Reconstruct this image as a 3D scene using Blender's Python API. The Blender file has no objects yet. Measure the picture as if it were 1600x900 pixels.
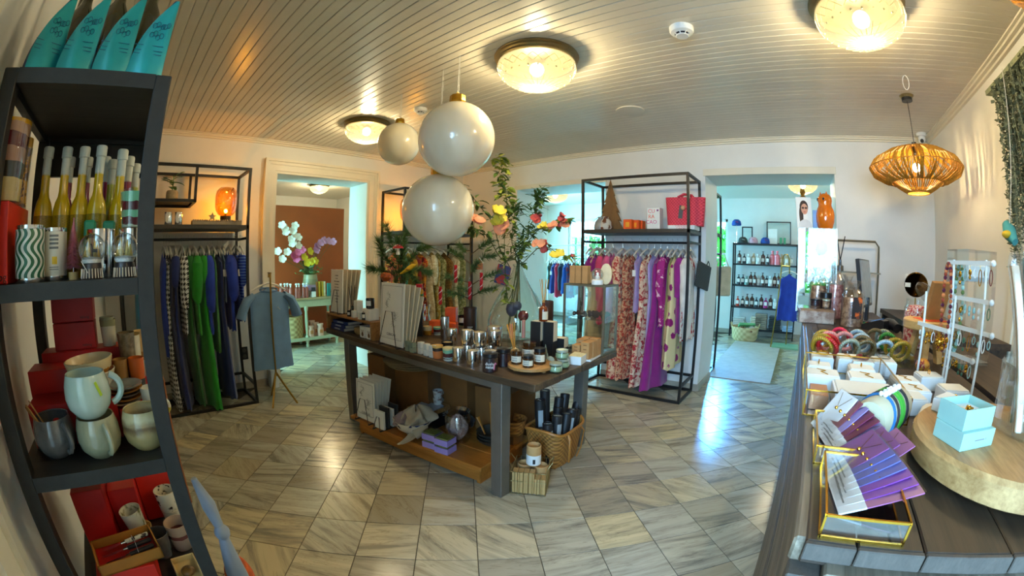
import bpy, bmesh, math, random
import numpy as np
from mathutils import Matrix, Vector
PI = math.pi
random.seed(7)
scene = bpy.context.scene
COL = scene.collection
# ------------------------------------------------------------------ camera
CAM_Z = 1.516384
FPX = 655.218                       # fisheye focal length in pixels of the 1600 px wide frame
_yaw, _pitch, _roll = 0.1076 + PI / 4,-0.0741,-0.0126
def _rot():
 c, s = math.cos(_yaw), math.sin(_yaw)
 A = np.array([[c,-s,0],[s, c,0],[0,0,1]])
 c, s = math.cos(_pitch), math.sin(_pitch)
 Bm = np.array([[1,0,0],[0, c, s],[0,-s, c]])
 c, s = math.cos(_roll), math.sin(_roll)
 Cm = np.array([[c,0,-s],[0,1,0],[s,0, c]])
 return Cm @ Bm @ A
RM = _rot()
cam_data = bpy.data.cameras.new('camera')
cam_data.type = 'PANO'
cam_data.sensor_width = 36.0
cam_data.sensor_fit = 'HORIZONTAL'
cam_data.clip_start = 0.01
cy = cam_data
cy.panorama_type = 'FISHEYE_LENS_POLYNOMIAL'
cy.fisheye_fov = 2 * PI * 0.98
cy.fisheye_polynomial_k0 = 0.0
cy.fisheye_polynomial_k1 = -1.0 / (FPX / 1600 * 36.0)
cy.fisheye_polynomial_k2 = 0.0
cy.fisheye_polynomial_k3 = 0.0
cy.fisheye_polynomial_k4 = 0.0
cam = bpy.data.objects.new('camera', cam_data)
COL.objects.link(cam)
cam.matrix_world = Matrix(((RM[0][0], RM[2][0],-RM[1][0],0),(RM[0][1], RM[2][1],-RM[1][1],0),
      (RM[0][2], RM[2][2],-RM[1][2], CAM_Z),(0,0,0,1)))
scene.camera = cam
def ray(px, py):
 dx, dz = (px - 800) / FPX,-(py - 450) / FPX
 th = math.hypot(dx, dz) + 1e-12
 return RM.T @ np.array([math.sin(th) * dx / th, math.cos(th), math.sin(th) * dz / th])
def atz(px, py, z):
 d = ray(px, py); t = (z - CAM_Z) / d[2]
 return (float(d[0] * t), float(d[1] * t), z)
def atx(px, py, x):
 d = ray(px, py); t = x / d[0]
 return (x, float(d[1] * t), float(CAM_Z + d[2] * t))
def aty(px, py, y):
 d = ray(px, py); t = y / d[1]
 return (float(d[0] * t), y, float(CAM_Z + d[2] * t))
# ------------------------------------------------------------------ world, exposure
scene.view_settings.view_transform = 'Standard'
scene.view_settings.look = 'None'
scene.view_settings.exposure = 0.55
scene.view_settings.gamma = 1.0
scene.view_settings.use_curve_mapping = False
world = bpy.data.worlds.new('sky')
scene.world = world
world.use_nodes = True
wn = world.node_tree
wn.nodes.clear()
_o = wn.nodes.new('ShaderNodeOutputWorld')
_b = wn.nodes.new('ShaderNodeBackground')
_g = wn.nodes.new('ShaderNodeTexCoord')
_s = wn.nodes.new('ShaderNodeSeparateXYZ')
_r = wn.nodes.new('ShaderNodeValToRGB')
wn.links.new(_g.outputs['Generated'], _s.inputs[0])
wn.links.new(_s.outputs['Z'], _r.inputs[0])
_r.color_ramp.elements[0].position = 0.0
_r.color_ramp.elements[0].color = (0.62,0.92,1.0,1)
_r.color_ramp.elements[1].position = 0.9
_r.color_ramp.elements[1].color = (0.22,0.52,1.0,1)
wn.links.new(_r.outputs[0], _b.inputs[0])
_b.inputs[1].default_value = 3.2
wn.links.new(_b.outputs[0], _o.inputs[0])
try:
 scene.cycles.max_bounces = 10
 scene.cycles.transparent_max_bounces = 24
 scene.cycles.transmission_bounces = 8
 scene.cycles.caustics_reflective = False
 scene.cycles.caustics_refractive = False
 scene.cycles.sample_clamp_indirect = 4.0
 scene.cycles.blur_glossy = 0.5
except Exception:
 pass
# ------------------------------------------------------------------ mesh builder
class MB:
 def __init__(self):
  self.v, self.f, self.s, self.sm = [],[],[], False
 def add(self, vs, fs, smooth=False):
  n = len(self.v)
  self.v += [tuple(p) for p in vs]
  self.f += [tuple(i + n for i in q) for q in fs]
  self.s += [smooth] * len(fs)
  return self
 def box(self, x0, y0, z0, x1, y1, z1, c=0.0):
  if c <= 0:
   vs = [(x, y, z) for z in (z0, z1) for y in (y0, y1) for x in (x0, x1)]
   fs = [(0,2,3,1),(4,5,7,6),(0,1,5,4),(2,6,7,3),(0,4,6,2),(1,3,7,5)]
   return self.add(vs, fs)
  vs, fs, idx = [],[], {}
  X, Y, Z = (x0, x1),(y0, y1),(z0, z1)
  for i in (0,1):
   for j in (0,1):
    for k in (0,1):
     sx, sy, sz = c * (1 - 2 * i), c * (1 - 2 * j), c * (1 - 2 * k)
     for a, p in enumerate(((X[i], Y[j] + sy, Z[k] + sz),(X[i] + sx, Y[j], Z[k] + sz),(X[i] + sx, Y[j] + sy, Z[k]))):
      idx[i, j, k, a] = len(vs); vs.append(p)
  g = lambda i, j, k, a: idx[i, j, k, a]
  for s in (0,1):
   q = [g(s,0,0,0), g(s,1,0,0), g(s,1,1,0), g(s,0,1,0)]; fs.append(q if s else q[::-1])
   q = [g(0, s,0,1), g(0, s,1,1), g(1, s,1,1), g(1, s,0,1)]; fs.append(q if s else q[::-1])
   q = [g(0,0, s,2), g(1,0, s,2), g(1,1, s,2), g(0,1, s,2)]; fs.append(q if s else q[::-1])
  for a in (0,1):
   for b in (0,1):
    fs.append((g(a, b,0,0), g(a, b,1,0), g(a, b,1,1), g(a, b,0,1)) if (a == b) is False else (g(a, b,0,1), g(a, b,1,1), g(a, b,1,0), g(a, b,0,0)))
    fs.append((g(a,0, b,0), g(a,1, b,0), g(a,1, b,2), g(a,0, b,2)) if a != b else (g(a,0, b,2), g(a,1, b,2), g(a,1, b,0), g(a,0, b,0)))
    fs.append((g(0, a, b,1), g(1, a, b,1), g(1, a, b,2), g(0, a, b,2)) if a == b else (g(0, a, b,2), g(1, a, b,2), g(1, a, b,1), g(0, a, b,1)))
  for i in (0,1):
   for j in (0,1):
    for k in (0,1):
     q = (g(i, j, k,0), g(i, j, k,1), g(i, j, k,2))
     fs.append(q if (i + j + k) % 2 else q[::-1])
  return self.add(vs, fs)
 def lathe(self, prof, n=24, at=(0,0,0), a0=0.0, a1=2 * PI, smooth=True, sx=1.0, sy=1.0):
  closed = abs(a1 - a0 - 2 * PI) < 1e-6
  m = n if closed else n + 1
  vs, fs, rows = [],[],[]
  for (r, z) in prof:
   if r < 1e-7:
    rows.append([len(vs)]); vs.append((at[0], at[1], at[2] + z))
   else:
    row = []
    for i in range(m):
     a = a0 + (a1 - a0) * i / n
     row.append(len(vs)); vs.append((at[0] + r * sx * math.cos(a), at[1] + r * sy * math.sin(a), at[2] + z))
    rows.append(row)
  for p, q in zip(rows, rows[1:]):
   for i in range(n):
    j = (i + 1) % m
    if len(p) == 1 and len(q) == 1: continue
    if len(p) == 1: fs.append((p[0], q[j], q[i]))
    elif len(q) == 1: fs.append((p[i], p[j], q[0]))
    else: fs.append((p[i], p[j], q[j], q[i]))
  return self.add(vs, fs, smooth)
 def sphere(self, c, r, n=16, m=10, sz=1.0):
  return self.lathe([(r * math.sin(PI * i / m),-r * sz * math.cos(PI * i / m)) for i in range(m + 1)], n, c)
 def tube(self, pts, r, n=8, closed=False, caps=True, flat=None, smooth=True):
  pts = [Vector(p) for p in pts]
  k = len(pts)
  rs = r if isinstance(r,(list, tuple)) else [r] * k
  tang = []
  for i in range(k):
   a = pts[i - 1] if (i or closed) else pts[i]
   b = pts[(i + 1) % k] if (i < k - 1 or closed) else pts[i]
   t = b - a
   tang.append(t.normalized() if t.length > 1e-9 else Vector((0,0,1)))
  ref = Vector((0,0,1)) if abs(tang[0].z) < 0.9 else Vector((1,0,0))
  u = tang[0].cross(ref).normalized()
  vs, fs = [],[]
  for i in range(k):
   if i:
    u = (u - tang[i] * u.dot(tang[i]))
    u = u.normalized() if u.length > 1e-9 else tang[i].orthogonal().normalized()
   w = tang[i].cross(u)
   for j in range(n):
    a = 2 * PI * j / n
    vs.append(pts[i] + u * (rs[i] * math.cos(a)) + w * (rs[i] * (flat or 1.0) * math.sin(a)))
  for i in range(k if closed else k - 1):
   for j in range(n):
    a, b = i * n,((i + 1) % k) * n
    fs.append((a + j, a + (j + 1) % n, b + (j + 1) % n, b + j))
  self.add(vs, fs, smooth)
  if caps and not closed:
   n0 = len(self.v) - len(vs)
   self.f.append(tuple(n0 + j for j in range(n))[::-1]); self.s.append(False)
   self.f.append(tuple(n0 + (k - 1) * n + j for j in range(n))); self.s.append(False)
  return self
 def bar(self, a, b, w, h=None, up=(0,0,1)):
  a, b = Vector(a), Vector(b); h = h or w
  t = (b - a).normalized(); upv = Vector(up)
  if abs(t.dot(upv)) > 0.95: upv = Vector((1,0,0)) if abs(t.x) < 0.9 else Vector((0,1,0))
  s = t.cross(upv).normalized() * (w / 2); q = s.cross(t).normalized() * (h / 2)
  vs = [a - s - q, a + s - q, a + s + q, a - s + q, b - s - q, b + s - q, b + s + q, b - s + q]
  return self.add(vs,[(0,3,2,1),(4,5,6,7),(0,1,5,4),(1,2,6,5),(2,3,7,6),(3,0,4,7)][::1])
 def prism(self, poly, z0, z1):
  n = len(poly)
  vs = [(x, y, z0) for x, y in poly] + [(x, y, z1) for x, y in poly]
  fs = [tuple(range(n))[::-1], tuple(range(n,2 * n))] + [(i,(i + 1) % n, n + (i + 1) % n, n + i) for i in range(n)]
  return self.add(vs, fs)
 def sheet(self, fn, nu, nv, smooth=True, thick=0.0):
  vs = [fn(i / nu, j / nv) for j in range(nv + 1) for i in range(nu + 1)]
  w = nu + 1
  fs = [(j * w + i, j * w + i + 1,(j + 1) * w + i + 1,(j + 1) * w + i) for j in range(nv) for i in range(nu)]
  return self.add(vs, fs, smooth)
 def xf(self, M, start=0):
  for i in range(start, len(self.v)):
   p = M @ Vector(self.v[i]); self.v[i] = (p.x, p.y, p.z)
  return self
 def mark(self): return len(self.v)
def mesh_of(mb, name):
 me = bpy.data.meshes.new(name)
 me.from_pydata(mb.v,[], mb.f)
 if mb.sm is False and len(mb.f) < 20000:
  bm = bmesh.new(); bm.from_mesh(me); bmesh.ops.recalc_face_normals(bm, faces=bm.faces); bm.to_mesh(me); bm.free()
 if any(mb.s):
  me.polygons.foreach_set('use_smooth', mb.s)
  me.set_sharp_from_angle(angle=math.radians(38))
 me.update()
 return me
def mk(name, mb, mat=None, parent=None, loc=(0,0,0), rz=0.0, rot=None, label=None, kind=None):
 me = mb if isinstance(mb, bpy.types.Mesh) else mesh_of(mb, name)
 if mat is not None and not me.materials: me.materials.append(mat)
 o = bpy.data.objects.new(name, me)
 COL.objects.link(o)
 if parent is not None: o.parent = parent
 o.location = loc
 o.rotation_euler = rot if rot is not None else (0,0, rz)
 if label: o['label'] = label
 if kind: o['kind'] = kind
 return o
def tag(o, label, cat, group=None):
 o['label'] = label; o['category'] = cat
 if group: o['group'] = group
 return o
def thing(name, label, cat, loc=(0,0,0), rz=0.0, group=None, rot=None):
 o = bpy.data.objects.new(name, None)
 o.empty_display_size = 0.05
 COL.objects.link(o)
 o.location = loc; o.rotation_euler = rot if rot is not None else (0,0, rz)
 return tag(o, label, cat, group)
def dup(root, loc, rz=0.0, label=None, group=None, rot=None, scale=None):
 r = root.copy(); COL.objects.link(r)
 r.location = loc; r.rotation_euler = rot if rot is not None else (0,0, rz)
 if scale: r.scale = scale if isinstance(scale, tuple) else (scale,) * 3
 if label: r['label'] = label
 if group: r['group'] = group
 kids = [(c, r) for c in root.children]
 while kids:
  c, p = kids.pop()
  d = c.copy(); COL.objects.link(d); d.parent = p
  kids += [(x, d) for x in c.children]
 return r
def struct(name, mb, mat=None, parent=None, **k):
 o = mk(name, mb, mat, parent, **k)
 if parent is None: o['kind'] = 'structure'
 return o
def text(name, s, size, mat, parent, loc, rot, extrude=0.0006, align='CENTER', sx=1.0, label=None, spacing=1.0):
 c = bpy.data.curves.new(name, 'FONT')
 c.body = s; c.size = size; c.extrude = extrude; c.align_x = align; c.align_y = 'CENTER'
 c.resolution_u = 2; c.space_line = spacing
 tmp = bpy.data.objects.new(name, c)
 me = bpy.data.meshes.new_from_object(tmp)
 bpy.data.objects.remove(tmp); bpy.data.curves.remove(c)
 me.materials.clear(); me.materials.append(mat)
 o = bpy.data.objects.new(name, me); COL.objects.link(o)
 if parent is not None: o.parent = parent
 o.location = loc; o.rotation_euler = rot; o.scale = (sx,1,1)
 if label: o['label'] = label
 return o
# ------------------------------------------------------------------ materials
MATS = {}
class NT:
 def __init__(self, m):
  self.t = m.node_tree; self.n = self.t.nodes; self.l = self.t.links
 def new(self, kind, **kw):
  nd = self.n.new(kind)
  for k, v in kw.items(): setattr(nd, k, v)
  return nd
 def link(self, a, b): self.l.new(a, b)
 def coord(self, which='Object', scale=(1,1,1), rot=(0,0,0)):
  tc = self.new('ShaderNodeTexCoord'); mp = self.new('ShaderNodeMapping')
  mp.inputs['Scale'].default_value = scale; mp.inputs['Rotation'].default_value = rot
  self.link(tc.outputs[which], mp.inputs[0]); return mp.outputs[0]
 def noise(self, vec, scale=5, detail=3, rough=0.5, dist=0.0):
  nd = self.new('ShaderNodeTexNoise')
  nd.inputs['Scale'].default_value = scale; nd.inputs['Detail'].default_value = detail
  nd.inputs['Roughness'].default_value = rough; nd.inputs['Distortion'].default_value = dist
  if vec is not None: self.link(vec, nd.inputs['Vector'])
  return nd.outputs[0]
 def ramp(self, fac, stops, interp='LINEAR'):
  nd = self.new('ShaderNodeValToRGB'); cr = nd.color_ramp; cr.interpolation = interp
  while len(cr.elements) < len(stops): cr.elements.new(0.5)
  for e,(p, c) in zip(cr.elements, stops):
   e.position = p; e.color = (*c,1) if len(c) == 3 else c
  self.link(fac, nd.inputs[0]); return nd.outputs[0]
 def mix(self, fac, a, b, mode='MIX'):
  nd = self.new('ShaderNodeMix', data_type='RGBA', blend_type=mode)
  for s, v in ((nd.inputs[0], fac),(nd.inputs[6], a),(nd.inputs[7], b)):
   if isinstance(v,(int, float)): s.default_value = v
   elif isinstance(v, tuple): s.default_value = (*v,1) if len(v) == 3 else v
   else: self.link(v, s)
  return nd.outputs[2]
 def math(self, op, a, b=0.0, c=None):
  nd = self.new('ShaderNodeMath', operation=op)
  for s, v in zip(nd.inputs,(a, b, c)):
   if v is None: continue
   if isinstance(v,(int, float)): s.default_value = v
   else: self.link(v, s)
  return nd.outputs[0]
 def bump(self, h, strength=0.3, dist=0.01):
  nd = self.new('ShaderNodeBump'); nd.inputs['Strength'].default_value = strength; nd.inputs['Distance'].default_value = dist
  self.link(h, nd.inputs['Height']); return nd.outputs[0]
 def xyz(self, vec):
  nd = self.new('ShaderNodeSeparateXYZ'); self.link(vec, nd.inputs[0]); return nd.outputs
 def rand(self): return self.new('ShaderNodeObjectInfo').outputs['Random']
def srgb(r, g, b):
 f = lambda c: (c / 255 / 12.92) if c <= 10 else ((c / 255 + 0.055) / 1.055) ** 2.4
 return (f(r), f(g), f(b))
def base(name, color=(0.8,0.8,0.8), rough=0.5, metal=0.0, **kw):
 m = bpy.data.materials.new(name); m.use_nodes = True
 b = m.node_tree.nodes['Principled BSDF']
 b.inputs['Base Color'].default_value = (*color,1)
 b.inputs['Roughness'].default_value = rough
 b.inputs['Metallic'].default_value = metal
 for k, v in kw.items():
  s = b.inputs[k]
  s.default_value = (*v,1) if isinstance(v, tuple) and len(v) == 3 else v
 return m, NT(m), b
def plain(name, color, rough=0.5, metal=0.0, var=0.12, vscale=18.0, bump=0.0, coord='Object', **kw):
 """principled with a gentle procedural mottling of the colour"""
 if name in MATS: return MATS[name]
 m, t, b = base(name, color, rough, metal, **kw)
 if var > 0 or bump > 0:
  n = t.noise(t.coord(coord), vscale,4,0.6)
  if var > 0:
   d = tuple(c * (1 - var) for c in color); e = tuple(min(1, c * (1 + var * 0.6)) for c in color)
   t.link(t.ramp(n,[(0.3, d),(0.7, e)]), b.inputs['Base Color'])
  if bump > 0: t.link(t.bump(n, bump), b.inputs['Normal'])
 MATS[name] = m
 return m
def fabric(name, color, weave=900.0, fold=0.2, rough=0.85, trans=0.0):
 if name in MATS: return MATS[name]
 m, t, b = base(name, color, rough,0.0)
 v = t.coord('Object')
 n = t.noise(v,9,3); w = t.noise(v, weave,1)
 d = tuple(c * (1 - fold) for c in color); e = tuple(min(1, c * (1 + fold * 0.5)) for c in color)
 t.link(t.ramp(n,[(0.3, d),(0.7, e)]), b.inputs['Base Color'])
 t.link(t.bump(w,0.15,0.002), b.inputs['Normal'])
 b.inputs['Sheen Weight'].default_value = 0.25
 MATS[name] = m
 return m
def wood(name, c0, c1, scale=6.0, axis=0, rough=0.5, stretch=0.12, bump=0.25, dark=None, rand=True):
 if name in MATS: return MATS[name]
 m, t, b = base(name, c1, rough)
 sc = [1,1,1]; sc[axis] = stretch
 v = t.coord('Object', tuple(sc))
 if rand:
  ad = t.new('ShaderNodeVectorMath', operation='ADD'); t.link(v, ad.inputs[0])
  cb = t.new('ShaderNodeCombineXYZ'); r = t.rand()
  for i in range(3): t.link(t.math('MULTIPLY', r,17.0 + 7 * i), cb.inputs[i])
  t.link(cb.outputs[0], ad.inputs[1]); v = ad.outputs[0]
 n1 = t.noise(v, scale * 4,6,0.65,0.6); n2 = t.noise(v, scale * 22,3,0.6)
 f = t.math('ADD', t.math('MULTIPLY', n1,0.7), t.math('MULTIPLY', n2,0.3))
 stops = [(0.32, c0),(0.66, c1)] if dark is None else [(0.3, dark),(0.42, c0),(0.68, c1)]
 t.link(t.ramp(f, stops), b.inputs['Base Color'])
 t.link(t.bump(f, bump,0.004), b.inputs['Normal'])
 MATS[name] = m
 return m
def glass(name, tint=(1,1,1), rough=0.02, clear=0.86, spec=1.0):
 """thin-walled glass: mostly see-through, with real fresnel reflections"""
 if name in MATS: return MATS[name]
 m = bpy.data.materials.new(name); m.use_nodes = True
 t = NT(m); t.n.clear()
 out = t.new('ShaderNodeOutputMaterial'); mx = t.new('ShaderNodeMixShader')
 tr = t.new('ShaderNodeBsdfTransparent'); gl = t.new('ShaderNodeBsdfGlossy')
 lw = t.new('ShaderNodeLayerWeight'); lw.inputs['Blend'].default_value = 0.35
 tr.inputs[0].default_value = (*tint,1)
 gl.inputs['Roughness'].default_value = rough
 f = t.math('ADD', t.math('MULTIPLY', lw.outputs['Facing'],0.55 * spec),1 - clear - 0.04)
 t.link(f, mx.inputs[0]); t.link(tr.outputs[0], mx.inputs[1]); t.link(gl.outputs[0], mx.inputs[2])
 t.link(mx.outputs[0], out.inputs[0])
 MATS[name] = m
 return m
def bands(name, stops, axis=2, lo=0.0, hi=1.0, rough=0.35, wav=0.0, nscale=20.0, interp='CONSTANT', clear=0.0, coord='Object', **kw):
 """colour bands along one object axis between lo and hi (glaze lines, layered wax, stripes)"""
 if name in MATS: return MATS[name]
 m, t, b = base(name, stops[0][1], rough, **kw)
 v = t.coord(coord)
 z = t.xyz(v)[axis]
 if wav: z = t.math('ADD', z, t.math('MULTIPLY', t.math('SUBTRACT', t.noise(v, nscale,3),0.5), wav))
 f = t.math('DIVIDE', t.math('SUBTRACT', z, lo), hi - lo)
 t.link(t.ramp(f, stops, interp), b.inputs['Base Color'])
 if clear: b.inputs['Coat Weight'].default_value = clear
 MATS[name] = m
 return m
def spots(name, bg, fg, scale=30.0, thr=0.5, soft=0.03, rough=0.8, third=None, kind='noise', bump=0.0, coord='Object', **kw):
 """patches of a second (and third) colour on a ground colour: floral prints, speckled glazes"""
 if name in MATS: return MATS[name]
 m, t, b = base(name, bg, rough, **kw)
 v = t.coord(coord)
 if kind == 'noise': f = t.noise(v, scale,4,0.6,0.4)
 else:
  vo = t.new('ShaderNodeTexVoronoi'); vo.inputs['Scale'].default_value = scale; t.link(v, vo.inputs['Vector']); f = vo.outputs['Distance']
 c = t.ramp(f,[(max(0, thr - soft), bg),(min(1, thr + soft), fg)]) if kind == 'noise' else t.ramp(f,[(max(0, thr - soft), fg),(min(1, thr + soft), bg)])
 if third is not None:
  g = t.noise(v, scale * 0.7,3,0.5,0.2)
  c = t.mix(t.ramp(g,[(0.56,(0,0,0)),(0.6,(1,1,1))]), c, third)
 t.link(c, b.inputs['Base Color'])
 MATS[name] = m
 return m
def emis(name, color, strength):
 if name in MATS: return MATS[name]
 m, t, b = base(name, color,0.5)
 b.inputs['Emission Color'].default_value = (*color,1); b.inputs['Emission Strength'].default_value = strength
 MATS[name] = m
 return m
def lamp(name, loc, color, power, radius=0.05, parent=None):
 d = bpy.data.lights.new(name, 'POINT'); d.color = color; d.energy = power; d.shadow_soft_size = radius
 o = bpy.data.objects.new(name, d); COL.objects.link(o); o.location = loc
 if parent is not None: o.parent = parent
 return o
def portal(name, loc, rot, sx, sy):
 d = bpy.data.lights.new(name, 'AREA'); d.shape = 'RECTANGLE'; d.size = sx; d.size_y = sy
 d.cycles.is_portal = True
 o = bpy.data.objects.new(name, d); COL.objects.link(o); o.location = loc; o.rotation_euler = rot
 return o
def daylight(name, loc, rot, sx, sy, color, power):
 d = bpy.data.lights.new(name, 'AREA'); d.shape = 'RECTANGLE'; d.size = sx; d.size_y = sy
 d.color = color; d.energy = power
 o = bpy.data.objects.new(name, d); COL.objects.link(o); o.location = loc; o.rotation_euler = rot
 return o
ST_BLACK = plain('black_steel', srgb(42,41,40),0.42,0.6,0.2,30)
ST_GREY = plain('brushed_steel', srgb(128,124,116),0.5,0.75,0.12,8)
BRASS = plain('brass', srgb(176,138,62),0.3,0.9,0.15,20)
GOLD = plain('polished_gold', srgb(214,164,60),0.18,1.0,0.1,12)
CHROME = plain('mirror_chrome',(0.78,0.78,0.77),0.12,1.0,0.05,12)
WHITE = plain('white_card', srgb(226,226,220),0.6,0,0.04)
PAPER = plain('cream_paper', srgb(222,216,200),0.75,0,0.05)
BLACK = plain('black_plastic', srgb(26,26,28),0.35,0,0.15)
INK = plain('black_ink', srgb(34,34,36),0.7,0,0.05)
GREYINK = plain('grey_ink', srgb(120,122,118),0.8,0,0.1)
KRAFT = plain('kraft_card', srgb(176,130,78),0.8,0,0.12,25)
CLEAR = glass('clear_glass',(0.97,1.0,0.99),0.02,0.925)
GREENGLASS = glass('green_glass',(0.91,0.98,0.94),0.02,0.9,1.2)
SLEEVE = glass('card_sleeve',(0.99,0.99,0.99),0.1,0.95,0.25)
ACRYL = glass('clear_acrylic',(0.985,0.99,0.99),0.03,0.9)
CELLO = glass('cellophane',(0.98,0.98,0.98),0.12,0.8)
# ------------------------------------------------------------------ daylight through the doors and windows
portal('entrance_daylight',(-0.42,-0.2,1.25),(0,-PI / 2,0),2.4,1.5)
portal('room_window_daylight',(9.32,2.1,1.7),(0, PI / 2,0),1.5,1.1)
portal('room_window_daylight',(9.32,5.1,1.6),(0, PI / 2,0),1.9,1.1)
portal('room_window_daylight',(9.32,-0.75,1.6),(0, PI / 2,0),1.4,1.2)
portal('flower_room_daylight',(0.28,6.2,1.25),(0,-PI / 2,0),2.4,1.5)
portal('side_window_daylight',(7.4,6.32,1.5),(-PI / 2,0,0),2.4,2.2)
CYAN = (0.2,0.70,1.0)
daylight('entrance_sun_glow',(-3.0,-0.5,2.2),(0,-PI / 2 + 0.12,0),2.6,2.6,(0.36,0.62,1.0),560)
daylight('rear_window_glow',(12.6,2.8,3.3), Vector((8.6,2.3,3.3)).to_track_quat('Z', 'Y').to_euler(),1.2,1.2,(0.08,0.40,1.0),3000)
daylight('room_sun_glow',(7.4,6.75,1.6),(-PI / 2,0,0),2.2,2.2, CYAN,520)
daylight('flower_room_sun_glow',(-0.1,6.2,1.4),(0,-PI / 2,0),2.2,1.5,(0.30,0.85,0.9),170)
# ------------------------------------------------------------------ structure
S = 0.32
OX, OY = 1.0921,5.3766
ZC = 2.90
XR, YL, YC, XE = 4.80,4.93,-1.64,-0.40      # right wall, left wall, counter wall, entrance wall
XR2, YL2 = 5.50,5.40
def plaster(name, c):
 m, t, b = base(name, c,0.55)
 n = t.noise(t.coord('Object'),3.0,4,0.6)
 t.link(t.ramp(n,[(0.3, tuple(x * 0.94 for x in c)),(0.7, c)]), b.inputs['Base Color'])
 t.link(t.bump(t.noise(t.coord('Object'),40,3),0.12,0.004), b.inputs['Normal'])
 return m
M_WALL = plaster('wall_paint', srgb(226,224,216))
M_TRIM = plain('trim_paint', srgb(222,214,192),0.4,0,0.04,6)
M_CEIL = plain('ceiling_paint', srgb(206,198,178),0.27,0,0.06,3)
M_BASE = plain('baseboard_stone', srgb(168,160,142),0.35,0,0.15,12)
def marble():
 m, t, b = base('floor_marble',(0.5,0.48,0.42),0.16)
 r = t.rand()
 tc = t.new('ShaderNodeTexCoord')
 rot = t.new('ShaderNodeVectorRotate', rotation_type='Z_AXIS')
 t.link(tc.outputs['Object'], rot.inputs['Vector'])
 k = t.math('FLOOR', t.math('MULTIPLY', t.math('FRACT', t.math('MULTIPLY', r,37.7)),4.0))
 ang = t.math('ADD', t.math('MULTIPLY', t.math('SUBTRACT', t.math('FRACT', t.math('MULTIPLY', r,91.3)),0.5),0.4), t.math('MULTIPLY', t.math('MAXIMUM', t.math('SUBTRACT', k,2.0),0.0),0.785))
 t.link(ang, rot.inputs['Angle'])
 mp = t.new('ShaderNodeMapping'); mp.inputs['Scale'].default_value = (3.4,0.42,1)
 t.link(rot.outputs[0], mp.inputs[0])
 off = t.new('ShaderNodeCombineXYZ')
 t.link(t.math('MULTIPLY', r,60.0), off.inputs[0]); t.link(t.math('MULTIPLY', r,33.0), off.inputs[1]); t.link(t.math('MULTIPLY', r,11.0), off.inputs[2])
 t.link(off.outputs[0], mp.inputs['Location'])
 n = t.noise(mp.outputs[0],3.6,6,0.66,0.5)
 light = t.ramp(t.math('FRACT', t.math('MULTIPLY', r,13.1)),[(0.0, srgb(198,188,158)),(0.3, srgb(184,180,162)),(0.5, srgb(212,196,154)),(0.75, srgb(158,150,130)),(1.0, srgb(198,192,168))])
 dark = t.ramp(t.math('FRACT', t.math('MULTIPLY', r,7.7)),[(0.0, srgb(138,132,114)),(0.5, srgb(118,116,106)),(1.0, srgb(156,144,116))])
 f = t.ramp(n,[(0.36,(0,0,0)),(0.46,(0.6,0.6,0.6)),(0.58,(1,1,1))])
 c = t.mix(f, dark, light)
 vein = t.ramp(t.noise(mp.outputs[0],2.1,5,0.7,0.9),[(0.485,(0,0,0)),(0.5,(1,1,1)),(0.515,(0,0,0))])
 c = t.mix(t.math('MULTIPLY', vein,0.35), c, srgb(96,82,58))
 t.link(c, b.inputs['Base Color'])
 t.link(t.math('ADD',0.16, t.math('MULTIPLY', n,0.12)), b.inputs['Roughness'])
 t.link(t.bump(n,0.05,0.003), b.inputs['Normal'])
 return m
M_MARBLE = marble()
M_GROUT = plain('grout', srgb(74,66,50),0.9,0,0.2,40)
tile_mb = MB().box(-S / 2 + 0.0024,-S / 2 + 0.0024,-0.012, S / 2 - 0.0024, S / 2 - 0.0024,0.0,0.0008)
tile_me = mesh_of(tile_mb, 'tile'); tile_me.materials.append(M_MARBLE)
def tile_floor(name, x0, x1, y0, y1, keep):
 fl = struct(name, MB().box(x0, y0,-0.10, x1, y1,-0.0035), M_GROUT)
 q = 2 ** -0.5
 for i in range(-40,40):
  for j in range(-40,40):
   gx, gy = (i + 0.5 + OX) * S,(j + 0.5 + OY) * S
   X, Y = (gx + gy) * q,(gy - gx) * q
   if x0 + 0.2 < X < x1 - 0.2 and y0 + 0.2 < Y < y1 - 0.2 and keep(X, Y):
    mk('tile', tile_me, None, fl,(X, Y, random.uniform(-0.0006,0.0004)), PI / 4 + random.choice((0, PI / 2, PI,-PI / 2)) * 0)
 return fl
def vis_main(X, Y):
 if Y < -0.35 and X < 4.3: return False
 if X < 0.25 and Y < 1.2: return False
 if Y > 4.75 and X < 1.2: return False
 return X * 0.777 + Y * 0.625 > 0.55 and not (Y > 4.8 and not 1.4 < X < 3.2) and not (X > 4.75 and not (-0.5 < Y < 1.2 or 2.2 < Y < 3.9))
tile_floor('floor',-0.62,5.82,-1.9,5.5, vis_main)
tile_floor('floor_flower_room',0.2,5.4,5.2,9.5, lambda X, Y: 1.7 < X < 4.3 and Y < 7.3 and Y > 5.45)
tile_floor('floor_side_room',5.31,9.5,-1.9,6.5, lambda X, Y: 5.62 < X and ((-0.6 < Y < 1.5) or (2.6 < Y < 5.6 and X < 8.2)))
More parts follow.
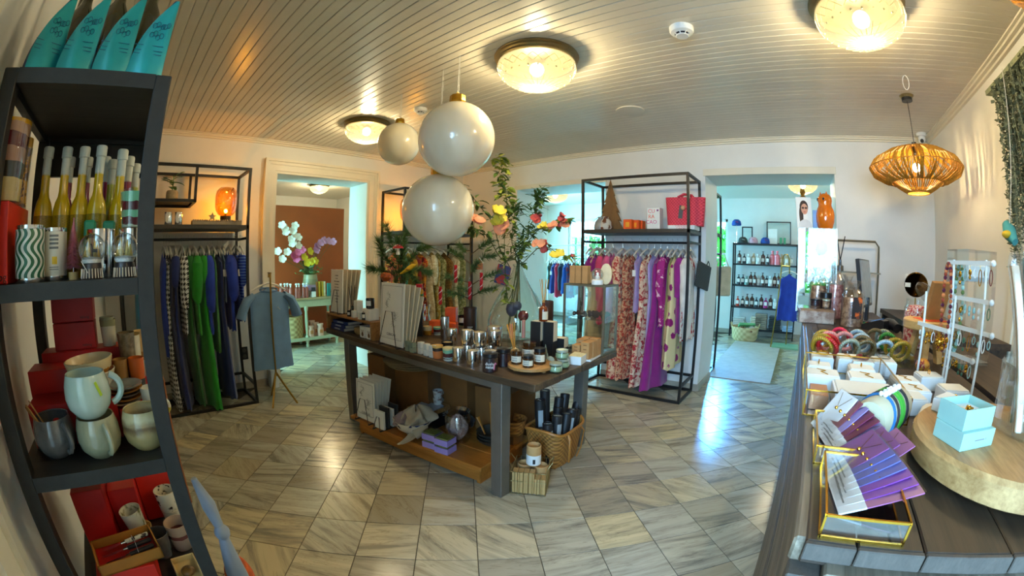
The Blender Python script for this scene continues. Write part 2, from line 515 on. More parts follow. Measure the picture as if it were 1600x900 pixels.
# ceiling: a slab with painted tongue-and-groove planks running along Y
ceil = struct('ceiling', MB().box(-0.62,-1.9, ZC + 0.012,5.6,5.5, ZC + 0.12), plain('ceiling_gap', srgb(204,196,174),0.5,0,0.05))
PW = 0.0722
pk = MB().box(-PW / 2 + 0.0012,0,0, PW / 2 - 0.0012, YL - YC,0.014,0.0035)
pk_me = mesh_of(pk, 'plank'); pk_me.materials.append(M_CEIL)
for i in range(int((XR - XE) / PW) + 1):
 mk('plank', pk_me, None, ceil,(XE + PW * (i + 0.5), YC, ZC + random.uniform(-0.0008,0.0008)))
def plank_mat():
 m, t, b = base('far_ceiling_paint', srgb(222,216,196),0.3)
 w = t.new('ShaderNodeTexWave'); w.inputs['Scale'].default_value = 1.0 / 0.0722 / 2 * 0.32
 t.link(t.coord('Object'), w.inputs['Vector'])
 t.link(t.bump(w.outputs[0],0.25,0.006), b.inputs['Normal'])
 return m
M_CEIL2 = plank_mat()
struct('ceiling_flower_room', MB().box(0.2,5.2, ZC,5.4,9.6, ZC + 0.1), M_CEIL2)
struct('ceiling_side_room', MB().box(5.3,-1.95, ZC,9.6,6.6, ZC + 0.1), M_CEIL2)
# walls (openings left out)
DL0, DL1, DLZ = 1.664,2.967,2.512
DR0, DR1, DRZ = -0.45,1.06,2.50
DM0, DM1 = 2.36,3.79
w = MB()
w.box(XE - 0.2, YL,0, DL0, YL2, ZC); w.box(DL1, YL,0, XR2, YL2, ZC); w.box(DL0, YL, DLZ, DL1, YL2, ZC)
struct('wall_left', w, M_WALL)
w = MB()
w.box(XR, YC - 0.2,0, XR2, DR0, ZC); w.box(XR, DR1,0, XR2, DM0, ZC); w.box(XR, DM1,0, XR2, YL, ZC)
w.box(XR, DR0, DRZ, XR2, DR1, ZC); w.box(XR, DM0, DRZ, XR2, DM1, ZC)
struct('wall_right', w, M_WALL)
struct('wall_counter', MB().box(XE - 0.2, YC - 0.2,0, XR, YC, ZC), M_WALL)
w = MB()
w.box(XE - 0.15,0.62,0, XE, YL, ZC); w.box(XE - 0.15, YC,0, XE,-1.0, ZC); w.box(XE - 0.15,-1.0,2.45, XE,0.62, ZC)
struct('wall_entrance', w, M_WALL)
w = MB()
w.box(0.1, YL2,0,0.3,5.4, ZC); w.box(0.1,5.4,0,0.3,5.45, ZC); w.box(0.1,6.95,0,0.3,9.4, ZC); w.box(0.1,5.45,2.45,0.3,6.95, ZC)
w.box(0.1,9.3,0,5.4,9.5, ZC); w.box(4.75, YL2,0,5.3,9.4, ZC)
struct('wall_flower_room', w, M_WALL)
w = MB()
X0, X1 = 9.3,9.5
for y0, y1 in ((-1.9,-1.35),(-0.15,1.55),(2.65,4.55),(5.65,6.5)): w.box(X0, y0,0, X1, y1, ZC)
for y0, y1, za, zb in ((-1.35,-0.15,0.9,2.3),(1.55,2.65,0.95,2.45),(4.55,5.65,0.6,2.5)):
 w.box(X0, y0,0, X1, y1, za); w.box(X0, y0, zb, X1, y1, ZC)
w.box(XR2,-1.9,0, X0,-1.7, ZC)
w.box(XR2,6.3,0,6.3,6.5, ZC); w.box(8.5,6.3,0, X0,6.5, ZC); w.box(6.3,6.3,2.7,8.5,6.5, ZC); w.box(6.3,6.3,0,8.5,6.5,0.3)
w.box(XR2 - 0.02, YL,0, XR2,6.5, ZC)
struct('wall_side_room', w, M_WALL)
# glazing and window bars
M_FRAME = plain('window_paint', srgb(230,232,226),0.4,0,0.05)
PANE = glass('window_glass',(0.96,1.0,1.0),0.01,0.93)
def window(name, axis, at, a0, a1, z0, z1, cols, rows, fw=0.055):
 o = struct(name, MB().box(0,0,0,0.001,0.001,0.001), M_FRAME)
 fb = MB()
 def bx(b, u0, u1, v0, v1, d):
  if axis == 'x': b.box(at - d, u0, v0, at + d, u1, v1)
  else: b.box(u0, at - d, v0, u1, at + d, v1)
 bx(fb, a0, a0 + fw, z0, z1,0.03); bx(fb, a1 - fw, a1, z0, z1,0.03); bx(fb, a0, a1, z0, z0 + fw,0.03); bx(fb, a0, a1, z1 - fw, z1,0.03)
 for i in range(1, cols): c = a0 + (a1 - a0) * i / cols; bx(fb, c - fw / 3, c + fw / 3, z0, z1,0.022)
 for i in range(1, rows): c = z0 + (z1 - z0) * i / rows; bx(fb, a0, a1, c - fw / 3, c + fw / 3,0.02)
 o.data = mesh_of(fb, name); o.data.materials.append(M_FRAME)
 for i in range(cols):
  for j in range(rows):
   p = MB(); bx(p, a0 + (a1 - a0) * i / cols, a0 + (a1 - a0) * (i + 1) / cols, z0 + (z1 - z0) * j / rows, z0 + (z1 - z0) * (j + 1) / rows,0.002)
   mk('pane', p, PANE, o)
 return o
window('window_1', 'x',9.38,1.55,2.65,0.95,2.45,2,2)
window('window_2', 'x',9.38,4.55,5.65,0.6,2.5,2,2)
window('window_3', 'x',9.38,-1.35,-0.15,0.9,2.3,2,2)
window('window_4', 'y',6.4,6.3,8.5,0.3,2.7,3,2)
window('door_1', 'x', XE - 0.08,-1.0,0.62,0.0,2.45,2,1,0.09)
window('door_2', 'x',0.2,5.45,6.95,0.0,2.45,2,1,0.09)
# cornices: a stepped moulding under the ceiling
def cornice(name, pts):
 (x0, y0),(x1, y1),(nx, ny) = pts
 b = MB()
 for d, z in ((0.03,0.045),(0.062,0.028),(0.088,0.012)):
  xs = sorted((x0, x1, x0 + nx * d, x1 + nx * d)); ys = sorted((y0, y1, y0 + ny * d, y1 + ny * d))
  b.box(xs[0], ys[0], ZC - z, xs[-1], ys[-1], ZC)
 return struct(name, b, M_TRIM)
cornice('trim_1',((XE, YL),(XR, YL),(0,-1)))
cornice('trim_2',((XR, YC),(XR, YL),(-1,0)))
cornice('trim_3',((XE, YC),(XR, YC),(0,1)))
cornice('trim_4',((XE, YC),(XE, YL),(1,0)))
# casing of the left doorway
def casing(b, x0, x1, zt, wdt, prof):
 for d0, d1, t in prof:          # distances from the opening edge, thickness
  b.box(x0 - d1, YL - t,0, x0 - d0, YL, zt + d1); b.box(x1 + d0, YL - t,0, x1 + d1, YL, zt + d1)
  b.box(x0 - d0, YL - t, zt + d0, x1 + d0, YL, zt + d1)
b = MB(); casing(b, DL0, DL1, DLZ,0.17,((0,0.03,0.022),(0.03,0.105,0.034),(0.105,0.14,0.044),(0.14,0.172,0.062)))
struct('trim_5', b, M_TRIM)
# flat lintel boards over the two openings in the right wall
struct('trim_6', MB().box(XR - 0.018, DR0 - 0.02, DRZ - 0.004, XR + 0.01, DR1 + 0.02, DRZ + 0.075,0.003), M_TRIM)
struct('trim_7', MB().box(XR - 0.018, DM0 - 0.02, DRZ - 0.004, XR + 0.01, DM1 + 0.04, DRZ + 0.06,0.003), M_TRIM)
# window surround on the counter wall, where the plant hangs
b = MB()
b.box(1.2, YC,0.9,1.3, YC + 0.03,2.66); b.box(2.8, YC,0.9,2.9, YC + 0.03,2.66); b.box(1.2, YC,2.56,2.9, YC + 0.035,2.66); b.box(1.3, YC,0.9,2.8, YC + 0.012,2.56)
struct('trim_8', b, M_TRIM)
# door casing on the entrance wall
b = MB()
for y0, y1, t in ((0.62,0.66,0.02),(0.66,0.73,0.035),(0.73,0.76,0.05)): b.box(XE, y0,0, XE + t, y1,2.5)
struct('trim_9', b, M_TRIM)
# baseboards
struct('baseboard_left', MB().box(XE, YL - 0.015,0, DL0 - 0.18, YL,0.085).box(DL1 + 0.18, YL - 0.015,0, XR, YL,0.085), M_BASE)
struct('baseboard_right', MB().box(XR - 0.015, DR1,0, XR, DM0,0.085).box(XR - 0.015, DM1,0, XR, YL,0.085).box(XR, DR1 - 0.015,0, XR2, DR1,0.085).box(XR - 0.015, YC,0, XR, DR0,0.085), M_BASE)
struct('baseboard_side_room', MB().box(9.285,-1.7,0,9.3,6.3,0.09), M_BASE)
# ground outside and greenery beyond the windows
struct('ground_outside', MB().box(-9,-12,-0.4,24,24,-0.15), plain('gravel', srgb(170,164,146),0.9,0,0.2,20))
M_LEAF = plain('garden_leaf', srgb(120,190,60),0.6,0,0.45,2, **{'Subsurface Weight': 0.0})
def garden_bush(loc, r, h, n, label, grp='garden bushes outside the windows'):
 t = thing('garden_bush', label, 'bush', loc, group=grp)
 b = MB()
 rnd = random.Random(int(loc[0] * 31 + loc[1] * 17))
 for k in range(n):
  a, u = rnd.uniform(0,2 * PI), rnd.random() ** 0.5
  z = rnd.uniform(0.25,1.0) * h
  rr = r * (1 - 0.5 * abs(z / h - 0.5)) * (0.6 + 0.4 * u)
  c = Vector((rr * math.cos(a), rr * math.sin(a), z))
  s = rnd.uniform(0.06,0.14)
  u1 = Vector((rnd.gauss(0,1), rnd.gauss(0,1), rnd.gauss(0,0.6))).normalized() * s
  u2 = u1.cross(Vector((rnd.gauss(0,1), rnd.gauss(0,1), rnd.gauss(0,1)))).normalized() * s * 0.5
  b.add([c - u1, c + u2, c + u1, c - u2],[(0,1,2,3)])
 f = mk('foliage', b, M_LEAF, t)
 s = MB()
 for k in range(5): s.tube([(0,0,0),(r * 0.2 * math.cos(k * 1.3), r * 0.2 * math.sin(k * 1.3), h * 0.4),(r * 0.5 * math.cos(k * 1.3), r * 0.5 * math.sin(k * 1.3), h * 0.8)],[0.04,0.03,0.01],6)
 mk('stem', s, plain('bark', srgb(96,78,56),0.9), t)
 return t
for (x, y, r, h, l) in ((11.6,2.6,1.3,2.6, 'bright green bush seen through the tall rear window beside the shelf rack'),
      (11.9,6.0,1.5,2.3, 'bright green bush outside the window behind the wicker decorations'),
      (11.2,-1.1,1.5,2.9, 'sunlit green bush outside the window behind the tall glass case')):
 garden_bush((x, y,-0.15), r, h,3600, l)
# ------------------------------------------------------------------ lamps
WARM = (1.0,0.86,0.62)
def dome_glass():
 m = bpy.data.materials.new('etched_lamp_glass'); m.use_nodes = True
 t = NT(m); t.n.clear()
 out = t.new('ShaderNodeOutputMaterial')
 tr = t.new('ShaderNodeBsdfTransparent'); tr.inputs[0].default_value = (1.0,0.95,0.78,1)
 tl = t.new('ShaderNodeBsdfTranslucent'); tl.inputs[0].default_value = (0.035,0.032,0.02,1)
 gl = t.new('ShaderNodeBsdfPrincipled'); gl.inputs['Base Color'].default_value = (0.06,0.055,0.035,1); gl.inputs['Roughness'].default_value = 0.25
 gl.inputs['Emission Color'].default_value = (1.0,0.88,0.52,1); gl.inputs['Emission Strength'].default_value = 0.55
 m1 = t.new('ShaderNodeMixShader'); m2 = t.new('ShaderNodeMixShader')
 v = t.coord('UV')
 m1.inputs[0].default_value = 0.45
 t.link(gl.outputs[0], m1.inputs[1]); t.link(tl.outputs[0], m1.inputs[2])
 m2.inputs[0].default_value = 0.38
 t.link(m1.outputs[0], m2.inputs[1]); t.link(tr.outputs[0], m2.inputs[2])
 t.link(m2.outputs[0], out.inputs[0])
 return m
M_DOME = dome_glass()
M_ETCH = plain('etched_line', srgb(196,182,120),0.4,0,0.05)
M_AGED = plain('aged_brass', srgb(150,132,92),0.36,0.85,0.2,14)
def dome_r(z):   # radius of the glass bowl at depth z below its rim
 return 0
BOWL = [(0.262,0.0),(0.268,-0.02),(0.266,-0.045),(0.255,-0.075),(0.234,-0.105),(0.2,-0.135),(0.155,-0.16),(0.1,-0.178),(0.05,-0.186),(0.0,-0.188)]
def bowl_at(z, k=1.004):
 for (r0, z0),(r1, z1) in zip(BOWL, BOWL[1:]):
  if z1 <= z <= z0: u = (z - z0) / (z1 - z0 - 1e-9); return (r0 + (r1 - r0) * u) * k
 return 0.0
def ceiling_light(loc, label, power, etched=True, scale=1.0, group='round ceiling lamps with glass bowls'):
 t = thing('ceiling_light', label, 'lamp', loc, group=group)
 mk('base_ring', MB().lathe([(0.0,0.0),(0.285,0.0),(0.29,-0.012),(0.272,-0.02),(0.284,-0.03),(0.268,-0.04),(0.276,-0.052),(0.262,-0.062),(0.25,-0.062),(0.25,-0.02),(0,-0.02)],48), M_AGED, t)
 g = mk('glass_bowl', MB().lathe([(r, z - 0.06) for r, z in BOWL],48), M_DOME, t)
 if etched:
  e = MB()
  n = 24
  for k in range(n):
   for s in (-1,1):
    pts = []
    for u in (0,0.25,0.5,0.75,1):
     z = -0.035 - 0.05 * u; a = 2 * PI * (k + s * u * 0.9) / n
     r = bowl_at(z); pts.append((r * math.cos(a), r * math.sin(a), z - 0.06))
    e.tube(pts,0.0016,4)
   a = 2 * PI * (k + 0.5) / n
   r = bowl_at(-0.108);
   e.sphere((r * math.cos(a), r * math.sin(a),-0.168),0.007 if k % 3 else 0.004,6,4)
   pts = []
   for z in (-0.15,-0.168,-0.182):
    r = bowl_at(z); pts.append((r * math.cos(a), r * math.sin(a), z - 0.0605))
   e.tube(pts,0.0018,4)
  mk('etched_pattern', e, M_ETCH, g)
 bulb = mk('bulb', MB().sphere((0,0,-0.10),0.05,16,10), emis('bulb_glow',(1.0,0.93,0.72),14.0), t)
 lamp('lamp_light',(0,0,-0.175), WARM, power,0.05, t)
 if scale != 1.0: t.scale = (scale,) * 3
 return t
LAMP_W = 88
ceiling_light((2.175,1.56, ZC), 'brass rimmed etched glass ceiling lamp above the pearl balls, the middle one of the row', LAMP_W)
ceiling_light((2.2,3.72, ZC), 'brass rimmed ceiling lamp partly hidden behind the smallest pearl ball', LAMP_W * 0.8, scale=0.86)
ceiling_light((2.17,-0.50, ZC), 'etched glass ceiling lamp cut off by the top edge of the photo', LAMP_W)
ceiling_light((7.25,-0.12, ZC), 'glowing ceiling lamp seen through the doorway behind the orange owl',70, True,0.95)
ceiling_light((7.25,4.72, ZC), 'glowing ceiling lamp of the side room above the swimwear rail',60, False,1.0)
ceiling_light((3.45,7.55, ZC), 'small bright ceiling lamp in the room with the terracotta partition',110, False,0.7)
# pearl balls
def pearl():
 m, t, b = base('pearl', srgb(232,222,198),0.22,0.0)
 b.inputs['Coat Weight'].default_value = 0.6; b.inputs['Coat Roughness'].default_value = 0.1
 b.inputs['Subsurface Weight'].default_value = 0.7; b.inputs['Subsurface Radius'].default_value = (1.0,0.95,0.8); b.inputs['Subsurface Scale'].default_value = 0.25
 n = t.noise(t.coord('Object',(1,1,0.35)),5,3)
 t.link(t.ramp(n,[(0.3, srgb(222,210,182)),(0.7, srgb(238,230,210))]), b.inputs['Base Color'])
 return m
M_PEARL = pearl()
def pearl_ball(px, py, d_px, D, label):
 dist = D / d_px * FPX
 v = ray(px, py) * dist
 c = (float(v[0]), float(v[1]), float(v[2] + CAM_Z))
 t = thing('pearl_ball', label, 'bauble', c, group='hanging pearl balls')
 mk('ball', MB().sphere((0,0,0), D / 2,48,32), M_PEARL, t)
 mk('cap', MB().lathe([(0.0, D * 0.485),(D * 0.105, D * 0.485),(D * 0.113, D * 0.52),(D * 0.108, D * 0.6),(D * 0.096, D * 0.612),(0, D * 0.615)],10, smooth=False), plain('bauble_cap', srgb(190,142,46),0.22,0.9,0.1), t)
 hang = ZC - c[2]
 mk('hook', MB().tube([(0.012 * math.cos(a),0, D * 0.615 + 0.012 + 0.012 * math.sin(a)) for a in [i * PI / 6 for i in range(12)]],0.0015,5, True), GOLD, t)
 mk('cord', MB().tube([(0.006,0, D * 0.62),(0.004,0, hang)],0.0011,5).tube([(-0.006,0, D * 0.62),(-0.004,0, hang)],0.0011,5), WHITE, t)
 return t
pearl_ball(713,217,118,0.50, 'largest white pearl ball with gold cap, hanging nearest the camera lamp')
pearl_ball(623,225,66,0.36, 'smallest white pearl ball, hung beside the big one')
pearl_ball(684,328,112,0.50, 'lowest pearl ball, behind the orange blossom branch')
# woven pendants
def wicker():
 m, t, b = base('rattan', srgb(206,150,40),0.6)
 n = t.noise(t.coord('Object'),60,3)
 t.link(t.ramp(n,[(0.3, srgb(140,88,14)),(0.7, srgb(196,138,30))]), b.inputs['Base Color'])
 return m
M_RATTAN = wicker()
def wicker_pendant(loc, R, label, drop, power, seed=1):
 t = thing('wicker_pendant', label, 'lamp', loc, group='woven pendant lamps')
 rnd = random.Random(seed)
 prof = [(0.10,0.40),(0.30,0.36),(0.62,0.27),(0.9,0.12),(1.0,-0.02),(0.93,-0.14),(0.72,-0.25),(0.55,-0.29)]
 prof2 = [(0.55,-0.27),(0.42,-0.37),(0.3,-0.44),(0.24,-0.47)]
 sh = MB()
 N = 150
 for k in range(N):
  a = 2 * PI * k / N; tw = rnd.uniform(-0.1,0.25); w = rnd.uniform(0.75,1.3)
  sh.tube([(R * r * math.cos(a + tw * i / 7), R * r * math.sin(a + tw * i / 7), R * z + rnd.uniform(-.004,.004)) for i,(r, z) in enumerate(prof)], R * 0.012 * w,4)
 s = mk('shade', sh, M_RATTAN, t)
 s2 = MB()
 for k in range(60):
  a = 2 * PI * k / 60
  s2.tube([(R * r * math.cos(a), R * r * math.sin(a), R * z) for r, z in prof2], R * 0.012,4)
 mk('lower_shade', s2, M_RATTAN, t)
 rg = MB()
 for r, z, q in ((0.10,0.40,.02),(1.0,-0.02,.010),(0.55,-0.285,.015),(0.24,-0.47,.016),(0.5,0.31,.008)):
  rg.tube([(R * r * math.cos(i * PI / 20), R * r * math.sin(i * PI / 20), R * z) for i in range(40)], R * q,6, True)
 mk('hoop', rg, M_RATTAN, t)
 mk('socket', MB().lathe([(0,0.20),(0.022,0.20),(0.022,0.11),(0.012,0.10),(0,0.10)],14), BLACK, t)
 mk('bulb', MB().sphere((0,0,0.0),0.036,14,10), emis('pendant_bulb_glow',(1.0,0.86,0.5),22.0), t)
 lamp('lamp_light',(0,0,-0.08),(1.0,0.74,0.36), power,0.04, t)
 mk('cord', MB().tube([(0,0,0.2),(0,0, drop - 0.06)],0.003,6), BLACK, t)
 mk('ceiling_cup', MB().lathe([(0, drop),(0.082, drop),(0.085, drop - 0.012),(0.06, drop - 0.04),(0.055, drop - 0.05),(0, drop - 0.05)],24), M_AGED, t)
 mk('cord_grip', MB().lathe([(0, drop - 0.05),(0.05, drop - 0.05),(0.05, drop - 0.075),(0, drop - 0.075)],20), BLACK, t)
 return t
pc = atz(1416,150, ZC)
q = ray(1433,268); tt = math.hypot(pc[0], pc[1]) / math.hypot(q[0], q[1])
wicker_pendant((pc[0], pc[1], CAM_Z + float(q[2]) * tt + 0.03),0.42, 'wide flattened woven rattan pendant lamp over the counter', ZC - (CAM_Z + float(q[2]) * tt),16)
wicker_pendant((1.2,-1.24,2.58),0.36, 'second woven pendant, only its rim at the top corner of the photo', ZC - 2.58,12,2)
# small ceiling fittings
def smoke_detector(loc, r, label):
 t = thing('smoke_detector', label, 'detector', loc, group='smoke detectors')
 mk('housing', MB().lathe([(0,0),(r,0),(r,-r * 0.35),(r * 0.92,-r * 0.5),(r * 0.6,-r * 0.62)],28).lathe([(0,-r * 0.86),(r * 0.5,-r * 0.84),(r * 0.55,-r * 0.78),(r * 0.5,-r * 0.72),(0,-r * 0.72)],28), WHITE, t)
 v = MB()
 for k in range(8):
  a = k * PI / 4
  v.bar((r * 0.5 * math.cos(a), r * 0.5 * math.sin(a),-r * 0.78),(r * 0.66 * math.cos(a), r * 0.66 * math.sin(a),-r * 0.56),0.005)
 mk('vent_ribs', v, WHITE, t)
 mk('chamber', MB().lathe([(0,-r * 0.3),(r * 0.48,-r * 0.3),(r * 0.48,-r * 0.76),(0,-r * 0.76)],20), BLACK, t)
 return t
smoke_detector((2.244,0.559, ZC),0.074, 'white smoke detector on the planks between two ceiling lamps')
smoke_detector((2.34,3.0, ZC),0.062, 'white smoke detector between the pearl balls')
d = mk('ceiling_speaker', MB().lathe([(0,0),(0.138,0),(0.135,-0.008),(0.12,-0.01),(0,-0.01)],36), M_CEIL, None,(3.508,1.449, ZC)); tag(d, 'flush round speaker plate painted like the ceiling', 'speaker')
hk = atz(1413,118, ZC)
d = mk('wire_loop', MB().tube([(0.028 * math.sin(a),0,-0.055 + 0.055 * math.cos(a)) for a in [i * PI / 10 for i in range(20)]],0.003,6, True), WHITE, None, hk,0.8); tag(d, 'white wire loop hanging from the ceiling near the pendant cup', 'hook')
cc = (4.56,-1.48, ZC)
t = thing('security_camera', 'small white dome security camera in the ceiling corner', 'camera', cc)
mk('mount', MB().lathe([(0,0),(0.062,0),(0.06,-0.03),(0.05,-0.036),(0,-0.036)],24), WHITE, t)
mk('eyeball', MB().sphere((0,0,-0.06),0.046,18,12), WHITE, t)
mk('lens', MB().sphere((-0.03,0.01,-0.085),0.022,12,8), BLACK, t)
# ------------------------------------------------------------------ tall black shelf on the entrance wall
SX0, SX1, SY0, SY1 = -0.336,0.033,0.85,1.32
Z_TOP, Z_MID, Z_LOW, Z_BOT = 1.865,1.487,1.142,0.78
M_SHELF = plain('shelf_black_metal', srgb(44,41,36),0.5,0.3,0.25,40)
M_SHELFWOOD = wood('shelf_black_wood', srgb(24,22,20), srgb(44,41,37),8,0,0.55)
t = thing('open_shelf', 'tall black metal shelf with wooden boards, standing by the entrance wall', 'shelf',(0,0,0))
P = 0.034
for x in (SX0, SX1 - P):
 for y in (SY0, SY1 - P):
  mk('post', MB().box(x, y,0, x + P, y + P, Z_TOP,0.002), M_SHELF, t)
for z in (Z_TOP, Z_MID, Z_LOW, Z_BOT,0.42,0.1):
 b = MB()
 b.box(SX0 + P, SY0, z - 0.03, SX1 - P, SY0 + 0.022, z); b.box(SX0 + P, SY1 - 0.022, z - 0.03, SX1 - P, SY1, z)
 b.box(SX0, SY0 + P, z - 0.03, SX0 + 0.022, SY1 - P, z); b.box(SX1 - 0.022, SY0 + P, z - 0.03, SX1, SY1 - P, z)
 mk('shelf_rim', b, M_SHELF, t)
 mk('board', MB().box(SX0 + 0.022, SY0 + 0.022, z - 0.018, SX1 - 0.022, SY1 - 0.022, z - 0.0005), M_SHELFWOOD, t)
mk('back_rail', MB().box(SX0 + P, SY1 - 0.016, Z_TOP - 0.12, SX1 - P, SY1 - 0.001, Z_TOP - 0.031), M_SHELF, t)
# coffee pouches on the very top
M_TEAL = plain('teal_foil', srgb(30,158,160),0.36,0.15,0.12,14,0.1)
M_NAVY = spots('navy_foil', srgb(22,34,84), srgb(214,84,92),14,0.63,0.02,0.4)
M_ICON = plain('icon_print', srgb(20,92,116),0.5,0,0.05)
def pouch(label, loc, rz, tilt=0.0):
 t = thing('foil_pouch', label, 'pouch', loc, rz, 'teal foil pouches on top of the shelf')
 W, H, D = 0.040,0.195,0.032
 def front(u, v):
  x = (u - 0.5) * 2 * W * (1 - 0.92 * v ** 2.1)
  y = -D * (1 - v ** 1.4) * (1 - (abs(u - 0.5) * 2) ** 4 * 0.4) - 0.002 + 0.004 * math.sin(9 * u + 5 * v) * (1 - v)
  return (x + 0.034 * v * v, y, H * v)
 mk('front_panel', MB().sheet(front,8,12), M_TEAL, t)
 mk('back_panel', MB().sheet(lambda u, v: (-(front(u, v)[0]) + 0.068 * v * v,-front(u, v)[1], front(u, v)[2]),8,12), M_TEAL, t)
 g = MB()
 for s in (0.0,1.0):
  pts = [front(s, v / 10) for v in range(11)]
  for k in range(10):
   a, c = pts[k], pts[k + 1]
   g.add([(a[0], a[1], a[2]),(a[0] * 0.86,0, a[2]),(c[0] * 0.86,0, c[2]),(c[0], c[1], c[2])],[(0,1,2,3)])
   g.add([(a[0],-a[1], a[2]),(a[0] * 0.86,0, a[2]),(c[0] * 0.86,0, c[2]),(c[0],-c[1], c[2])],[(0,1,2,3)])
 mk('gusset', g, M_NAVY, t)
 pr = MB()
 for (u, v) in ((0.3,0.62),(0.52,0.6),(0.74,0.62),(0.38,0.5),(0.62,0.48)):
  p = front(u, v)
  for dx in (-0.004,0.004):
   pr.tube([(p[0] + dx + 0.0045 * math.cos(a), p[1] - 0.0015, p[2] + dx * 0.5 + 0.006 * math.sin(a)) for a in [i * PI / 6 for i in range(12)]],0.0008,4, True)
 for v in (0.36,0.3,0.26): pr.bar((-0.034, front(0.2, v)[1] - 0.001, H * v),(0.03, front(0.8, v)[1] - 0.001, H * v),0.0008,0.0012)
 mk('print', pr, M_ICON, t)
 return t
for i,(x, y, rz, lab) in enumerate(((-0.275,0.915,0.5, 'teal pouch at the wall end of the top, its navy side showing'),(-0.192,0.908,0.1, 'second teal pouch from the wall on the shelf top'),
         (-0.108,0.902,0.05, 'third teal pouch from the wall on the shelf top'),(-0.030,0.90,-0.02, 'teal pouch at the post end of the shelf top'))):
 pouch(lab,(x, y, Z_TOP), rz)
M_DKGLASS = plain('dark_olive_glass', srgb(58,50,22),0.1,0,0.3,5, **{'Coat Weight': 0.5})
def wine_bottle(loc, label):
 b = mk('wine_bottle', MB().lathe([(0,0),(0.036,0),(0.038,0.01),(0.038,0.19),(0.034,0.215),(0.018,0.245),(0.0145,0.26),(0.0145,0.33),(0.017,0.332),(0.017,0.345),(0,0.345)],20), M_DKGLASS, None, loc)
 return tag(b, label, 'bottle', 'dark bottles behind the teal pouches')
for x, y, l in ((-0.245,1.06, 'dark olive bottle behind the two pouches nearest the wall'),(-0.15,1.03, 'dark olive bottle between the second and third teal pouch'),(-0.066,1.01, 'dark olive bottle between the third and last teal pouch'),(-0.28,1.16, 'dark bottle deepest on the shelf top, only a sliver showing')):
 wine_bottle((x, y, Z_TOP), l)
# middle board: bottles
M_YEL = spots('yellow_liqueur', srgb(206,170,18), srgb(206,170,18),30,0.5,0.02,0.18, **{'Coat Weight': 0.5})
M_MAG = plain('magenta_liqueur', srgb(140,26,62),0.18,0,0.15,8, **{'Coat Weight': 0.5})
M_LIME = plain('lime_liqueur', srgb(158,160,34),0.18,0,0.15,8, **{'Coat Weight': 0.5})
M_SEAL = plain('frosted_cap', srgb(198,202,190),0.4,0,0.08)
def maze():
 m, t, b = base('maze_print', srgb(196,160,24),0.25)
 v = t.coord('Object',(1,1,1))
 o = t.xyz(v)
 ang = t.math('ARCTAN2', o[1], o[0])
 u = t.math('MULTIPLY', ang,5.1); z = t.math('MULTIPLY', o[2],190.0)
 f = t.math('ABSOLUTE', t.math('SUBTRACT', t.math('FRACT', t.math('ADD', t.math('PINGPONG', t.math('MULTIPLY', u,3.0),4.0), t.math('PINGPONG', z,6.0))),0.5))
 t.link(t.ramp(f,[(0.22, srgb(40,34,12)),(0.26, srgb(206,170,22))]), b.inputs['Base Color'])
 return m
M_MAZE = maze()
def liqueur(loc, mat, label, group, printed=False, k=1.0):
 t = thing('liqueur_bottle', label, 'bottle', loc, group=group)
 mk('bottle', MB().lathe([(0,0),(0.022,0),(0.0245,0.008),(0.0245,0.125),(0.024,0.14),(0.0195,0.158),(0.0135,0.17),(0.0115,0.182),(0.0108,0.222)],18), mat, t)
 if printed: mk('print', MB().lathe([(0.0248,0.012),(0.0249,0.13)],24), M_MAZE, t)
 mk('seal', MB().lathe([(0.0109,0.215),(0.0112,0.222),(0.0112,0.252),(0.0135,0.254),(0.0138,0.274),(0.012,0.277),(0,0.277)],16), M_SEAL, t)
 t.scale = (k,) * 3
 return t
YG, MG = 'yellow liqueur bottles with printed bellies', 'dark pink liqueur bottles at the back'
for i,(x, y) in enumerate(((-0.243,1.05),(-0.194,1.05),(-0.148,1.045),(-0.104,1.03),(-0.052,1.06))):
 liqueur((x, y, Z_MID), M_YEL,('yellow liqueur bottle nearest the wall on the middle board', 'second yellow bottle from the wall, behind the lemon can', 'yellow bottle behind the pink bristle tree', 'yellow bottle behind the green boxes', 'yellow bottle partly behind the layered candle glass')[i], YG, True)
for i,(x, y) in enumerate(((-0.20,1.15),(-0.15,1.15),(-0.1,1.14),(-0.035,1.13))):
 liqueur((x, y, Z_MID), M_MAG,('dark pink bottle between the second and third yellow bottle', 'dark pink bottle behind the third yellow bottle', 'dark pink bottle behind the fourth yellow bottle', 'dark pink bottle rising behind the layered candle glass')[i], MG)
for x, y, l in ((-0.078,1.12, 'lime yellow bottle behind the green boxes'),(-0.016,1.16, 'lime yellow bottle in the back corner beside the post')):
 liqueur((x, y, Z_MID), M_LIME, l, 'lime yellow bottles at the back', k=0.96)
# red gift box with a candle jar and a petal jar on it
M_RED = plain('red_card', srgb(176,16,10),0.5,0,0.14,12)
M_RED2 = plain('orange_red_card', srgb(206,36,12),0.5,0,0.12,12)
def box_thing(name, x0, x1, y0, y1, z0, z1, mat, label, cat='box', group=None, lid=0.0, rz=0.0, c=0.0015):
 cx, cyy = (x0 + x1) / 2,(y0 + y1) / 2
 hx, hy, h = (x1 - x0) / 2,(y1 - y0) / 2, z1 - z0
 if lid:
  t = thing(name, label, cat,(cx, cyy, z0), rz, group)
  mk('body', MB().box(-hx + 0.001,-hy + 0.001,0, hx - 0.001, hy - 0.001, h - lid + 0.002, c), mat, t)
  mk('lid', MB().box(-hx,-hy, h - lid, hx, hy, h, c), mat, t)
  return t
 o = mk(name, MB().box(-hx,-hy,0, hx, hy, h, c), mat, None,(cx, cyy, z0), rz)
 return tag(o, label, cat, group)
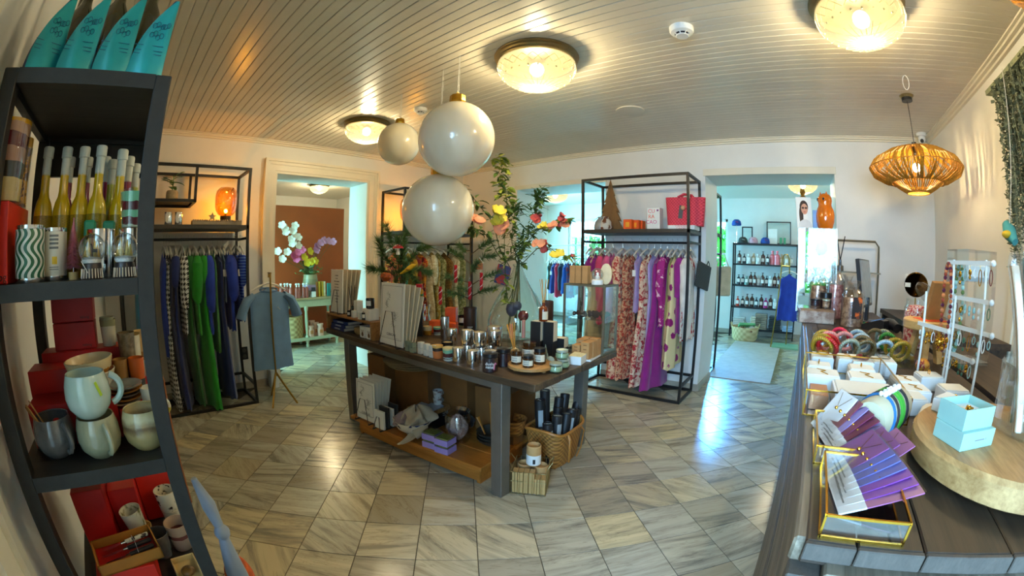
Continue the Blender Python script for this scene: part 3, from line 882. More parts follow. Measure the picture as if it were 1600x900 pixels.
o = box_thing('gift_box',-0.35,-0.285,0.888,1.06, Z_MID, Z_MID + 0.145, M_RED2, 'tall orange-red box standing under the striped jar candle')
text('lettering', 'og',0.02, INK, o,(0.02,-0.0863,0.012),(PI / 2,0,0),0.0004)
cand = bands('striped_wax',[(0.0, srgb(206,176,110)),(0.28, srgb(52,44,36)),(0.46, srgb(170,120,96)),(0.64, srgb(92,22,26)),(0.8, srgb(186,136,104)),(0.92, srgb(222,160,24))],2,0,0.16,0.25,0.02)
t = thing('jar_candle', 'glass jar of wax in cream, black, rose and yellow layers on the red box', 'candle',(-0.308,0.935, Z_MID + 0.145))
mk('wax', MB().lathe([(0,0.003),(0.031,0.003),(0.033,0.02),(0.039,0.155),(0,0.157)],24), cand, t)
mk('jar', MB().lathe([(0,0),(0.033,0),(0.035,0.02),(0.041,0.162)],24), CLEAR, t)
t = thing('petal_jar', 'slim glass tube of orange dried petals behind the striped candle', 'jar',(-0.302,1.025, Z_MID + 0.145))
mk('petals', MB().lathe([(0,0.003),(0.017,0.003),(0.019,0.125),(0,0.125)],18), spots('petals', srgb(214,150,40), srgb(96,52,16),90,0.5,0.04,0.7), t)
mk('lid', MB().lathe([(0,0.145),(0.02,0.145),(0.02,0.123),(0,0.123)],18), plain('honey_lid', srgb(214,152,34),0.35,0,0.1), t)
mk('jar', MB().lathe([(0,0),(0.019,0),(0.021,0.125)],18), CLEAR, t)
# cans
def wave_can():
 m, t, b = base('green_wave_print',(0.8,0.8,0.76),0.3)
 o = t.xyz(t.coord('Object'))
 a = t.math('ARCTAN2', o[1], o[0])
 u = t.math('ADD', t.math('MULTIPLY', a,2.2), t.math('MULTIPLY', t.math('SINE', t.math('MULTIPLY', o[2],130.0)),0.55))
 f = t.math('FRACT', t.math('ADD', u,0.3))
 t.link(t.ramp(f,[(0.5, srgb(22,92,58)),(0.52, srgb(218,222,212))], 'CONSTANT'), b.inputs['Base Color'])
 return m
def can(loc, mat, label, r=0.033, h=0.1):
 t = thing('drink_can', label, 'can', loc, group='printed cans')
 mk('body', MB().lathe([(r * 0.98,0.004),(r,0.008),(r, h - 0.006),(r * 0.98, h - 0.003)],28), mat, t)
 mk('rim', MB().lathe([(0, h - 0.004),(r * 0.94, h - 0.004),(r * 0.96, h),(r, h),(r * 1.01, h - 0.005),(r, h - 0.007)],28).lathe([(0,0.002),(r * 0.96,0),(r,0.004),(r,0.009)],28), CHROME, t)
 return t
can((-0.236,0.90, Z_MID), wave_can(), 'white can with wavy dark green stripes at the front edge')
c2 = can((-0.19,0.945, Z_MID), plain('cream_can', srgb(220,214,196),0.35,0,0.04), 'white can with yellow lemon slices and small lettering',0.029,0.097)
ye = MB()
for k in range(5): ye.lathe([(0.0293,0.012 + k * 0.017),(0.0294,0.022 + k * 0.017)],5, a0=-2.75 + 0.1 * (k % 2), a1=-2.15)
ye.lathe([(0.0293,0.03),(0.0294,0.044)],4, a0=-1.55, a1=-1.15)
mk('lemon_print', ye, plain('lemon', srgb(226,186,40),0.4,0,0.2), c2)
pr = MB()
for z in (0.08,0.073,0.066,0.058,0.024,0.02): pr.lathe([(0.0293, z),(0.0294, z + 0.004 if z > .05 else z + 0.0015)],4, a0=-1.75, a1=-1.05)
mk('lettering', pr, GREYINK, c2)
# bottle-brush tree
t = thing('bristle_tree', 'small pink bristle Christmas tree on a wooden stump', 'ornament',(-0.142,0.92, Z_MID))
mk('stump', MB().lathe([(0,0),(0.011,0),(0.011,0.014),(0,0.014)],16), plain('pale_wood', srgb(200,168,108),0.6), t)
b = MB(); rnd = random.Random(3)
for k in range(1500):
 z = rnd.random() ** 1.3; a = rnd.uniform(0,2 * PI); r = 0.029 * (1 - z) + 0.002
 b.add([(0,0,0.024 + z * 0.09),(0.0016 * math.sin(a),-0.0016 * math.cos(a),0.024 + z * 0.09),(r * math.cos(a), r * math.sin(a),0.018 + z * 0.088)],[(0,1,2)])
mk('bristles', b, plain('pink_bristle', srgb(226,140,152),0.7,0,0.2,60), t)
mk('trunk', MB().tube([(0,0,0.01),(0,0,0.11)],0.0012,5), CHROME, t)
GLOBE = glass('globe_glass',(0.96,0.98,0.98),0.02,0.88,1.7)
# snow globes
def snow_globe(loc, label, extra):
 t = thing('snow_globe', label, 'snow globe', loc, group='snow globes on the middle board')
 b = MB().lathe([(0,0),(0.023,0),(0.024,0.003),(0.022,0.02),(0.021,0.028),(0,0.028)],28)
 mk('base', b, plain('globe_base', srgb(52,44,42),0.35,0.2), t)
 r = MB()
 for k in range(22):
  a = 2 * PI * k / 22; r.bar((0.0238 * math.cos(a),0.0238 * math.sin(a),0.002),(0.0222 * math.cos(a),0.0222 * math.sin(a),0.019),0.002)
 mk('rib', r, CHROME, t)
 mk('snow', MB().lathe([(0,0.028),(0.019,0.029),(0.023,0.037),(0.02,0.039),(0,0.041)],20), plain('snow', srgb(232,230,222),0.8,0,0.1,80,0.4), t)
 sc = MB(); rnd = random.Random(5)
 for (x, y, h) in ((-0.007,0.0,0.034),(0.006,0.004,0.03),(0.012,-0.002,0.022),(-0.013,0.003,0.02)):
  for q in range(4): sc.lathe([(0.0085 * (1 - q * 0.22),0),(0.001, h * 0.42)],8,(x, y,0.038 + h * q * 0.22), smooth=False)
 mk('little_tree', sc, plain('gold_tree', srgb(206,176,92),0.5,0.3,0.3,90), t)
 if extra:
  d = MB().box(0.002,-0.016,0.048,0.014,-0.012,0.054)
  for x in (0.003,0.012): d.box(x,-0.016,0.04, x + 0.0015,-0.0125,0.05)
  d.tube([(0.003,-0.014,0.053),(0.001,-0.014,0.062),(-0.001,-0.014,0.063)],0.0016,5)
  mk('deer', d, BLACK, t)
  mk('price_ribbon', MB().bar((-0.02,-0.02,0.033),(-0.006,-0.026,0.012),0.003,0.0006), WHITE, t)
 mk('globe', MB().sphere((0,0,0.054),0.029,24,18), GLOBE, t)
 return t
snow_globe((-0.098,0.895, Z_MID), 'snow globe with a dark deer among gold trees', True)
snow_globe((-0.028,0.893, Z_MID), 'snow globe with gold trees only, next to the shelf post', False)
# silver candle tins
def tin_candle_mb(r, h):
 return MB().lathe([(0,0.001),(r * 0.97,0),(r,0.003),(r, h - 0.002),(r * 0.985, h),(r * 0.95, h),(r * 0.95, h * 0.82),(0, h * 0.82)],32)
def tin(loc, r, h, label, group, rz=0.0):
 t = thing('candle_tin', label, 'candle', loc, rz, group)
 mk('tin', tin_candle_mb(r, h), CHROME, t)
 wx_ = mk('wax', MB().lathe([(0, h * 0.84),(r * 0.94, h * 0.835)],24), plain('cream_wax', srgb(226,214,184),0.5), t)
 mk('wick', MB().tube([(0,0, h * 0.83),(0.001,0, h * 0.9)],0.001,5), INK, wx_)
 return t
tin((-0.085,0.965, Z_MID),0.033,0.094, 'mirror silver tin behind the deer snow globe', 'silver tins on the shelf')
tin((-0.012,0.965, Z_MID),0.032,0.094, 'mirror silver tin behind the second snow globe, under a candle', 'silver tins on the shelf')
M_GREEN = plain('green_plastic', srgb(48,146,104),0.45,0,0.08)
box_thing('green_box',-0.128,-0.1,0.985,1.01, Z_MID, Z_MID + 0.115, M_GREEN, 'jade green box behind the deer snow globe', c=0.004)
box_thing('green_box',-0.083,-0.054,0.985,1.005, Z_MID, Z_MID + 0.113, M_GREEN, 'jade green box left of the layered candle glass', c=0.004)
t = thing('jar_candle', 'layered mint and plum wax in a flared glass on the silver tin', 'candle',(-0.012,0.965, Z_MID + 0.094))
wx = bands('mint_plum_wax',[(0.0, srgb(196,200,178)),(0.1, srgb(100,46,52)),(0.3, srgb(128,196,156)),(0.48, srgb(92,40,48)),(0.72, srgb(130,198,158)),(1.0, srgb(130,198,158))],2,0,0.075,0.25,0.012,40)
mk('wax', MB().lathe([(0,0.002),(0.024,0.003),(0.031,0.073),(0,0.073)],28), wx, t)
mk('glass', MB().lathe([(0,0),(0.026,0.001),(0.033,0.078)],28), CLEAR, t)
# ------------------------------------------------------------------ lower board: red box stairs, mugs, cups
STAIR = 'red boxes stepped on the lower board'
A0 = Z_LOW
box_thing('gift_box',-0.315,-0.085,1.0,1.10, A0, A0 + 0.092, M_RED, 'wide red box lowest of the steps, behind the white mugs', 'box', STAIR)
box_thing('gift_box',-0.085,0.0,1.085,1.13, A0, A0 + 0.062, M_RED, 'low red box carrying the stack of small plates', 'box', STAIR)
box_thing('gift_box',-0.325,-0.09,1.102,1.19, A0, A0 + 0.143, M_RED, 'red box of the second step with shadowed top', 'box', STAIR)
box_thing('gift_box',-0.089,0.0,1.132,1.18, A0, A0 + 0.095, M_RED, 'red box hidden under the small glazed cups', 'box', STAIR)
box_thing('gift_box',-0.30,-0.06,1.192,1.27, A0, A0 + 0.165, M_RED, 'red box of the third step under the tall pair', 'box', STAIR)
for z0, l in ((A0 + 0.165, 'lower of the two stacked red boxes at the back'),(A0 + 0.2335, 'upper of the two stacked red boxes at the back')):
 o = box_thing('gift_box',-0.258,-0.135,1.205,1.265, z0, z0 + 0.067, M_RED, l, 'box', STAIR)
 text('lettering', 'hkliving',0.009, INK, o,(0.035,-0.0305,0.01),(PI / 2,0,0),0.0003)
glz = lambda n, c, c2, sc=22, **k: spots(n, c, c2, sc,0.52,0.12,0.16, **{'Coat Weight': 0.6, **k})
M_GREYG = glz('grey_glaze', srgb(84,86,88), srgb(104,106,106))
M_MINT = glz('mint_glaze', srgb(176,200,186), srgb(198,210,198),8)
M_SAGE = glz('sage_glaze', srgb(146,150,122), srgb(172,170,140),12)
M_CREAMG = bands('cream_drip_glaze',[(0.0, srgb(176,156,104)),(0.4, srgb(166,144,96)),(0.58, srgb(116,92,62)),(0.66, srgb(160,140,104)),(0.78, srgb(196,184,142)),(1.0, srgb(176,160,110))],2,0,0.09,0.15,0.03,30, 'EASE')
M_OCHRE = bands('ochre_drip_glaze',[(0.0, srgb(170,110,44)),(0.5, srgb(188,124,50)),(0.56, srgb(214,194,150)),(1.0, srgb(200,176,122))],2,0,0.055,0.2,0.022,60)
M_PALEG = glz('pale_glaze', srgb(206,196,168), srgb(220,212,190))
M_YELG = bands('yellow_dip_glaze',[(0.0, srgb(206,200,176)),(0.42, srgb(176,156,44)),(0.62, srgb(214,208,184))],2,0,0.075,0.2,0.01)
M_ORB = bands('orange_black_glaze',[(0.0, srgb(206,188,152)),(0.3, srgb(54,48,46)),(0.58, srgb(190,88,30))],2,0,0.065,0.2,0.01)
M_BRG = glz('brown_speckle', srgb(92,78,54), srgb(128,112,84),50)
M_WHG = bands('white_brown_lip',[(0.0, srgb(190,184,170)),(0.72, srgb(150,110,58))],2,0,0.06,0.2,0.006)
M_SPK = spots('black_fleck', srgb(214,204,176), srgb(54,44,42),55,0.6,0.03,0.2)
M_OLV = spots('olive_cloud', srgb(212,206,178), srgb(96,96,48),16,0.54,0.04,0.2)
M_PLM = bands('plum_lip',[(0.0, srgb(176,150,128)),(0.5, srgb(122,70,60)),(0.66, srgb(188,158,128))],2,0,0.075,0.2,0.012)
M_TANG = bands('tan_two_tone',[(0.0, srgb(166,118,52)),(0.6, srgb(206,172,112))],2,0,0.07,0.2,0.003)
def belly_mug(loc, mat, label, rz, group='round bellied mugs', k=1.0, r=0.053, h=0.084):
 t = thing('mug', label, 'mug', loc, rz, group)
 prof = [(0,0.002),(r * 0.55,0),(r * 0.66,0.004),(r * 0.92, h * 0.25),(r, h * 0.48),(r * 0.95, h * 0.75),(r * 0.84, h * 0.97),(r * 0.82, h),(r * 0.77, h * 0.985),(r * 0.87, h * 0.7),(r * 0.9, h * 0.45),(r * 0.7, h * 0.12),(0, h * 0.08)]
 mk('body', MB().lathe(prof,32), mat, t)
 pts = []
 for i in range(11):
  a = -1.25 + 2.5 * i / 10
  pts.append((r * 0.86 + 0.034 * max(0.0, math.cos(a) - 0.1),0, h * 0.55 + 0.028 * math.sin(a) / 0.95))
 mk('handle', MB().tube(pts,0.006,8, flat=1.15), mat, t)
 t.scale = (k,) * 3
 return t
belly_mug((-0.245,0.955, Z_LOW), M_GREYG, 'dark grey bellied mug holding wooden spreaders',-0.9)
m2 = belly_mug((-0.135,0.925, Z_LOW), M_SAGE, 'sage glazed mug carrying the white mug',-1.15)
m3 = belly_mug((-0.140,0.922, Z_LOW + 0.0845), M_MINT, 'glossy white mug with green tag stacked on another mug',0.1, k=1.02)
mk('price_tag', MB().box(-0.003,-0.0006,-0.014,0.003,0.0006,0.014), plain('lime_tag', srgb(170,196,40),0.5), m3,(0.026,-0.046,0.06), rot=(-0.15,-0.3,0.5))
m4 = belly_mug((-0.026,0.93, Z_LOW), M_CREAMG, 'cream drip glazed mug next to the shelf post',0.9)
mk('price_tag', MB().box(-0.004,-0.0006,-0.016,0.004,0.0006,0.016), plain('pale_tag', srgb(190,190,160),0.5), m4,(0.036,-0.039,0.058), rot=(-0.1,-0.3,0.75))
sp = [((-0.255,0.957, Z_LOW + 0.03),(-0.294,0.932, Z_LOW + 0.115)),((-0.25,0.962, Z_LOW + 0.03),(-0.288,0.942, Z_LOW + 0.12)),((-0.253,0.95, Z_LOW + 0.03),(-0.299,0.94, Z_LOW + 0.11))]
for i,(a, b_) in enumerate(sp):
 o = mk('wooden_spreader', MB().bar(a, b_,0.011,0.003), plain('olive_wood', srgb(168,118,56),0.5,0,0.2,30)); tag(o,('wooden spreader leaning furthest to the wall out of the grey mug', 'tallest wooden spreader in the dark grey mug', 'shortest wooden spreader in the dark grey mug')[i], 'spreader', 'wooden spreaders in the grey mug')
def cup(loc, r, h, mat, label, group, rot=(0,0,0), handle=False, taper=0.8):
 b = MB().lathe([(0,0.001),(r * taper * 0.95,0),(r * taper,0.004),(r, h),(r * 0.93, h),(r * taper * 0.92,0.01),(0,0.008)],28)
 if handle:
  t = thing('cup', label, 'cup', loc, group=group, rot=rot)
  mk('body', b, mat, t)
  mk('handle', MB().tube([(r * 0.9 + 0.022 * math.cos(a),0, h * 0.5 + 0.02 * math.sin(a)) for a in [-1.4 + 2.8 * i / 8 for i in range(9)]],0.004,6), mat, t)
  return t
 o = mk('cup', b, mat, None, loc, rot=rot)
 return tag(o, label, 'cup', group)
CG = 'small glazed cups on the lower board'
zc_ = A0 + 0.095
cup((-0.097,1.222, A0 + 0.166),0.024,0.066, bands('grey_green_lip',[(0.0, srgb(196,188,166)),(0.75, srgb(140,136,96))],2,0,0.066,0.2,0.008), 'pale tumbler with green lip on the third red step', CG)
cup((-0.045,1.155, zc_),0.025,0.11, M_BRG, 'dark brown speckled tumbler behind the orange cup', CG)
cup((-0.10,1.245, A0 + 0.166),0.023,0.07, M_SAGE, 'sage tumbler behind the pale tumbler', CG)
cup((-0.03,1.205, A0),0.024,0.19, M_PALEG, 'pale pink tumbler seen behind the brown one', CG)
cup((-0.098,1.15, A0 + 0.144),0.0215,0.05, M_WHG, 'small white cup with brown lip', CG) if False else cup((-0.067,1.107, A0 + 0.063),0.0205,0.088, M_WHG, 'white cup with brown lip behind the plates', CG)
cup((-0.024,1.107, A0 + 0.063),0.0215,0.088, M_ORB, 'orange and black banded cup behind the plates', CG)
cup((0.005,1.235, A0),0.022,0.10, M_PALEG, 'pale cup underneath the two-tone tan cup', CG)
cup((0.005,1.235, A0 + 0.101),0.022,0.002, CLEAR, 'clear glass saucer between two stacked cups', CG) if False else None
cup((0.0,1.235, A0 + 0.1),0.025,0.095, M_TANG, 'two-tone tan cup highest at the shelf post', CG)
cup((0.006,1.165, A0),0.027,0.125, M_YELG, 'tall cream cup with yellow band beside the post', CG, handle=False)
cup((0.001,1.02, A0),0.024,0.1, M_YELG, 'cream mug with yellow band and handle beside the post', CG, handle=True)
BW = MB().lathe([(0,0.002),(0.03,0),(0.034,0.003),(0.058,0.03),(0.064,0.052),(0.061,0.053),(0.054,0.03),(0.03,0.008),(0,0.007)],32)
o = mk('bowl', BW, M_PALEG, None,(-0.142,1.055, A0 + 0.092)); tag(o, 'pale bowl underneath the ochre bowl on the red step', 'bowl', 'stacked bowls')
o = mk('bowl', BW, M_OCHRE, None,(-0.142,1.055, A0 + 0.118), rot=(0.0,-0.06,0)); tag(o, 'bowl with ochre drip glaze resting in the pale bowl', 'bowl', 'stacked bowls')
PL = MB().lathe([(0,0.002),(0.024,0),(0.028,0.002),(0.046,0.009),(0.048,0.012),(0.045,0.012),(0.026,0.005),(0,0.005)],32)
for k, c in enumerate((M_PALEG, M_OCHRE, M_GREYG, M_OCHRE, glz('blue_grey_glaze', srgb(122,134,132), srgb(140,150,146)))):
 o = mk('small_plate', PL, c, None,(-0.066 + 0.001 * k,1.043, A0 + 0.0925 + 0.0085 * k - 0.03 + 0.0))
 tag(o,('pale small plate lowest of its pile', 'ochre small plate second from below', 'grey small plate in the middle of its pile', 'ochre small plate second from the top', 'blue-grey small plate on top of its pile')[k], 'plate', 'pile of small plates on the lower board')
o = box_thing('gift_box',-0.082,-0.03,1.0,1.082, A0, A0 + 0.062, M_RED, 'red box under the pile of small plates', 'box', STAIR)
o = mk('bowl', BW, M_YELG, None,(-0.012,0.985, A0),0.3); o.scale = (0.72,0.72,0.9); tag(o, 'shallow yellow bowl behind the cream mug', 'bowl')
# ------------------------------------------------------------------ lowest visible board
B0 = Z_BOT
box_thing('gift_box',-0.295,-0.20,1.1,1.28, B0, B0 + 0.20, M_RED, 'red box with a dark slot standing on the lowest board', 'box', 'red boxes on the lowest board')
box_thing('gift_box',-0.198,-0.11,1.16,1.28, B0, B0 + 0.16, M_RED, 'deep red box behind the olive clouded cup', 'box', 'red boxes on the lowest board')
box_thing('gift_box',-0.108,0.0,1.245,1.283, B0, B0 + 0.15, M_RED2, 'brighter red box at the back of the lowest board', 'box', 'red boxes on the lowest board')
box_thing('gift_box',-0.27,-0.11,0.92,1.05, B0, B0 + 0.075, M_RED2, 'low red box carrying the tray of knives', 'box', 'red boxes on the lowest board')
CB = 'cups on the lowest board'
cup((-0.128,1.12, B0),0.034,0.062, M_TANG, 'tan cup holding the olive clouded cup', CB)
cup((-0.134,1.118, B0 + 0.045),0.034,0.075, M_OLV, 'cup with olive clouds stacked in a tan cup', CB,(0,-0.12,0))
cup((-0.022,1.19, B0),0.034,0.062, M_PALEG, 'pale cup holding the black flecked cup', CB)
cup((-0.026,1.188, B0 + 0.045),0.035,0.075, M_SPK, 'black flecked cup stacked in a pale cup', CB)
cup((-0.022,1.075, B0),0.036,0.08, M_PLM, 'cup with plum coloured band beside the knives', CB)
cup((-0.085,1.06, B0),0.034,0.07, M_GREYG, 'grey cup mostly hidden behind the knife tray', CB)
t = thing('knife_tray', 'open tan box with red lining holding three small knives', 'tray',(-0.175,0.98, B0 + 0.076),0.16)
M_TAN = plain('tan_board', srgb(164,106,30),0.55,0,0.1)
b = MB(); W, D, H = 0.088,0.057,0.03
b.box(-W,-D,0, W, D,0.004); b.box(-W,-D,0, W,-D + 0.004, H); b.box(-W, D - 0.004,0, W, D, H); b.box(-W,-D,0,-W + 0.004, D, H); b.box(W - 0.004,-D,0, W, D, H)
mk('box', b, M_TAN, t)
mk('lining', MB().box(-W + 0.005,-D + 0.005,0.004, W - 0.005, D - 0.005,0.008), M_RED, t)
mk('string', MB().tube([(0.03,-0.04,0.024),(0.032,0,0.028),(0.03,0.04,0.024)],0.0006,4), WHITE, t)
for k,(y, hm) in enumerate(((0.028, M_SPK),(0.0, BLACK),(-0.028, BLACK))):
 kt = thing('cheese_knife',('small knife with flecked white handle in the tan tray', 'forked small knife with black handle in the middle', 'small knife with black handle nearest the tray front')[k], 'knife',(-0.175 - y * 0.16,0.98 + y, B0 + 0.094),0.24, 'small knives in the tan tray')
 mk('handle', MB().lathe([(0,0),(0.0055,0.002),(0.0065,0.03),(0.0055,0.07),(0,0.073)],10).xf(Matrix.Rotation(PI / 2,4, 'Y')), hm, kt,(0.005,0,0))
 mk('bolster', MB().lathe([(0.0035,0),(0.004,0.012)],8).xf(Matrix.Rotation(PI / 2,4, 'Y')), CHROME, kt,(-0.006,0,0))
 pl = [(-0.006,-0.003),(-0.03,-0.008),(-0.052,-0.008),(-0.066,-0.002),(-0.06,0.002),(-0.03,0.004),(-0.006,0.003)]
 if k == 1: pl = [(-0.006,-0.003),(-0.03,-0.007),(-0.06,-0.006),(-0.07,-0.001),(-0.062,-0.002),(-0.068,0.005),(-0.055,0.003),(-0.006,0.003)]
 mk('blade', MB().prism(pl,-0.0006,0.0006), CHROME, kt)
t = thing('soap_dish', 'cream rectangular dish with a brown patch, beside the shelf post', 'dish',(-0.035,0.945, B0),0.05)
b = MB(); W, D = 0.034,0.062
b.box(-W,-D,0, W, D,0.004,0.002)
for q in ((-W,-D, W,-D + 0.005),(-W, D - 0.005, W, D),(-W,-D,-W + 0.005, D),(W - 0.005,-D, W, D)): b.box(q[0], q[1],0, q[2], q[3],0.02,0.002)
mk('dish', b, plain('cream_ceramic', srgb(206,176,112),0.25,0,0.08), t)
mk('soap', MB().sphere((0,0.0,0.014),0.02,14,10,0.5), spots('brown_soap', srgb(120,84,34), srgb(82,52,22),30,0.5,0.06,0.4), t)
# things against the far side of the shelf and behind it
t = thing('cutting_board', 'long orange wooden board leaning on the outside of the shelf', 'board',(0.042,1.34,0.0))
mk('board', MB().box(0,0,0.75,0.014,0.05,1.17,0.003), plain('orange_wood', srgb(150,84,30),0.5,0,0.2,12), t)
mk('foot', MB().box(0.0,0.004,0.0,0.01,0.04,0.75), M_SHELFWOOD, t)
t = thing('wrapped_bundle', 'orange bundle tied with pale blue cloth hanging outside the shelf', 'bag',(0.08,0.98,0.86))
mk('cloth', MB().tube([(-0.02,0.0,0.16),(0.0,0,0.08),(0.012,0,0.0),(0.012,0,-0.14),(0.02,0.0,-0.3)],[0.008,0.02,0.012,0.03,0.035],10), fabric('pale_blue_cloth', srgb(146,158,172)), t)
mk('knot', MB().sphere((0.012,-0.008,0.0),0.022,12,8), fabric('pale_blue_cloth', srgb(146,158,172)), t)
mk('bag', MB().sphere((0.02,0.03,-0.2),0.045,16,12,2.0), plain('orange_pattern', srgb(196,88,30),0.7,0,0.5,40), t)
# ------------------------------------------------------------------ clothes racks and garments
def rack(name, label, x0, x1, y0, y1, zt, zs, zr, rail_axis, low=None, w=0.028):
 t = thing(name, label, 'clothes rack',((x0 + x1) / 2,(y0 + y1) / 2,0),0, 'black steel clothes racks')
 ox, oy = (x0 + x1) / 2,(y0 + y1) / 2
 B = lambda a, b: MB().box(a[0] - ox, a[1] - oy, a[2], b[0] - ox, b[1] - oy, b[2],0.001)
 for x in (x0, x1 - w):
  for y in (y0, y1 - w): mk('post', B((x, y,0),(x + w, y + w, zt)), ST_BLACK, t)
 for z in (zt - w,0.0) + ((low,) if low else ()):
  for y in (y0, y1 - w):
   if z == low and y == y0 and rail_axis == 'x': continue
   if z == low and rail_axis == 'y' and False: continue
   mk('long_bar', B((x0 + w, y, z),(x1 - w, y + w, z + w)), ST_BLACK, t)
  for x in (x0, x1 - w):
   if z == low and x == x0 and rail_axis == 'y': continue
   mk('cross_bar', B((x, y0 + w, z),(x + w, y1 - w, z + w)), ST_BLACK, t)
 if zs:
  mk('shelf', B((x0, y0, zs - 0.04),(x1, y1, zs)), plain('dark_shelf_board', srgb(52,48,42),0.5,0.2,0.2), t)
 if zr:
  if rail_axis == 'x':
   ym = (y0 + y1) / 2
   mk('rail', MB().tube([(x0 - ox, ym - oy, zr),(x1 - ox, ym - oy, zr)],0.013,10), ST_BLACK, t)
   for x in (x0, x1 - w): mk('rail_support', B((x, y0 + w, zr - 0.012),(x + w, y1 - w, zr + 0.012)), ST_BLACK, t)
  else:
   xm = (x0 + x1) / 2
   mk('rail', MB().tube([(xm - ox, y0 - oy, zr),(xm - ox, y1 - oy, zr)],0.013,10), ST_BLACK, t)
   for y in (y0, y1 - w): mk('rail_support', B((x0 + w, y, zr - 0.012),(x1 - w, y + w, zr + 0.012)), ST_BLACK, t)
 return t
M_HANG = plain('white_hanger', srgb(222,220,210),0.4,0,0.04)
M_WIRE = plain('hanger_wire', srgb(196,192,182),0.3,0.8,0.05)
_hg = MB().tube([(0.0,0,-0.085),(0,0,-0.02)] + [(0.018 * math.sin(a),0,0.0 + 0.016 * (1 - math.cos(a)) - 0.018 + 0.016) for a in [i * PI / 8 for i in range(2,12)]],0.0022,5)
HOOK_ME = mesh_of(_hg, 'hook'); HOOK_ME.materials.append(M_WIRE)
ARM_ME = mesh_of(MB().tube([(-0.2,0,-0.165),(-0.1,0,-0.115),(0,0,-0.085),(0.1,0,-0.115),(0.2,0,-0.165)],[0.008,0.012,0.012,0.012,0.008],6), 'hanger'); ARM_ME.materials.append(M_HANG)
def garment(name, label, cat, at, rz, L, mat, group, W=0.2, T=0.035, flare=1.0, sleeves=0.0, folds=3, waist=None, seed=0, flip=0.0, hem=0.0, skew=0.0, tagged=False, slim=0.2, strap=False, puff=1.0, smat=None):
 """a garment hanging on its hanger: local x across the garment, y along the rail; top of hook at the origin"""
 rnd = random.Random(seed * 7 + int(L * 1000))
 t = thing(name, label, cat, at, rz, group)
 mk('hook', HOOK_ME, None, mk('hanger', ARM_ME, None, t))
 ph = [rnd.uniform(0,6.28) for _ in range(6)]
 z0 = -0.135
 nu, nv = 28,26
 def prof(v):
  sh = min(1.0, v * L / 0.07)
  w = W * (0.22 + 0.78 * sh ** 0.7)
  w *= 1.0 - slim * math.exp(-((v - 0.42) / 0.16) ** 2) if waist is None else 1.0 - 0.34 * math.exp(-((v * L - waist) / 0.09) ** 2)
  w *= 1 + (flare - 1) * max(0, v - 0.3) / 0.7
  th = T * (0.35 + 0.65 * min(1, v * L / 0.16)) * (1 + (flare - 1) * 0.8 * max(0, v - 0.3) / 0.7)
  return w, th
 def fn(u, v):
  w, th = prof(v)
  a = 2 * PI * u
  am = min(1.0, v * 1.8) * 0.62
  rip = 1 + am * (0.55 * math.sin(folds * a + ph[0] + 1.3 * v) + 0.35 * math.sin((folds * 2 + 1) * a + ph[1] + 2.2 * v))
  x = w * math.cos(a) * (1 + 0.05 * am * math.sin(5 * a + ph[2]))
  y = th * math.sin(a) * rip + 0.012 * math.sin(3 * v + ph[3]) + skew * v
  drop = 0.065 * (abs(math.cos(a)) ** 1.2) * (1 - min(1, v * 3)) + (0.0 if v < 0.9 else 0.012 * math.sin(7 * a + ph[4])) + hem * v * math.cos(a)
  return (x, y, z0 - drop - v * L)
 mk('cloth', MB().sheet(fn, nu, nv), mat, t)
 if strap:
  b = MB()
  for s in (-1,1): b.tube([(s * 0.03,0, z0 - 0.06),(s * 0.06,0.004, z0 - 0.02),(s * 0.05,0, z0 + 0.004)],0.004,5)
  mk('strap', b, mat, t)
 if sleeves:
  for s in (-1,1):
   x0 = s * W * 0.93
   b = MB().tube([(x0 * 0.85,0, z0 - 0.055),(x0 * 1.04,0.006, z0 - 0.12),(x0 * 1.06,0.014 * math.sin(ph[5]), z0 - 0.09 - sleeves * 0.5),(x0 * 0.98,0.02 * math.sin(ph[5]), z0 - 0.06 - sleeves * 0.86),(x0 * 0.95,0.02 * math.sin(ph[5] + 1), z0 - 0.06 - sleeves)],
      [0.035,0.05 * puff,0.047 * puff,0.042 * puff,0.026],10, flat=0.75)
   mk('sleeve', b, smat or mat, t)
 if tagged:
  mk('price_tag', MB().box(-W * 1.05 - 0.002,-0.02, z0 - 0.26,-W * 1.05,0.02, z0 - 0.19).tube([(-W,0, z0 - 0.13),(-W * 1.05,0, z0 - 0.19)],0.001,4), WHITE, t)
 return t
# ---- rack on the left wall
YF = 4.34
rl = rack('clothes_rack', 'black steel rack of blue and green dresses on the left wall',-0.2,1.18, YF,4.88,2.43,1.845,1.715, 'x',0.2)
b = MB(); ox, oy = 0.49,4.61
for y in (YF,4.852):
 b.box(0.57 - ox, y - oy,2.06,0.598 - ox, y + 0.028 - oy,2.41); b.box(-0.2 - ox, y - oy,2.06,0.598 - ox, y + 0.028 - oy,2.088)
b.box(0.57 - ox, YF + 0.028 - oy,2.06,0.598 - ox,4.852 - oy,2.088)
b.box(-0.2 - ox, YF + 0.028 - oy,2.083,0.57 - ox,4.852 - oy,2.087)
mk('hanging_frame', b, ST_BLACK, rl)
F_NAVY = fabric('navy_cloth', srgb(20,30,66)); F_BLUE = fabric('royal_blue_cloth', srgb(16,52,158)); F_MID = fabric('mid_blue_cloth', srgb(18,40,104))
F_GREEN = fabric('bright_green_cloth', srgb(20,134,26)); F_DGREEN = fabric('deep_green_cloth', srgb(12,96,28)); F_SAGE = fabric('sage_green_cloth', srgb(70,134,78))
F_SKY = fabric('pale_blue_cloth2', srgb(120,150,178)); F_TURQ = fabric('turquoise_cloth', srgb(24,126,168))
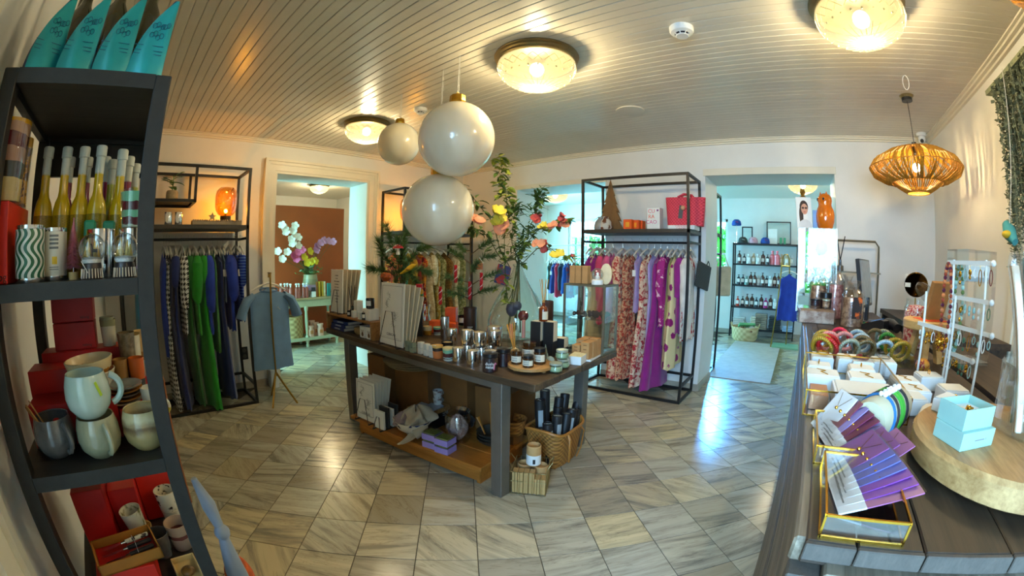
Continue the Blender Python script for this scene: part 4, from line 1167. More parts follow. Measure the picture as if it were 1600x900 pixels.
def hound():
 m, t, b = base('houndstooth',(0.5,0.5,0.5),0.85)
 v = t.coord('Object',(1,1,1)); o = t.xyz(v)
 s = t.math('ADD', o[0], o[1])
 a = t.math('SIGN', t.math('SINE', t.math('MULTIPLY', s,150.0))); c = t.math('SIGN', t.math('SINE', t.math('MULTIPLY', o[2],130.0)))
 d = t.math('SIGN', t.math('SINE', t.math('MULTIPLY', t.math('ADD', s, o[2]),300.0)))
 f = t.math('ADD', t.math('ADD', a, c), t.math('MULTIPLY', d,0.9))
 t.link(t.ramp(t.math('ADD', t.math('MULTIPLY', f,0.2),0.5),[(0.49, srgb(20,22,30)),(0.51, srgb(206,208,204))], 'CONSTANT'), b.inputs['Base Color'])
 return m
F_HOUND = hound()
F_BSTR = bands('blue_stripe_cloth',[(0, srgb(20,60,160)),(0.5, srgb(60,106,190))],2,0,1,0.8)
m_, t_, b_ = base('pinstripe_cloth', srgb(20,56,150),0.85); o_ = t_.xyz(t_.coord('Object'))
t_.link(t_.ramp(t_.math('FRACT', t_.math('MULTIPLY', o_[2],34.0)),[(0.7, srgb(16,50,150)),(0.74, srgb(96,132,200))]), b_.inputs['Base Color']); F_BSTR = m_
GL = 'garments on the left rack'
ZR = 1.715 + 0.0135
for i,(px, hem_y, mat, lab, kw) in enumerate((
 (250,520, F_TURQ, 'turquoise dress furthest in, seen behind the shelf post', dict(flare=1.5, W=0.2)),
 (258,560, F_BLUE, 'royal blue top beside the black shelf post', dict(W=0.17)),
 (262,640, F_HOUND, 'houndstooth dress mostly hidden behind navy clothes', dict(flare=1.3, W=0.2)),
 (267,620, F_NAVY, 'near-black navy dress with long straight skirt', dict(flare=1.2, W=0.21, T=0.04)),
 (277,636, F_MID, 'dark blue full-length dress with pleated skirt', dict(flare=1.5, W=0.2, sleeves=0.28, T=0.035)),
 (287,520, F_HOUND, 'black and white houndstooth blouse hanging to the knees', dict(W=0.21, T=0.03, sleeves=0.5)),
 (298,632, F_DGREEN, 'deep green full-length dress', dict(flare=1.3, W=0.2, sleeves=0.3)),
 (307,522, F_GREEN, 'bright green puff-sleeved blouse', dict(W=0.21, T=0.034, sleeves=0.45, puff=1.3)),
 (318,636, F_GREEN, 'bright green long dress with flared hem', dict(flare=1.7, W=0.2, T=0.04, sleeves=0.25)),
 (329,520, F_BLUE, 'royal blue dress with gathered sleeve cuffs', dict(W=0.19, sleeves=0.55, puff=1.2)),
 (337,550, F_SAGE, 'sage green slip dress', dict(W=0.16, T=0.028, strap=True)),
 (346,620, F_MID, 'long blue skirt dress with fine pleats', dict(flare=1.6, W=0.18, folds=6)),
 (354,470, F_SKY, 'pale blue camisole with two white tags', dict(W=0.14, T=0.02, strap=True, tagged=True)),
 (363,515, F_BLUE, 'royal blue balloon sleeve dress', dict(W=0.19, sleeves=0.45, puff=1.3, tagged=True)),
 (374,500, F_MID, 'blue top with a white necklace and tag', dict(W=0.17, T=0.025, tagged=True)),
 (382,500, F_BSTR, 'blue striped knit top at the doorway end', dict(W=0.18, T=0.03, sleeves=0.3)),
)):
 X = max(-0.15, aty(px,430, YF + 0.08)[0])
 hz = aty(px, hem_y, YF + 0.1)[2]
 L = max(0.25, ZR - 0.10 - max(hz,0.04) - 0.02)
 if i == 0: X = 0.0; L = 1.05
 garment('hanging_garment', lab, 'garment',(X,4.61, ZR), PI / 2 + random.uniform(-0.08,0.08), L, mat, GL, seed=i, **kw)
# things on that rack's shelf
M_AMBER = glass('amber_glass',(1.0,0.62,0.10),0.04,0.86,1.2)
def amber_lamp(loc, label, k=1.0, power=11):
 t = thing('table_lamp', label, 'lamp', loc, group='amber glass lamps')
 mk('base', MB().lathe([(0,0),(0.062,0),(0.064,0.01),(0.06,0.11),(0,0.11)],28), plain('lamp_base_dark', srgb(64,48,36),0.5,0.4), t)
 mk('shade', MB().lathe([(0.05,0.11),(0.085,0.125),(0.115,0.17),(0.125,0.23),(0.125,0.33),(0.115,0.375),(0.08,0.41),(0.03,0.42),(0,0.42)],36), M_AMBER, t)
 mk('bulb', MB().lathe([(0,0.11),(0.012,0.11),(0.014,0.135),(0,0.135)],12), BRASS, t)
 mk('glow', MB().sphere((0,0,0.165),0.02,14,10), emis('amber_bulb',(1.0,0.72,0.26),45.0), t)
 lamp('lamp_light',(0,0,0.19),(1.0,0.56,0.12), power,0.02, t)
 t.scale = (k,) * 3
 return t
p = aty(353,338,4.62)
amber_lamp((p[0],4.64,1.846), 'glowing amber glass lamp on the left rack shelf',1.0,9)
t = thing('scalloped_tray', 'long grey tray with scalloped rim under the amber lamp', 'tray',(aty(338,345,4.5)[0],4.50,1.846))
b = MB().box(-0.27,-0.06,0,0.27,0.06,0.008).box(-0.27,-0.06,0,0.27,-0.054,0.045).box(-0.27,0.054,0,0.27,0.06,0.045).box(-0.27,-0.054,0,-0.264,0.054,0.045).box(0.264,-0.054,0,0.27,0.054,0.045)
mk('tray', b, plain('pale_driftwood', srgb(168,152,128),0.7,0,0.12), t)
b = MB()
for k in range(22): b.sphere((-0.26 + 0.0248 * k,-0.057,0.047),0.011,8,6); b.sphere((-0.26 + 0.0248 * k,0.057,0.047),0.011,8,6)
o = mk('scalloped_rim', b, plain('pale_driftwood', srgb(168,152,128)), t); o['kind'] = 'stuff'
st = [(0.045 * (1 if k % 2 == 0 else 0.45) * math.sin(k * PI / 5),0.045 * (1 if k % 2 == 0 else 0.45) * math.cos(k * PI / 5)) for k in range(10)]
o = mk('star_ornament', MB().prism(st,-0.008,0.008).xf(Matrix.Rotation(PI / 2,4, 'X')), plain('grey_star', srgb(150,140,122),0.7), None,(aty(332,335,4.5)[0],4.5,1.846 + 0.09)); tag(o, 'grey wooden star standing in the scalloped tray', 'ornament')
for px, l in ((263, 'silver tin nearer the shelf post, on the left rack shelf'),(279, 'silver tin nearer the scalloped tray on the left rack shelf')):
 tin((aty(px,340,4.46)[0],4.46,1.846),0.042,0.125, l, 'silver tins on the left rack')
t = thing('potted_plant', 'leafy green plant in a stone pot on the hanging frame', 'plant',(0.36,4.62,2.088))
mk('pot', MB().lathe([(0,0),(0.05,0),(0.068,0.04),(0.066,0.1),(0.056,0.115),(0.05,0.1),(0,0.09)],20), plain('stone_pot', srgb(168,152,122),0.85,0,0.25,50), t)
rnd = random.Random(11)
LEAFG = plain('bright_leaf', srgb(62,122,36),0.4,0,0.3,10)
def leaf_mb(n=1, L=0.1, W=0.04, curl=0.4):
 b = MB()
 b.sheet(lambda u, v: (L * v,(u - 0.5) * W * math.sin(PI * min(1, v * 0.97 + 0.03)) ** 0.7,-curl * L * v * v + 0.25 * W * abs(u - 0.5)),4,6)
 return b
LEAF_ME = mesh_of(leaf_mb(), 'leaf'); LEAF_ME.materials.append(LEAFG)
for k in range(16):
 a = rnd.uniform(0,2 * PI); z = 0.12 + 0.14 * rnd.random()
 o = mk('leaf', LEAF_ME, None, t,(0.02 * math.cos(a),0.02 * math.sin(a), z), rot=(0,-rnd.uniform(0.1,0.9), a)); o.scale = (1.1,1.3,1)
mk('stem', MB().tube([(0,0,0.09),(0.005,0,0.27)],0.006,6), LEAFG, t)
# socket on the wall under that rack and the small stool post
t = thing('wall_socket', 'black double socket plate on the wall behind the rack post', 'socket',(aty(382,552,4.92)[0],4.93, aty(382,552,4.92)[2]))
mk('plate', MB().box(-0.045,-0.01,-0.075,0.045,0,0.075,0.003), BLACK, t)
for z in (0.034,-0.034): mk('outlet', MB().lathe([(0,0),(0.024,0),(0.026,0.004),(0,0.004)],18).xf(Matrix.Rotation(PI / 2,4, 'X')), plain('socket_grey', srgb(70,66,60),0.4), t,(0,-0.0102, z))
# ---- brass stand with the blue T-shirt
tsx, tsy = atz(424,612,0)[:2]
TS = (1.40,4.29)
t = thing('garment_stand', 'slim brass stand on three legs holding the blue T-shirt', 'stand',(TS[0], TS[1],0))
mk('pole', MB().bar((0,0,0.28),(0,0,1.36),0.016), BRASS, t)
for a in (-2.2,-0.9,1.6): mk('leg', MB().bar((0.24 * math.cos(a),0.24 * math.sin(a),0.0),(0,0,0.32),0.016), BRASS, t)
mk('top_arm', MB().bar((0,-0.02,1.355),(0,0.06,1.355),0.016).bar((0,0.055,1.355),(0,0.055,1.31),0.014), BRASS, t)
t = thing('t_shirt', 'light blue T-shirt on a hanger behind the brass pole', 'T-shirt',(TS[0], TS[1] + 0.07,1.30),0.0)
F_TEE = fabric('tee_blue', srgb(104,142,182),600,0.12)
def tee(u, v):
 a = 2 * PI * u
 L = 0.86
 sh = min(1.0, v * L / 0.05)
 w = 0.235 * (0.42 + 0.58 * sh) * (1 - 0.05 * math.sin(PI * v)) * (1 + 0.05 * v)
 th = 0.05 * (0.45 + 0.55 * min(1, v * 4)) * (1 + 0.35 * v * math.sin(4 * a + 1.0) + 0.25 * v * math.sin(7 * a))
 return (w * math.cos(a), th * math.sin(a),-0.09 - 0.05 * abs(math.cos(a)) * (1 - min(1, v * 6)) - L * v)
tc_ = mk('cloth', MB().sheet(tee,36,24), F_TEE, t)
for s in (-1,1):
 mk('sleeve', MB().tube([(s * 0.17,0,-0.17),(s * 0.25,0,-0.22),(s * 0.30,0.0,-0.32),(s * 0.325,0.0,-0.40)],[0.06,0.085,0.09,0.096],14, flat=0.55, caps=False), F_TEE, t)
mk('collar', MB().tube([(0.10 * math.cos(a),0.035 * math.sin(a),-0.1 - 0.035 * (0.5 - 0.5 * math.sin(a))) for a in [i * PI / 12 for i in range(24)]],0.008,6, True), fabric('tee_collar', srgb(92,128,168)), t)
mk('chest_print', MB().bar((0.08,-0.052,-0.30),(0.11,-0.052,-0.325),0.006,0.004).bar((0.085,-0.052,-0.3),(0.09,-0.052,-0.29),0.008,0.004), WHITE, t)
mk('hanger', ARM_ME, None, t,(0,0.0,0.04)); mk('hook', HOOK_ME, None, t,(0,0,0.035))
t = thing('white_block', 'small white block standing on the floor behind the brass stand', 'block',(1.53,4.80,0))
mk('block', MB().box(-0.05,-0.05,0,0.05,0.05,0.22,0.004), WHITE, t)
# ---- middle rack on the left wall, behind the balls
rm = rack('clothes_rack', 'black steel rack of festive dresses behind the pearl balls',3.19,4.46,4.34,4.88,2.41,1.845,1.70, 'x')
amber_lamp((3.50,4.62,1.846), 'amber glass lamp half hidden behind the lowest pearl ball',1.15,8)
GM = 'garments on the middle rack'
MP = lambda n, a, b_, th=None, s=24: spots(n, srgb(*a), srgb(*b_), s,0.52,0.05,0.85, third=srgb(*th) if th else None)
F_CRIM = fabric('crimson_cloth', srgb(142,22,34)); F_CREAMF = MP('cream_floral',(196,184,146),(226,220,196)); F_GOLDF = MP('gold_leaf_print',(176,140,60),(206,188,130))
F_BRONZE = MP('bronze_sequin',(106,72,30),(156,116,54), None,60); F_TEALP = MP('teal_print',(36,110,96),(90,160,130)); F_REDP = MP('red_orange_print',(176,40,28),(214,150,50),(90,20,30),20)
F_OLIVEP = MP('olive_leaf_print',(126,130,78),(186,184,140)); F_MUST = fabric('mustard_cloth', srgb(196,150,40))
for i,(px, hem_y, mat, lab, kw) in enumerate((
 (628,520, F_REDP, 'red and orange printed dress at the doorway end of the middle rack', dict(W=0.2)),
 (641,510, F_TEALP, 'teal printed top behind the pine branch with the yellow bird', dict(W=0.18)),
 (651,560, F_MUST, 'mustard yellow long dress behind the red-topped ornament', dict(W=0.19)),
 (659,560, F_CRIM, 'crimson long dress next to the cream floral one', dict(W=0.2)),
 (668,520, F_REDP, 'red printed dress with orange streaks in the middle of its rack', dict(W=0.2)),
 (678,515, F_CREAMF, 'cream floral dress beneath the lowest pearl ball', dict(W=0.2, sleeves=0.4)),
 (688,530, F_GOLDF, 'gold leaf patterned blouse beneath the ball', dict(W=0.2)),
 (698,540, F_OLIVEP, 'olive leaf patterned dress beneath the ball', dict(W=0.2)),
 (708,530, F_BRONZE, 'bronze glittering dress left of the little pine', dict(W=0.19)),
 (718,530, F_CREAMF, 'cream floral blouse directly behind the little pine', dict(W=0.2)),
 (728,520, F_OLIVEP, 'olive leaf blouse at the corner end of the middle rack', dict(W=0.2)),
)):
 X = aty(px,440,4.42)[0]
 hz = aty(px, hem_y,4.42)[2]
 garment('hanging_garment', lab, 'garment',(X,4.61,1.70 + 0.0135), PI / 2 + random.uniform(-0.1,0.1), max(0.5,1.6 - max(hz,0.1)), mat, GM, seed=40 + i, **kw)
# ---- rack on the right wall
rr = rack('clothes_rack', 'black steel rack of pink and purple dresses on the right wall',4.235,4.785,1.112,2.395,2.435,1.845,1.71, 'y',0.18)
F_PINK = fabric('pink_cloth', srgb(208,88,136)); F_ROSE = fabric('rose_cloth', srgb(214,70,112)); F_LILAC = fabric('lilac_cloth', srgb(170,152,208))
F_MAGE = fabric('magenta_cloth', srgb(134,14,116)); F_WHT = fabric('white_cloth', srgb(218,210,200)); F_OLIV = fabric('olive_cloth', srgb(140,136,70)); F_CREAM = fabric('cream_cloth', srgb(214,190,140))
F_RFLO = spots('red_floral', srgb(214,178,150), srgb(168,40,50),26,0.52,0.03,0.85, third=srgb(226,206,176))
F_RFLO2 = spots('rust_floral', srgb(206,168,132), srgb(176,70,56),34,0.5,0.03,0.85, third=srgb(120,70,60))
F_MFLO = spots('magenta_floral', srgb(150,24,112), srgb(218,180,190),18,0.6,0.02,0.85)
def sunprint():
 m, t, b = base('sun_print', srgb(206,190,140),0.85)
 v = t.coord('Object',(7.5,7.5,7.5))
 vo = t.new('ShaderNodeTexVoronoi'); vo.inputs['Scale'].default_value = 1.0; vo.inputs['Randomness'].default_value = 0.55
 t.link(v, vo.inputs['Vector'])
 t.link(t.ramp(t.math('ADD', vo.outputs['Distance'], t.math('MULTIPLY', t.noise(v,9,2),0.18)),[(0.16, srgb(206,178,120)),(0.2, srgb(134,16,96)),(0.42, srgb(146,24,106)),(0.46, srgb(210,194,144))], 'CONSTANT'), b.inputs['Base Color'])
 return m
F_SUN = sunprint()
m_, t_, b_ = base('red_white_band_cloth', srgb(210,200,190),0.85); v_ = t_.coord('Object'); o_ = t_.xyz(v_)
t_.link(t_.mix(t_.ramp(t_.math('FRACT', t_.math('MULTIPLY', o_[1],26.0)),[(0.5,(0,0,0)),(0.52,(1,1,1))]), srgb(214,206,198), t_.mix(t_.ramp(t_.noise(v_,26,3),[(0.47,(0,0,0)),(0.5,(1,1,1))]), srgb(178,22,36), srgb(226,214,200))), b_.inputs['Base Color']); F_BAND = m_
GR = 'garments on the right rack'
XF = 4.235
for i,(px, hem_y, mat, lab, kw) in enumerate((
 (914,566, F_CREAM, 'cream yellow dress at the window end, half behind the glass case', dict(W=0.2, T=0.05)),
 (923,555, F_CREAM, 'second cream dress beside the pink blouses', dict(W=0.2, T=0.045, sleeves=0.4)),
 (933,505, F_ROSE, 'rose pink blouse with long sleeve', dict(W=0.2, T=0.045, sleeves=0.5)),
 (945,493, F_PINK, 'pink ruffled blouse next to the red floral dress', dict(W=0.2, T=0.05, sleeves=0.4)),
 (961,588, F_RFLO, 'red floral long dress with tied hem strings', dict(W=0.22, T=0.06, flare=1.35, sleeves=0.5, folds=4)),
 (975,592, F_RFLO2, 'rust floral sheer dress between two red floral ones', dict(W=0.2, T=0.05, flare=1.3)),
 (988,487, F_LILAC, 'lilac camisole between the floral dresses', dict(W=0.17, T=0.035, strap=True, tagged=True)),
 (1001,604, F_RFLO, 'red floral dress with the longest patterned hem', dict(W=0.21, T=0.055, flare=1.3, folds=4)),
 (1012,545, F_LILAC, 'lilac blue dress beside the magenta one', dict(W=0.19, T=0.035)),
 (1022,603, F_MAGE, 'plain magenta long dress with wide hem', dict(W=0.22, T=0.06, flare=1.9, folds=4)),
 (1033,510, F_MFLO, 'magenta blouse with pale flowers', dict(W=0.2, T=0.045, sleeves=0.45)),
 (1041,540, F_OLIV, 'olive slip dress between magenta and sun print', dict(W=0.18, T=0.035)),
 (1049,575, F_SUN, 'beige dress with large magenta suns', dict(W=0.22, T=0.06, flare=1.3)),
 (1059,520, F_MAGE, 'dark magenta blouse behind the white blouse', dict(W=0.2, T=0.04, sleeves=0.4)),
 (1068,527, F_WHT, 'white blouse with gathered cuffs', dict(W=0.2, T=0.05, sleeves=0.62, puff=1.3)),
 (1082,534, F_BAND, 'red and white patterned robe at the doorway end', dict(W=0.24, T=0.03)),
)):
 Y = atx(px,430, XF + 0.07)[1]
 hz = atx(px, hem_y, XF + 0.08)[2]
 Y = min(max(Y,1.17),2.33)
 garment('hanging_garment', lab, 'garment',(4.51, Y,1.71 + 0.0135),0 + random.uniform(-0.08,0.08), max(0.3,1.60 - max(hz,0.06)), mat, GR, seed=80 + i, **kw)
# short dark pink tops hanging high at the window end (above the glass case)
for i,(px, mat, lab) in enumerate(((910, F_MAGE, 'short magenta top hanging highest at the window end'),(899, F_MAGE, 'short magenta ruffle top furthest along the right rack'))):
 garment('hanging_garment', lab, 'garment',(4.37,2.335 - 0.075 * i,1.71 + 0.0135),0.2,0.22, mat, GR, seed=140 + i, W=0.13, T=0.05)
# woven bag on the rack post
t = thing('woven_bag', 'small black woven pouch hanging from the right rack post', 'bag',(4.72,1.05,1.49),0, rot=(0,0.25,-0.3))
def weave(name, c0, c1, s=90.0):
 if name in MATS: return MATS[name]
 m, t, b = base(name, c0,0.7)
 o = t.xyz(t.coord('Object'))
 f = t.math('MULTIPLY', t.math('SINE', t.math('MULTIPLY', t.math('ADD', o[0], o[1]), s * 3)), t.math('SINE', t.math('MULTIPLY', o[2], s * 3)))
 t.link(t.ramp(t.math('ADD', t.math('MULTIPLY', f,0.5),0.5),[(0.1, c0),(0.9, c1)]), b.inputs['Base Color'])
 t.link(t.bump(f,0.6,0.004), b.inputs['Normal'])
 MATS[name] = m
 return m
M_WEAVEB = weave('black_weave', srgb(22,24,24), srgb(62,66,64))
mk('bag', MB().box(-0.15,-0.012,-0.28,0.15,0.012,0.0,0.006), M_WEAVEB, t)
mk('strap', MB().tube([(0.12,0,0),(0.1,0,0.03),(0.07,0,0.05),(0.05,0,0.0)],0.006,6), M_WEAVEB, t)
# on the right rack's shelf
ZS = 1.846
def at_r(px, py, x): return atx(px, py, x)
# cardboard tree: two slotted silhouettes
def tree_poly(h, w):
 L, n = [],6
 pts = [(0, h)]
 for k in range(n):
  z = h - (h - 0.02) * (k + 1) / n
  wo = w * (k + 1) / n
  pts += [(wo, z),(wo * 0.74, z + 0.012)]
 pts[-1] = (w * 0.62,0.0)
 return pts + [(-x, z) for x, z in pts[:0:-1]]
Yc = at_r(953,300,4.5)[1]
t = thing('cardboard_tree', 'brown slotted cardboard Christmas tree standing on the right rack shelf', 'ornament',(4.52, Yc, ZS),0.25)
M_CARD = plain('brown_cardboard', srgb(136,100,60),0.85,0,0.1,30)
tp = tree_poly(0.62,0.19)
mk('side_panel', MB().prism(tp,-0.004,0.004).xf(Matrix.Rotation(PI / 2,4, 'X')).xf(Matrix.Rotation(PI / 2 + 0.75,4, 'Z')), M_CARD, t)
mk('cross_panel', MB().prism(tp,-0.004,0.004).xf(Matrix.Rotation(PI / 2,4, 'X')).xf(Matrix.Rotation(PI / 2 - 0.6,4, 'Z')), M_CARD, t)
M_ORG = plain('orange_card', srgb(232,88,14),0.5,0,0.1)
for px, x, l in ((983,4.40, 'orange box with yellow square, nearest in the row beside the tree'),(994,4.48, 'orange box in the middle of its row of three'),(1000,4.56, 'orange box at the back of its row of three')):
 o = box_thing('orange_box', x - 0.05, x + 0.05, at_r(px,350, x)[1] - 0.05, at_r(px,350, x)[1] + 0.05, ZS, ZS + 0.115, M_ORG, l, 'box', 'orange boxes on the right rack')
 mk('front_print', MB().box(-0.0512,-0.024,0.03,-0.05,0.024,0.085), plain('yellow_print', srgb(240,160,30),0.6), o)
yb = at_r(1022,350,4.42)[1]
t = thing('box_book', 'white boxed book with a coloured place name on its front', 'book',(4.47, yb, ZS))
mk('box', MB().box(-0.06,-0.07,0,0.06,0.08,0.245,0.002), WHITE, t)
for k,(s, c) in enumerate((('CU', srgb(226,60,90)),('RA', srgb(226,96,50)),('CAO', srgb(206,60,130)))):
 text('lettering', s,0.06, plain('pink_ink_%d' % k, c,0.6,0,0.03), t,(-0.0606,0.028,0.205 - 0.06 * k),(PI / 2,0,-PI / 2),0.0006)
mk('emblem', MB().lathe([(0,0),(0.012,0),(0.012,0.0006),(0,0.0006)],14).xf(Matrix.Rotation(-PI / 2,4, 'Y')), plain('violet_ink', srgb(120,30,110),0.6), t,(-0.06,-0.045,0.215))
t = thing('flat_book', 'white book with red spine letters lying under the red bag', 'book',(4.47, at_r(1066,352,4.4)[1], ZS))
mk('book', MB().box(-0.12,-0.15,0,0.12,0.15,0.045,0.002), WHITE, t)
text('lettering', 'CURACAO',0.026, plain('red_ink', srgb(190,30,40),0.6,0,0.03), t,(-0.1206,0,0.034),(PI / 2,0,-PI / 2),0.0005)
text('lettering', 'CURACAO',0.022, plain('red_ink', srgb(190,30,40)), t,(-0.1206,0,0.012),(PI / 2,0,-PI / 2),0.0005)
M_REDW = weave('red_weave', srgb(186,30,50), srgb(222,74,92),60)
yb = at_r(1066,330,4.42)[1]
t = thing('woven_tote', 'red woven tote bag with black tag on the right rack shelf', 'bag',(4.50, yb - 0.02, ZS + 0.046),0.12)
def tote(u, v):
 a = 2 * PI * u
 w = 0.20 * (1 + 0.12 * v); d = 0.085 * (1 - 0.35 * v)
 c, s = math.cos(a), math.sin(a)
 e = lambda q: math.copysign(abs(q) ** 0.45, q)
 return (d * e(c), w * e(s),0.31 * v)
mk('body', MB().sheet(tote,36,10).box(-0.07,-0.18,0,0.07,0.18,0.004), M_REDW, t)
for s in (-1,1): mk('handle', MB().tube([(s * 0.055,-0.09,0.28),(s * 0.06,-0.08,0.33),(s * 0.03,0.02,0.35),(s * 0.06,0.08,0.31)],0.011,6), M_REDW, t)
mk('tag', MB().box(-0.078,0.04,0.07,-0.074,0.085,0.21), BLACK, t, rot=(0.12,0,0))
mk('wooden_bead', MB().sphere((-0.085,0.02,0.19),0.026,12,8), plain('natural_bead', srgb(214,160,120),0.6), t)
# gift bags / helmets next to the tree
for px, mat, l in ((938, plain('grey_satin', srgb(146,150,150),0.4,0.2,0.2), 'grey gathered cloth bag at the window end of the shelf'),(946, spots('cow_print', srgb(190,186,176), srgb(104,60,36),14,0.52,0.03,0.5), 'brown and white cow print pouch before the cardboard tree')):
 yb = at_r(px,350,4.32)[1]
 o = mk('soft_pouch', MB().lathe([(0,0.002),(0.07,0),(0.078,0.03),(0.065,0.09),(0.03,0.13),(0.034,0.15),(0,0.145)],20), mat, None,(4.33, yb, ZS)); tag(o, l, 'pouch', 'soft pouches on the right rack')
yb = at_r(927,330,4.5)[1]
o = mk('wire_ring', MB().tube([(0,0.085 * math.cos(a),0.088 + 0.085 * math.sin(a)) for a in [i * PI / 20 for i in range(40)]],0.004,6, True), plain('pale_wire', srgb(190,196,190),0.4,0.6), None,(4.62, yb - 0.02, ZS)); tag(o, 'pale wire ring standing at the window end of the shelf', 'ornament')
# ------------------------------------------------------------------ big display table
ZT = 0.83
M_TABLE = wood('table_dark_wood', srgb(58,44,30), srgb(98,78,54),5,1,0.5,0.1,0.35, srgb(36,28,20))
M_BENCH = wood('honey_pine', srgb(140,82,24), srgb(186,122,48),4,1,0.45,0.1,0.15)
TX0, TX1, TY0, TY1 = 1.777,2.85,1.265,3.73
t = thing('display_table', 'long dark plank table on square steel legs in the middle of the shop', 'table',(2.31,2.5,0))
for k in range(4):
 x0 = TX0 + (TX1 - TX0) * k / 4; x1 = TX0 + (TX1 - TX0) * (k + 1) / 4 - 0.004
 mk('plank', MB().box(x0 - 2.31, TY0 - 2.5 + 0.006 * (k % 2),0.785, x1 - 2.31, TY1 - 2.5, ZT - 0.001 * (k % 2),0.004), M_TABLE, t)
for x in (1.785,2.765):
 for y in (1.505,3.29): mk('leg', MB().box(x - 2.31, y - 2.5,0, x + 0.085 - 2.31, y + 0.085 - 2.5,0.785,0.003), ST_GREY, t)
mk('frame', MB().box(1.80 - 2.31,1.59 - 2.5,0.74,1.84 - 2.31,3.29 - 2.5,0.785).box(2.79 - 2.31,1.59 - 2.5,0.74,2.83 - 2.31,3.29 - 2.5,0.785), ST_GREY, t)
BR = 0.0985
t = thing('low_bench', 'low honey coloured wooden bench under the table', 'bench',(1.79,1.68,0), BR)
for k in range(3): mk('plank', MB().box(0.0 + 0.21 * k,0,0.13,0.207 + 0.21 * k,1.43,0.16,0.004), M_BENCH, t)
mk('front_apron', MB().box(0.045,0.05,0.02,0.065,1.36,0.13), M_BENCH, t)
mk('end_board', MB().box(0.05,0.045,0.0,0.58,0.075,0.13), M_BENCH, t); mk('end_board', MB().box(0.05,1.33,0.0,0.58,1.36,0.13), M_BENCH, t)
ZB = 0.161
def base_at(px, py, r=0.0, z=ZT):
 """where a round thing of radius r stands when the foot of its near side shows at this pixel"""
 x, y, _ = atz(px, py, z); d = math.hypot(x, y)
 return (x + x / d * r, y + y / d * r, z)
# ---- small wooden riser with candles and prints at the far end
M_RISER = wood('riser_wood', srgb(112,74,34), srgb(168,120,66),6,1,0.6,0.15)
t = thing('wooden_riser', 'open wooden riser box at the far end of the table', 'riser',(1.91,3.32, ZT))
mk('top_board', MB().box(-0.115,-0.43,0.135,0.115,0.43,0.155,0.003), M_RISER, t)
for s in (-1,1): mk('end_board', MB().box(-0.115, s * 0.415 - 0.015,0,0.115, s * 0.415 + 0.015,0.135,0.002), M_RISER, t)
mk('back_board', MB().box(0.09,-0.1,0.0,0.11,0.4,0.135), plain('riser_inside', srgb(52,32,20),0.7), t)
ZRZ = ZT + 0.1555
M_BOOK = plain('navy_cover', srgb(28,40,104),0.45,0,0.15)
def book(loc, L, W, H, mat, label, group=None, rz=0.0, titled=None):
 t = thing('book', label, 'book', loc, rz, group)
 mk('cover', MB().box(-L / 2,-W / 2,0, L / 2, W / 2,0.003).box(-L / 2,-W / 2, H - 0.003, L / 2, W / 2, H).box(-L / 2,-W / 2,0,-L / 2 + 0.003, W / 2, H), mat, t)
 mk('pages', MB().box(-L / 2 + 0.003,-W / 2 + 0.004,0.003, L / 2 - 0.005, W / 2 - 0.004, H - 0.003), PAPER, t)
 if titled: text('spine_title', titled, H * 0.6, WHITE, t,(-L / 2 - 0.0005,0, H / 2),(PI / 2,0,-PI / 2),0.0003)
 return t
for k in range(3):
 book((1.90 + 0.012 * (k == 2),3.56 - 0.02 * k, ZT + 0.031 * k),0.165,0.27,0.03, M_BOOK,('dark blue book lowest in the pile under the riser', 'dark blue book in the middle of the pile under the riser', 'dark blue book on top of the pile, set back a little')[k], 'dark blue books under the riser',0.03 * k, 'LANDHUIZEN')
M_COCO = plain('coconut_shell', srgb(168,140,96),0.7,0,0.2,30)
for k in range(2):
 o = mk('shell_bowl', MB().lathe([(0,0.002),(0.025,0),(0.045,0.02),(0.05,0.042),(0.047,0.042),(0.04,0.02),(0,0.006)],20), M_COCO, None,(1.875,3.235, ZT + 0.022 * k)); tag(o,('lower tan shell bowl under the riser', 'upper tan shell bowl nested in the other')[k], 'bowl', 'nested shell bowls')
for y, l in ((3.10, 'white box with plant drawing, further under the riser'),(2.995, 'white box with plant drawing at the riser end panel')):
 y -= 0.02
 o = box_thing('candle_box',1.815,1.90, y - 0.043, y + 0.043, ZT, ZT + 0.1, WHITE, l, 'box', 'white boxes with plant drawings')
 d = MB().lathe([(0,0),(0.018,0),(0.018,0.0005),(0,0.0005)],14).xf(Matrix.Rotation(-PI / 2,4, 'Y'))
 for k in range(5): d.bar((0,0,0),(0,0.012 * (k - 2),0.04),0.002,0.0008)
 mk('print', d, plain('sepia_ink', srgb(104,74,48),0.7), o,(-0.0432,0,0.03))
def easel(loc, w, h, label, group, rz=0.0):
 t = thing('wire_easel', label, 'easel', loc, rz, group)
 a = MB(); r = 0.003
 a.tube([(-0.018,-w / 2,0.004),(0.006,-w * 0.18, h),(0.006, w * 0.18, h),(-0.018, w / 2,0.004)], r,6)
 mk('front_frame', a, BLACK, t)
 a = MB(); a.box(-0.02,-w / 2 - 0.008,0,0.22,-w / 2 + 0.004,0.008).box(-0.02, w / 2 - 0.004,0,0.22, w / 2 + 0.008,0.008)
 mk('foot', a, BLACK, t)
 return t
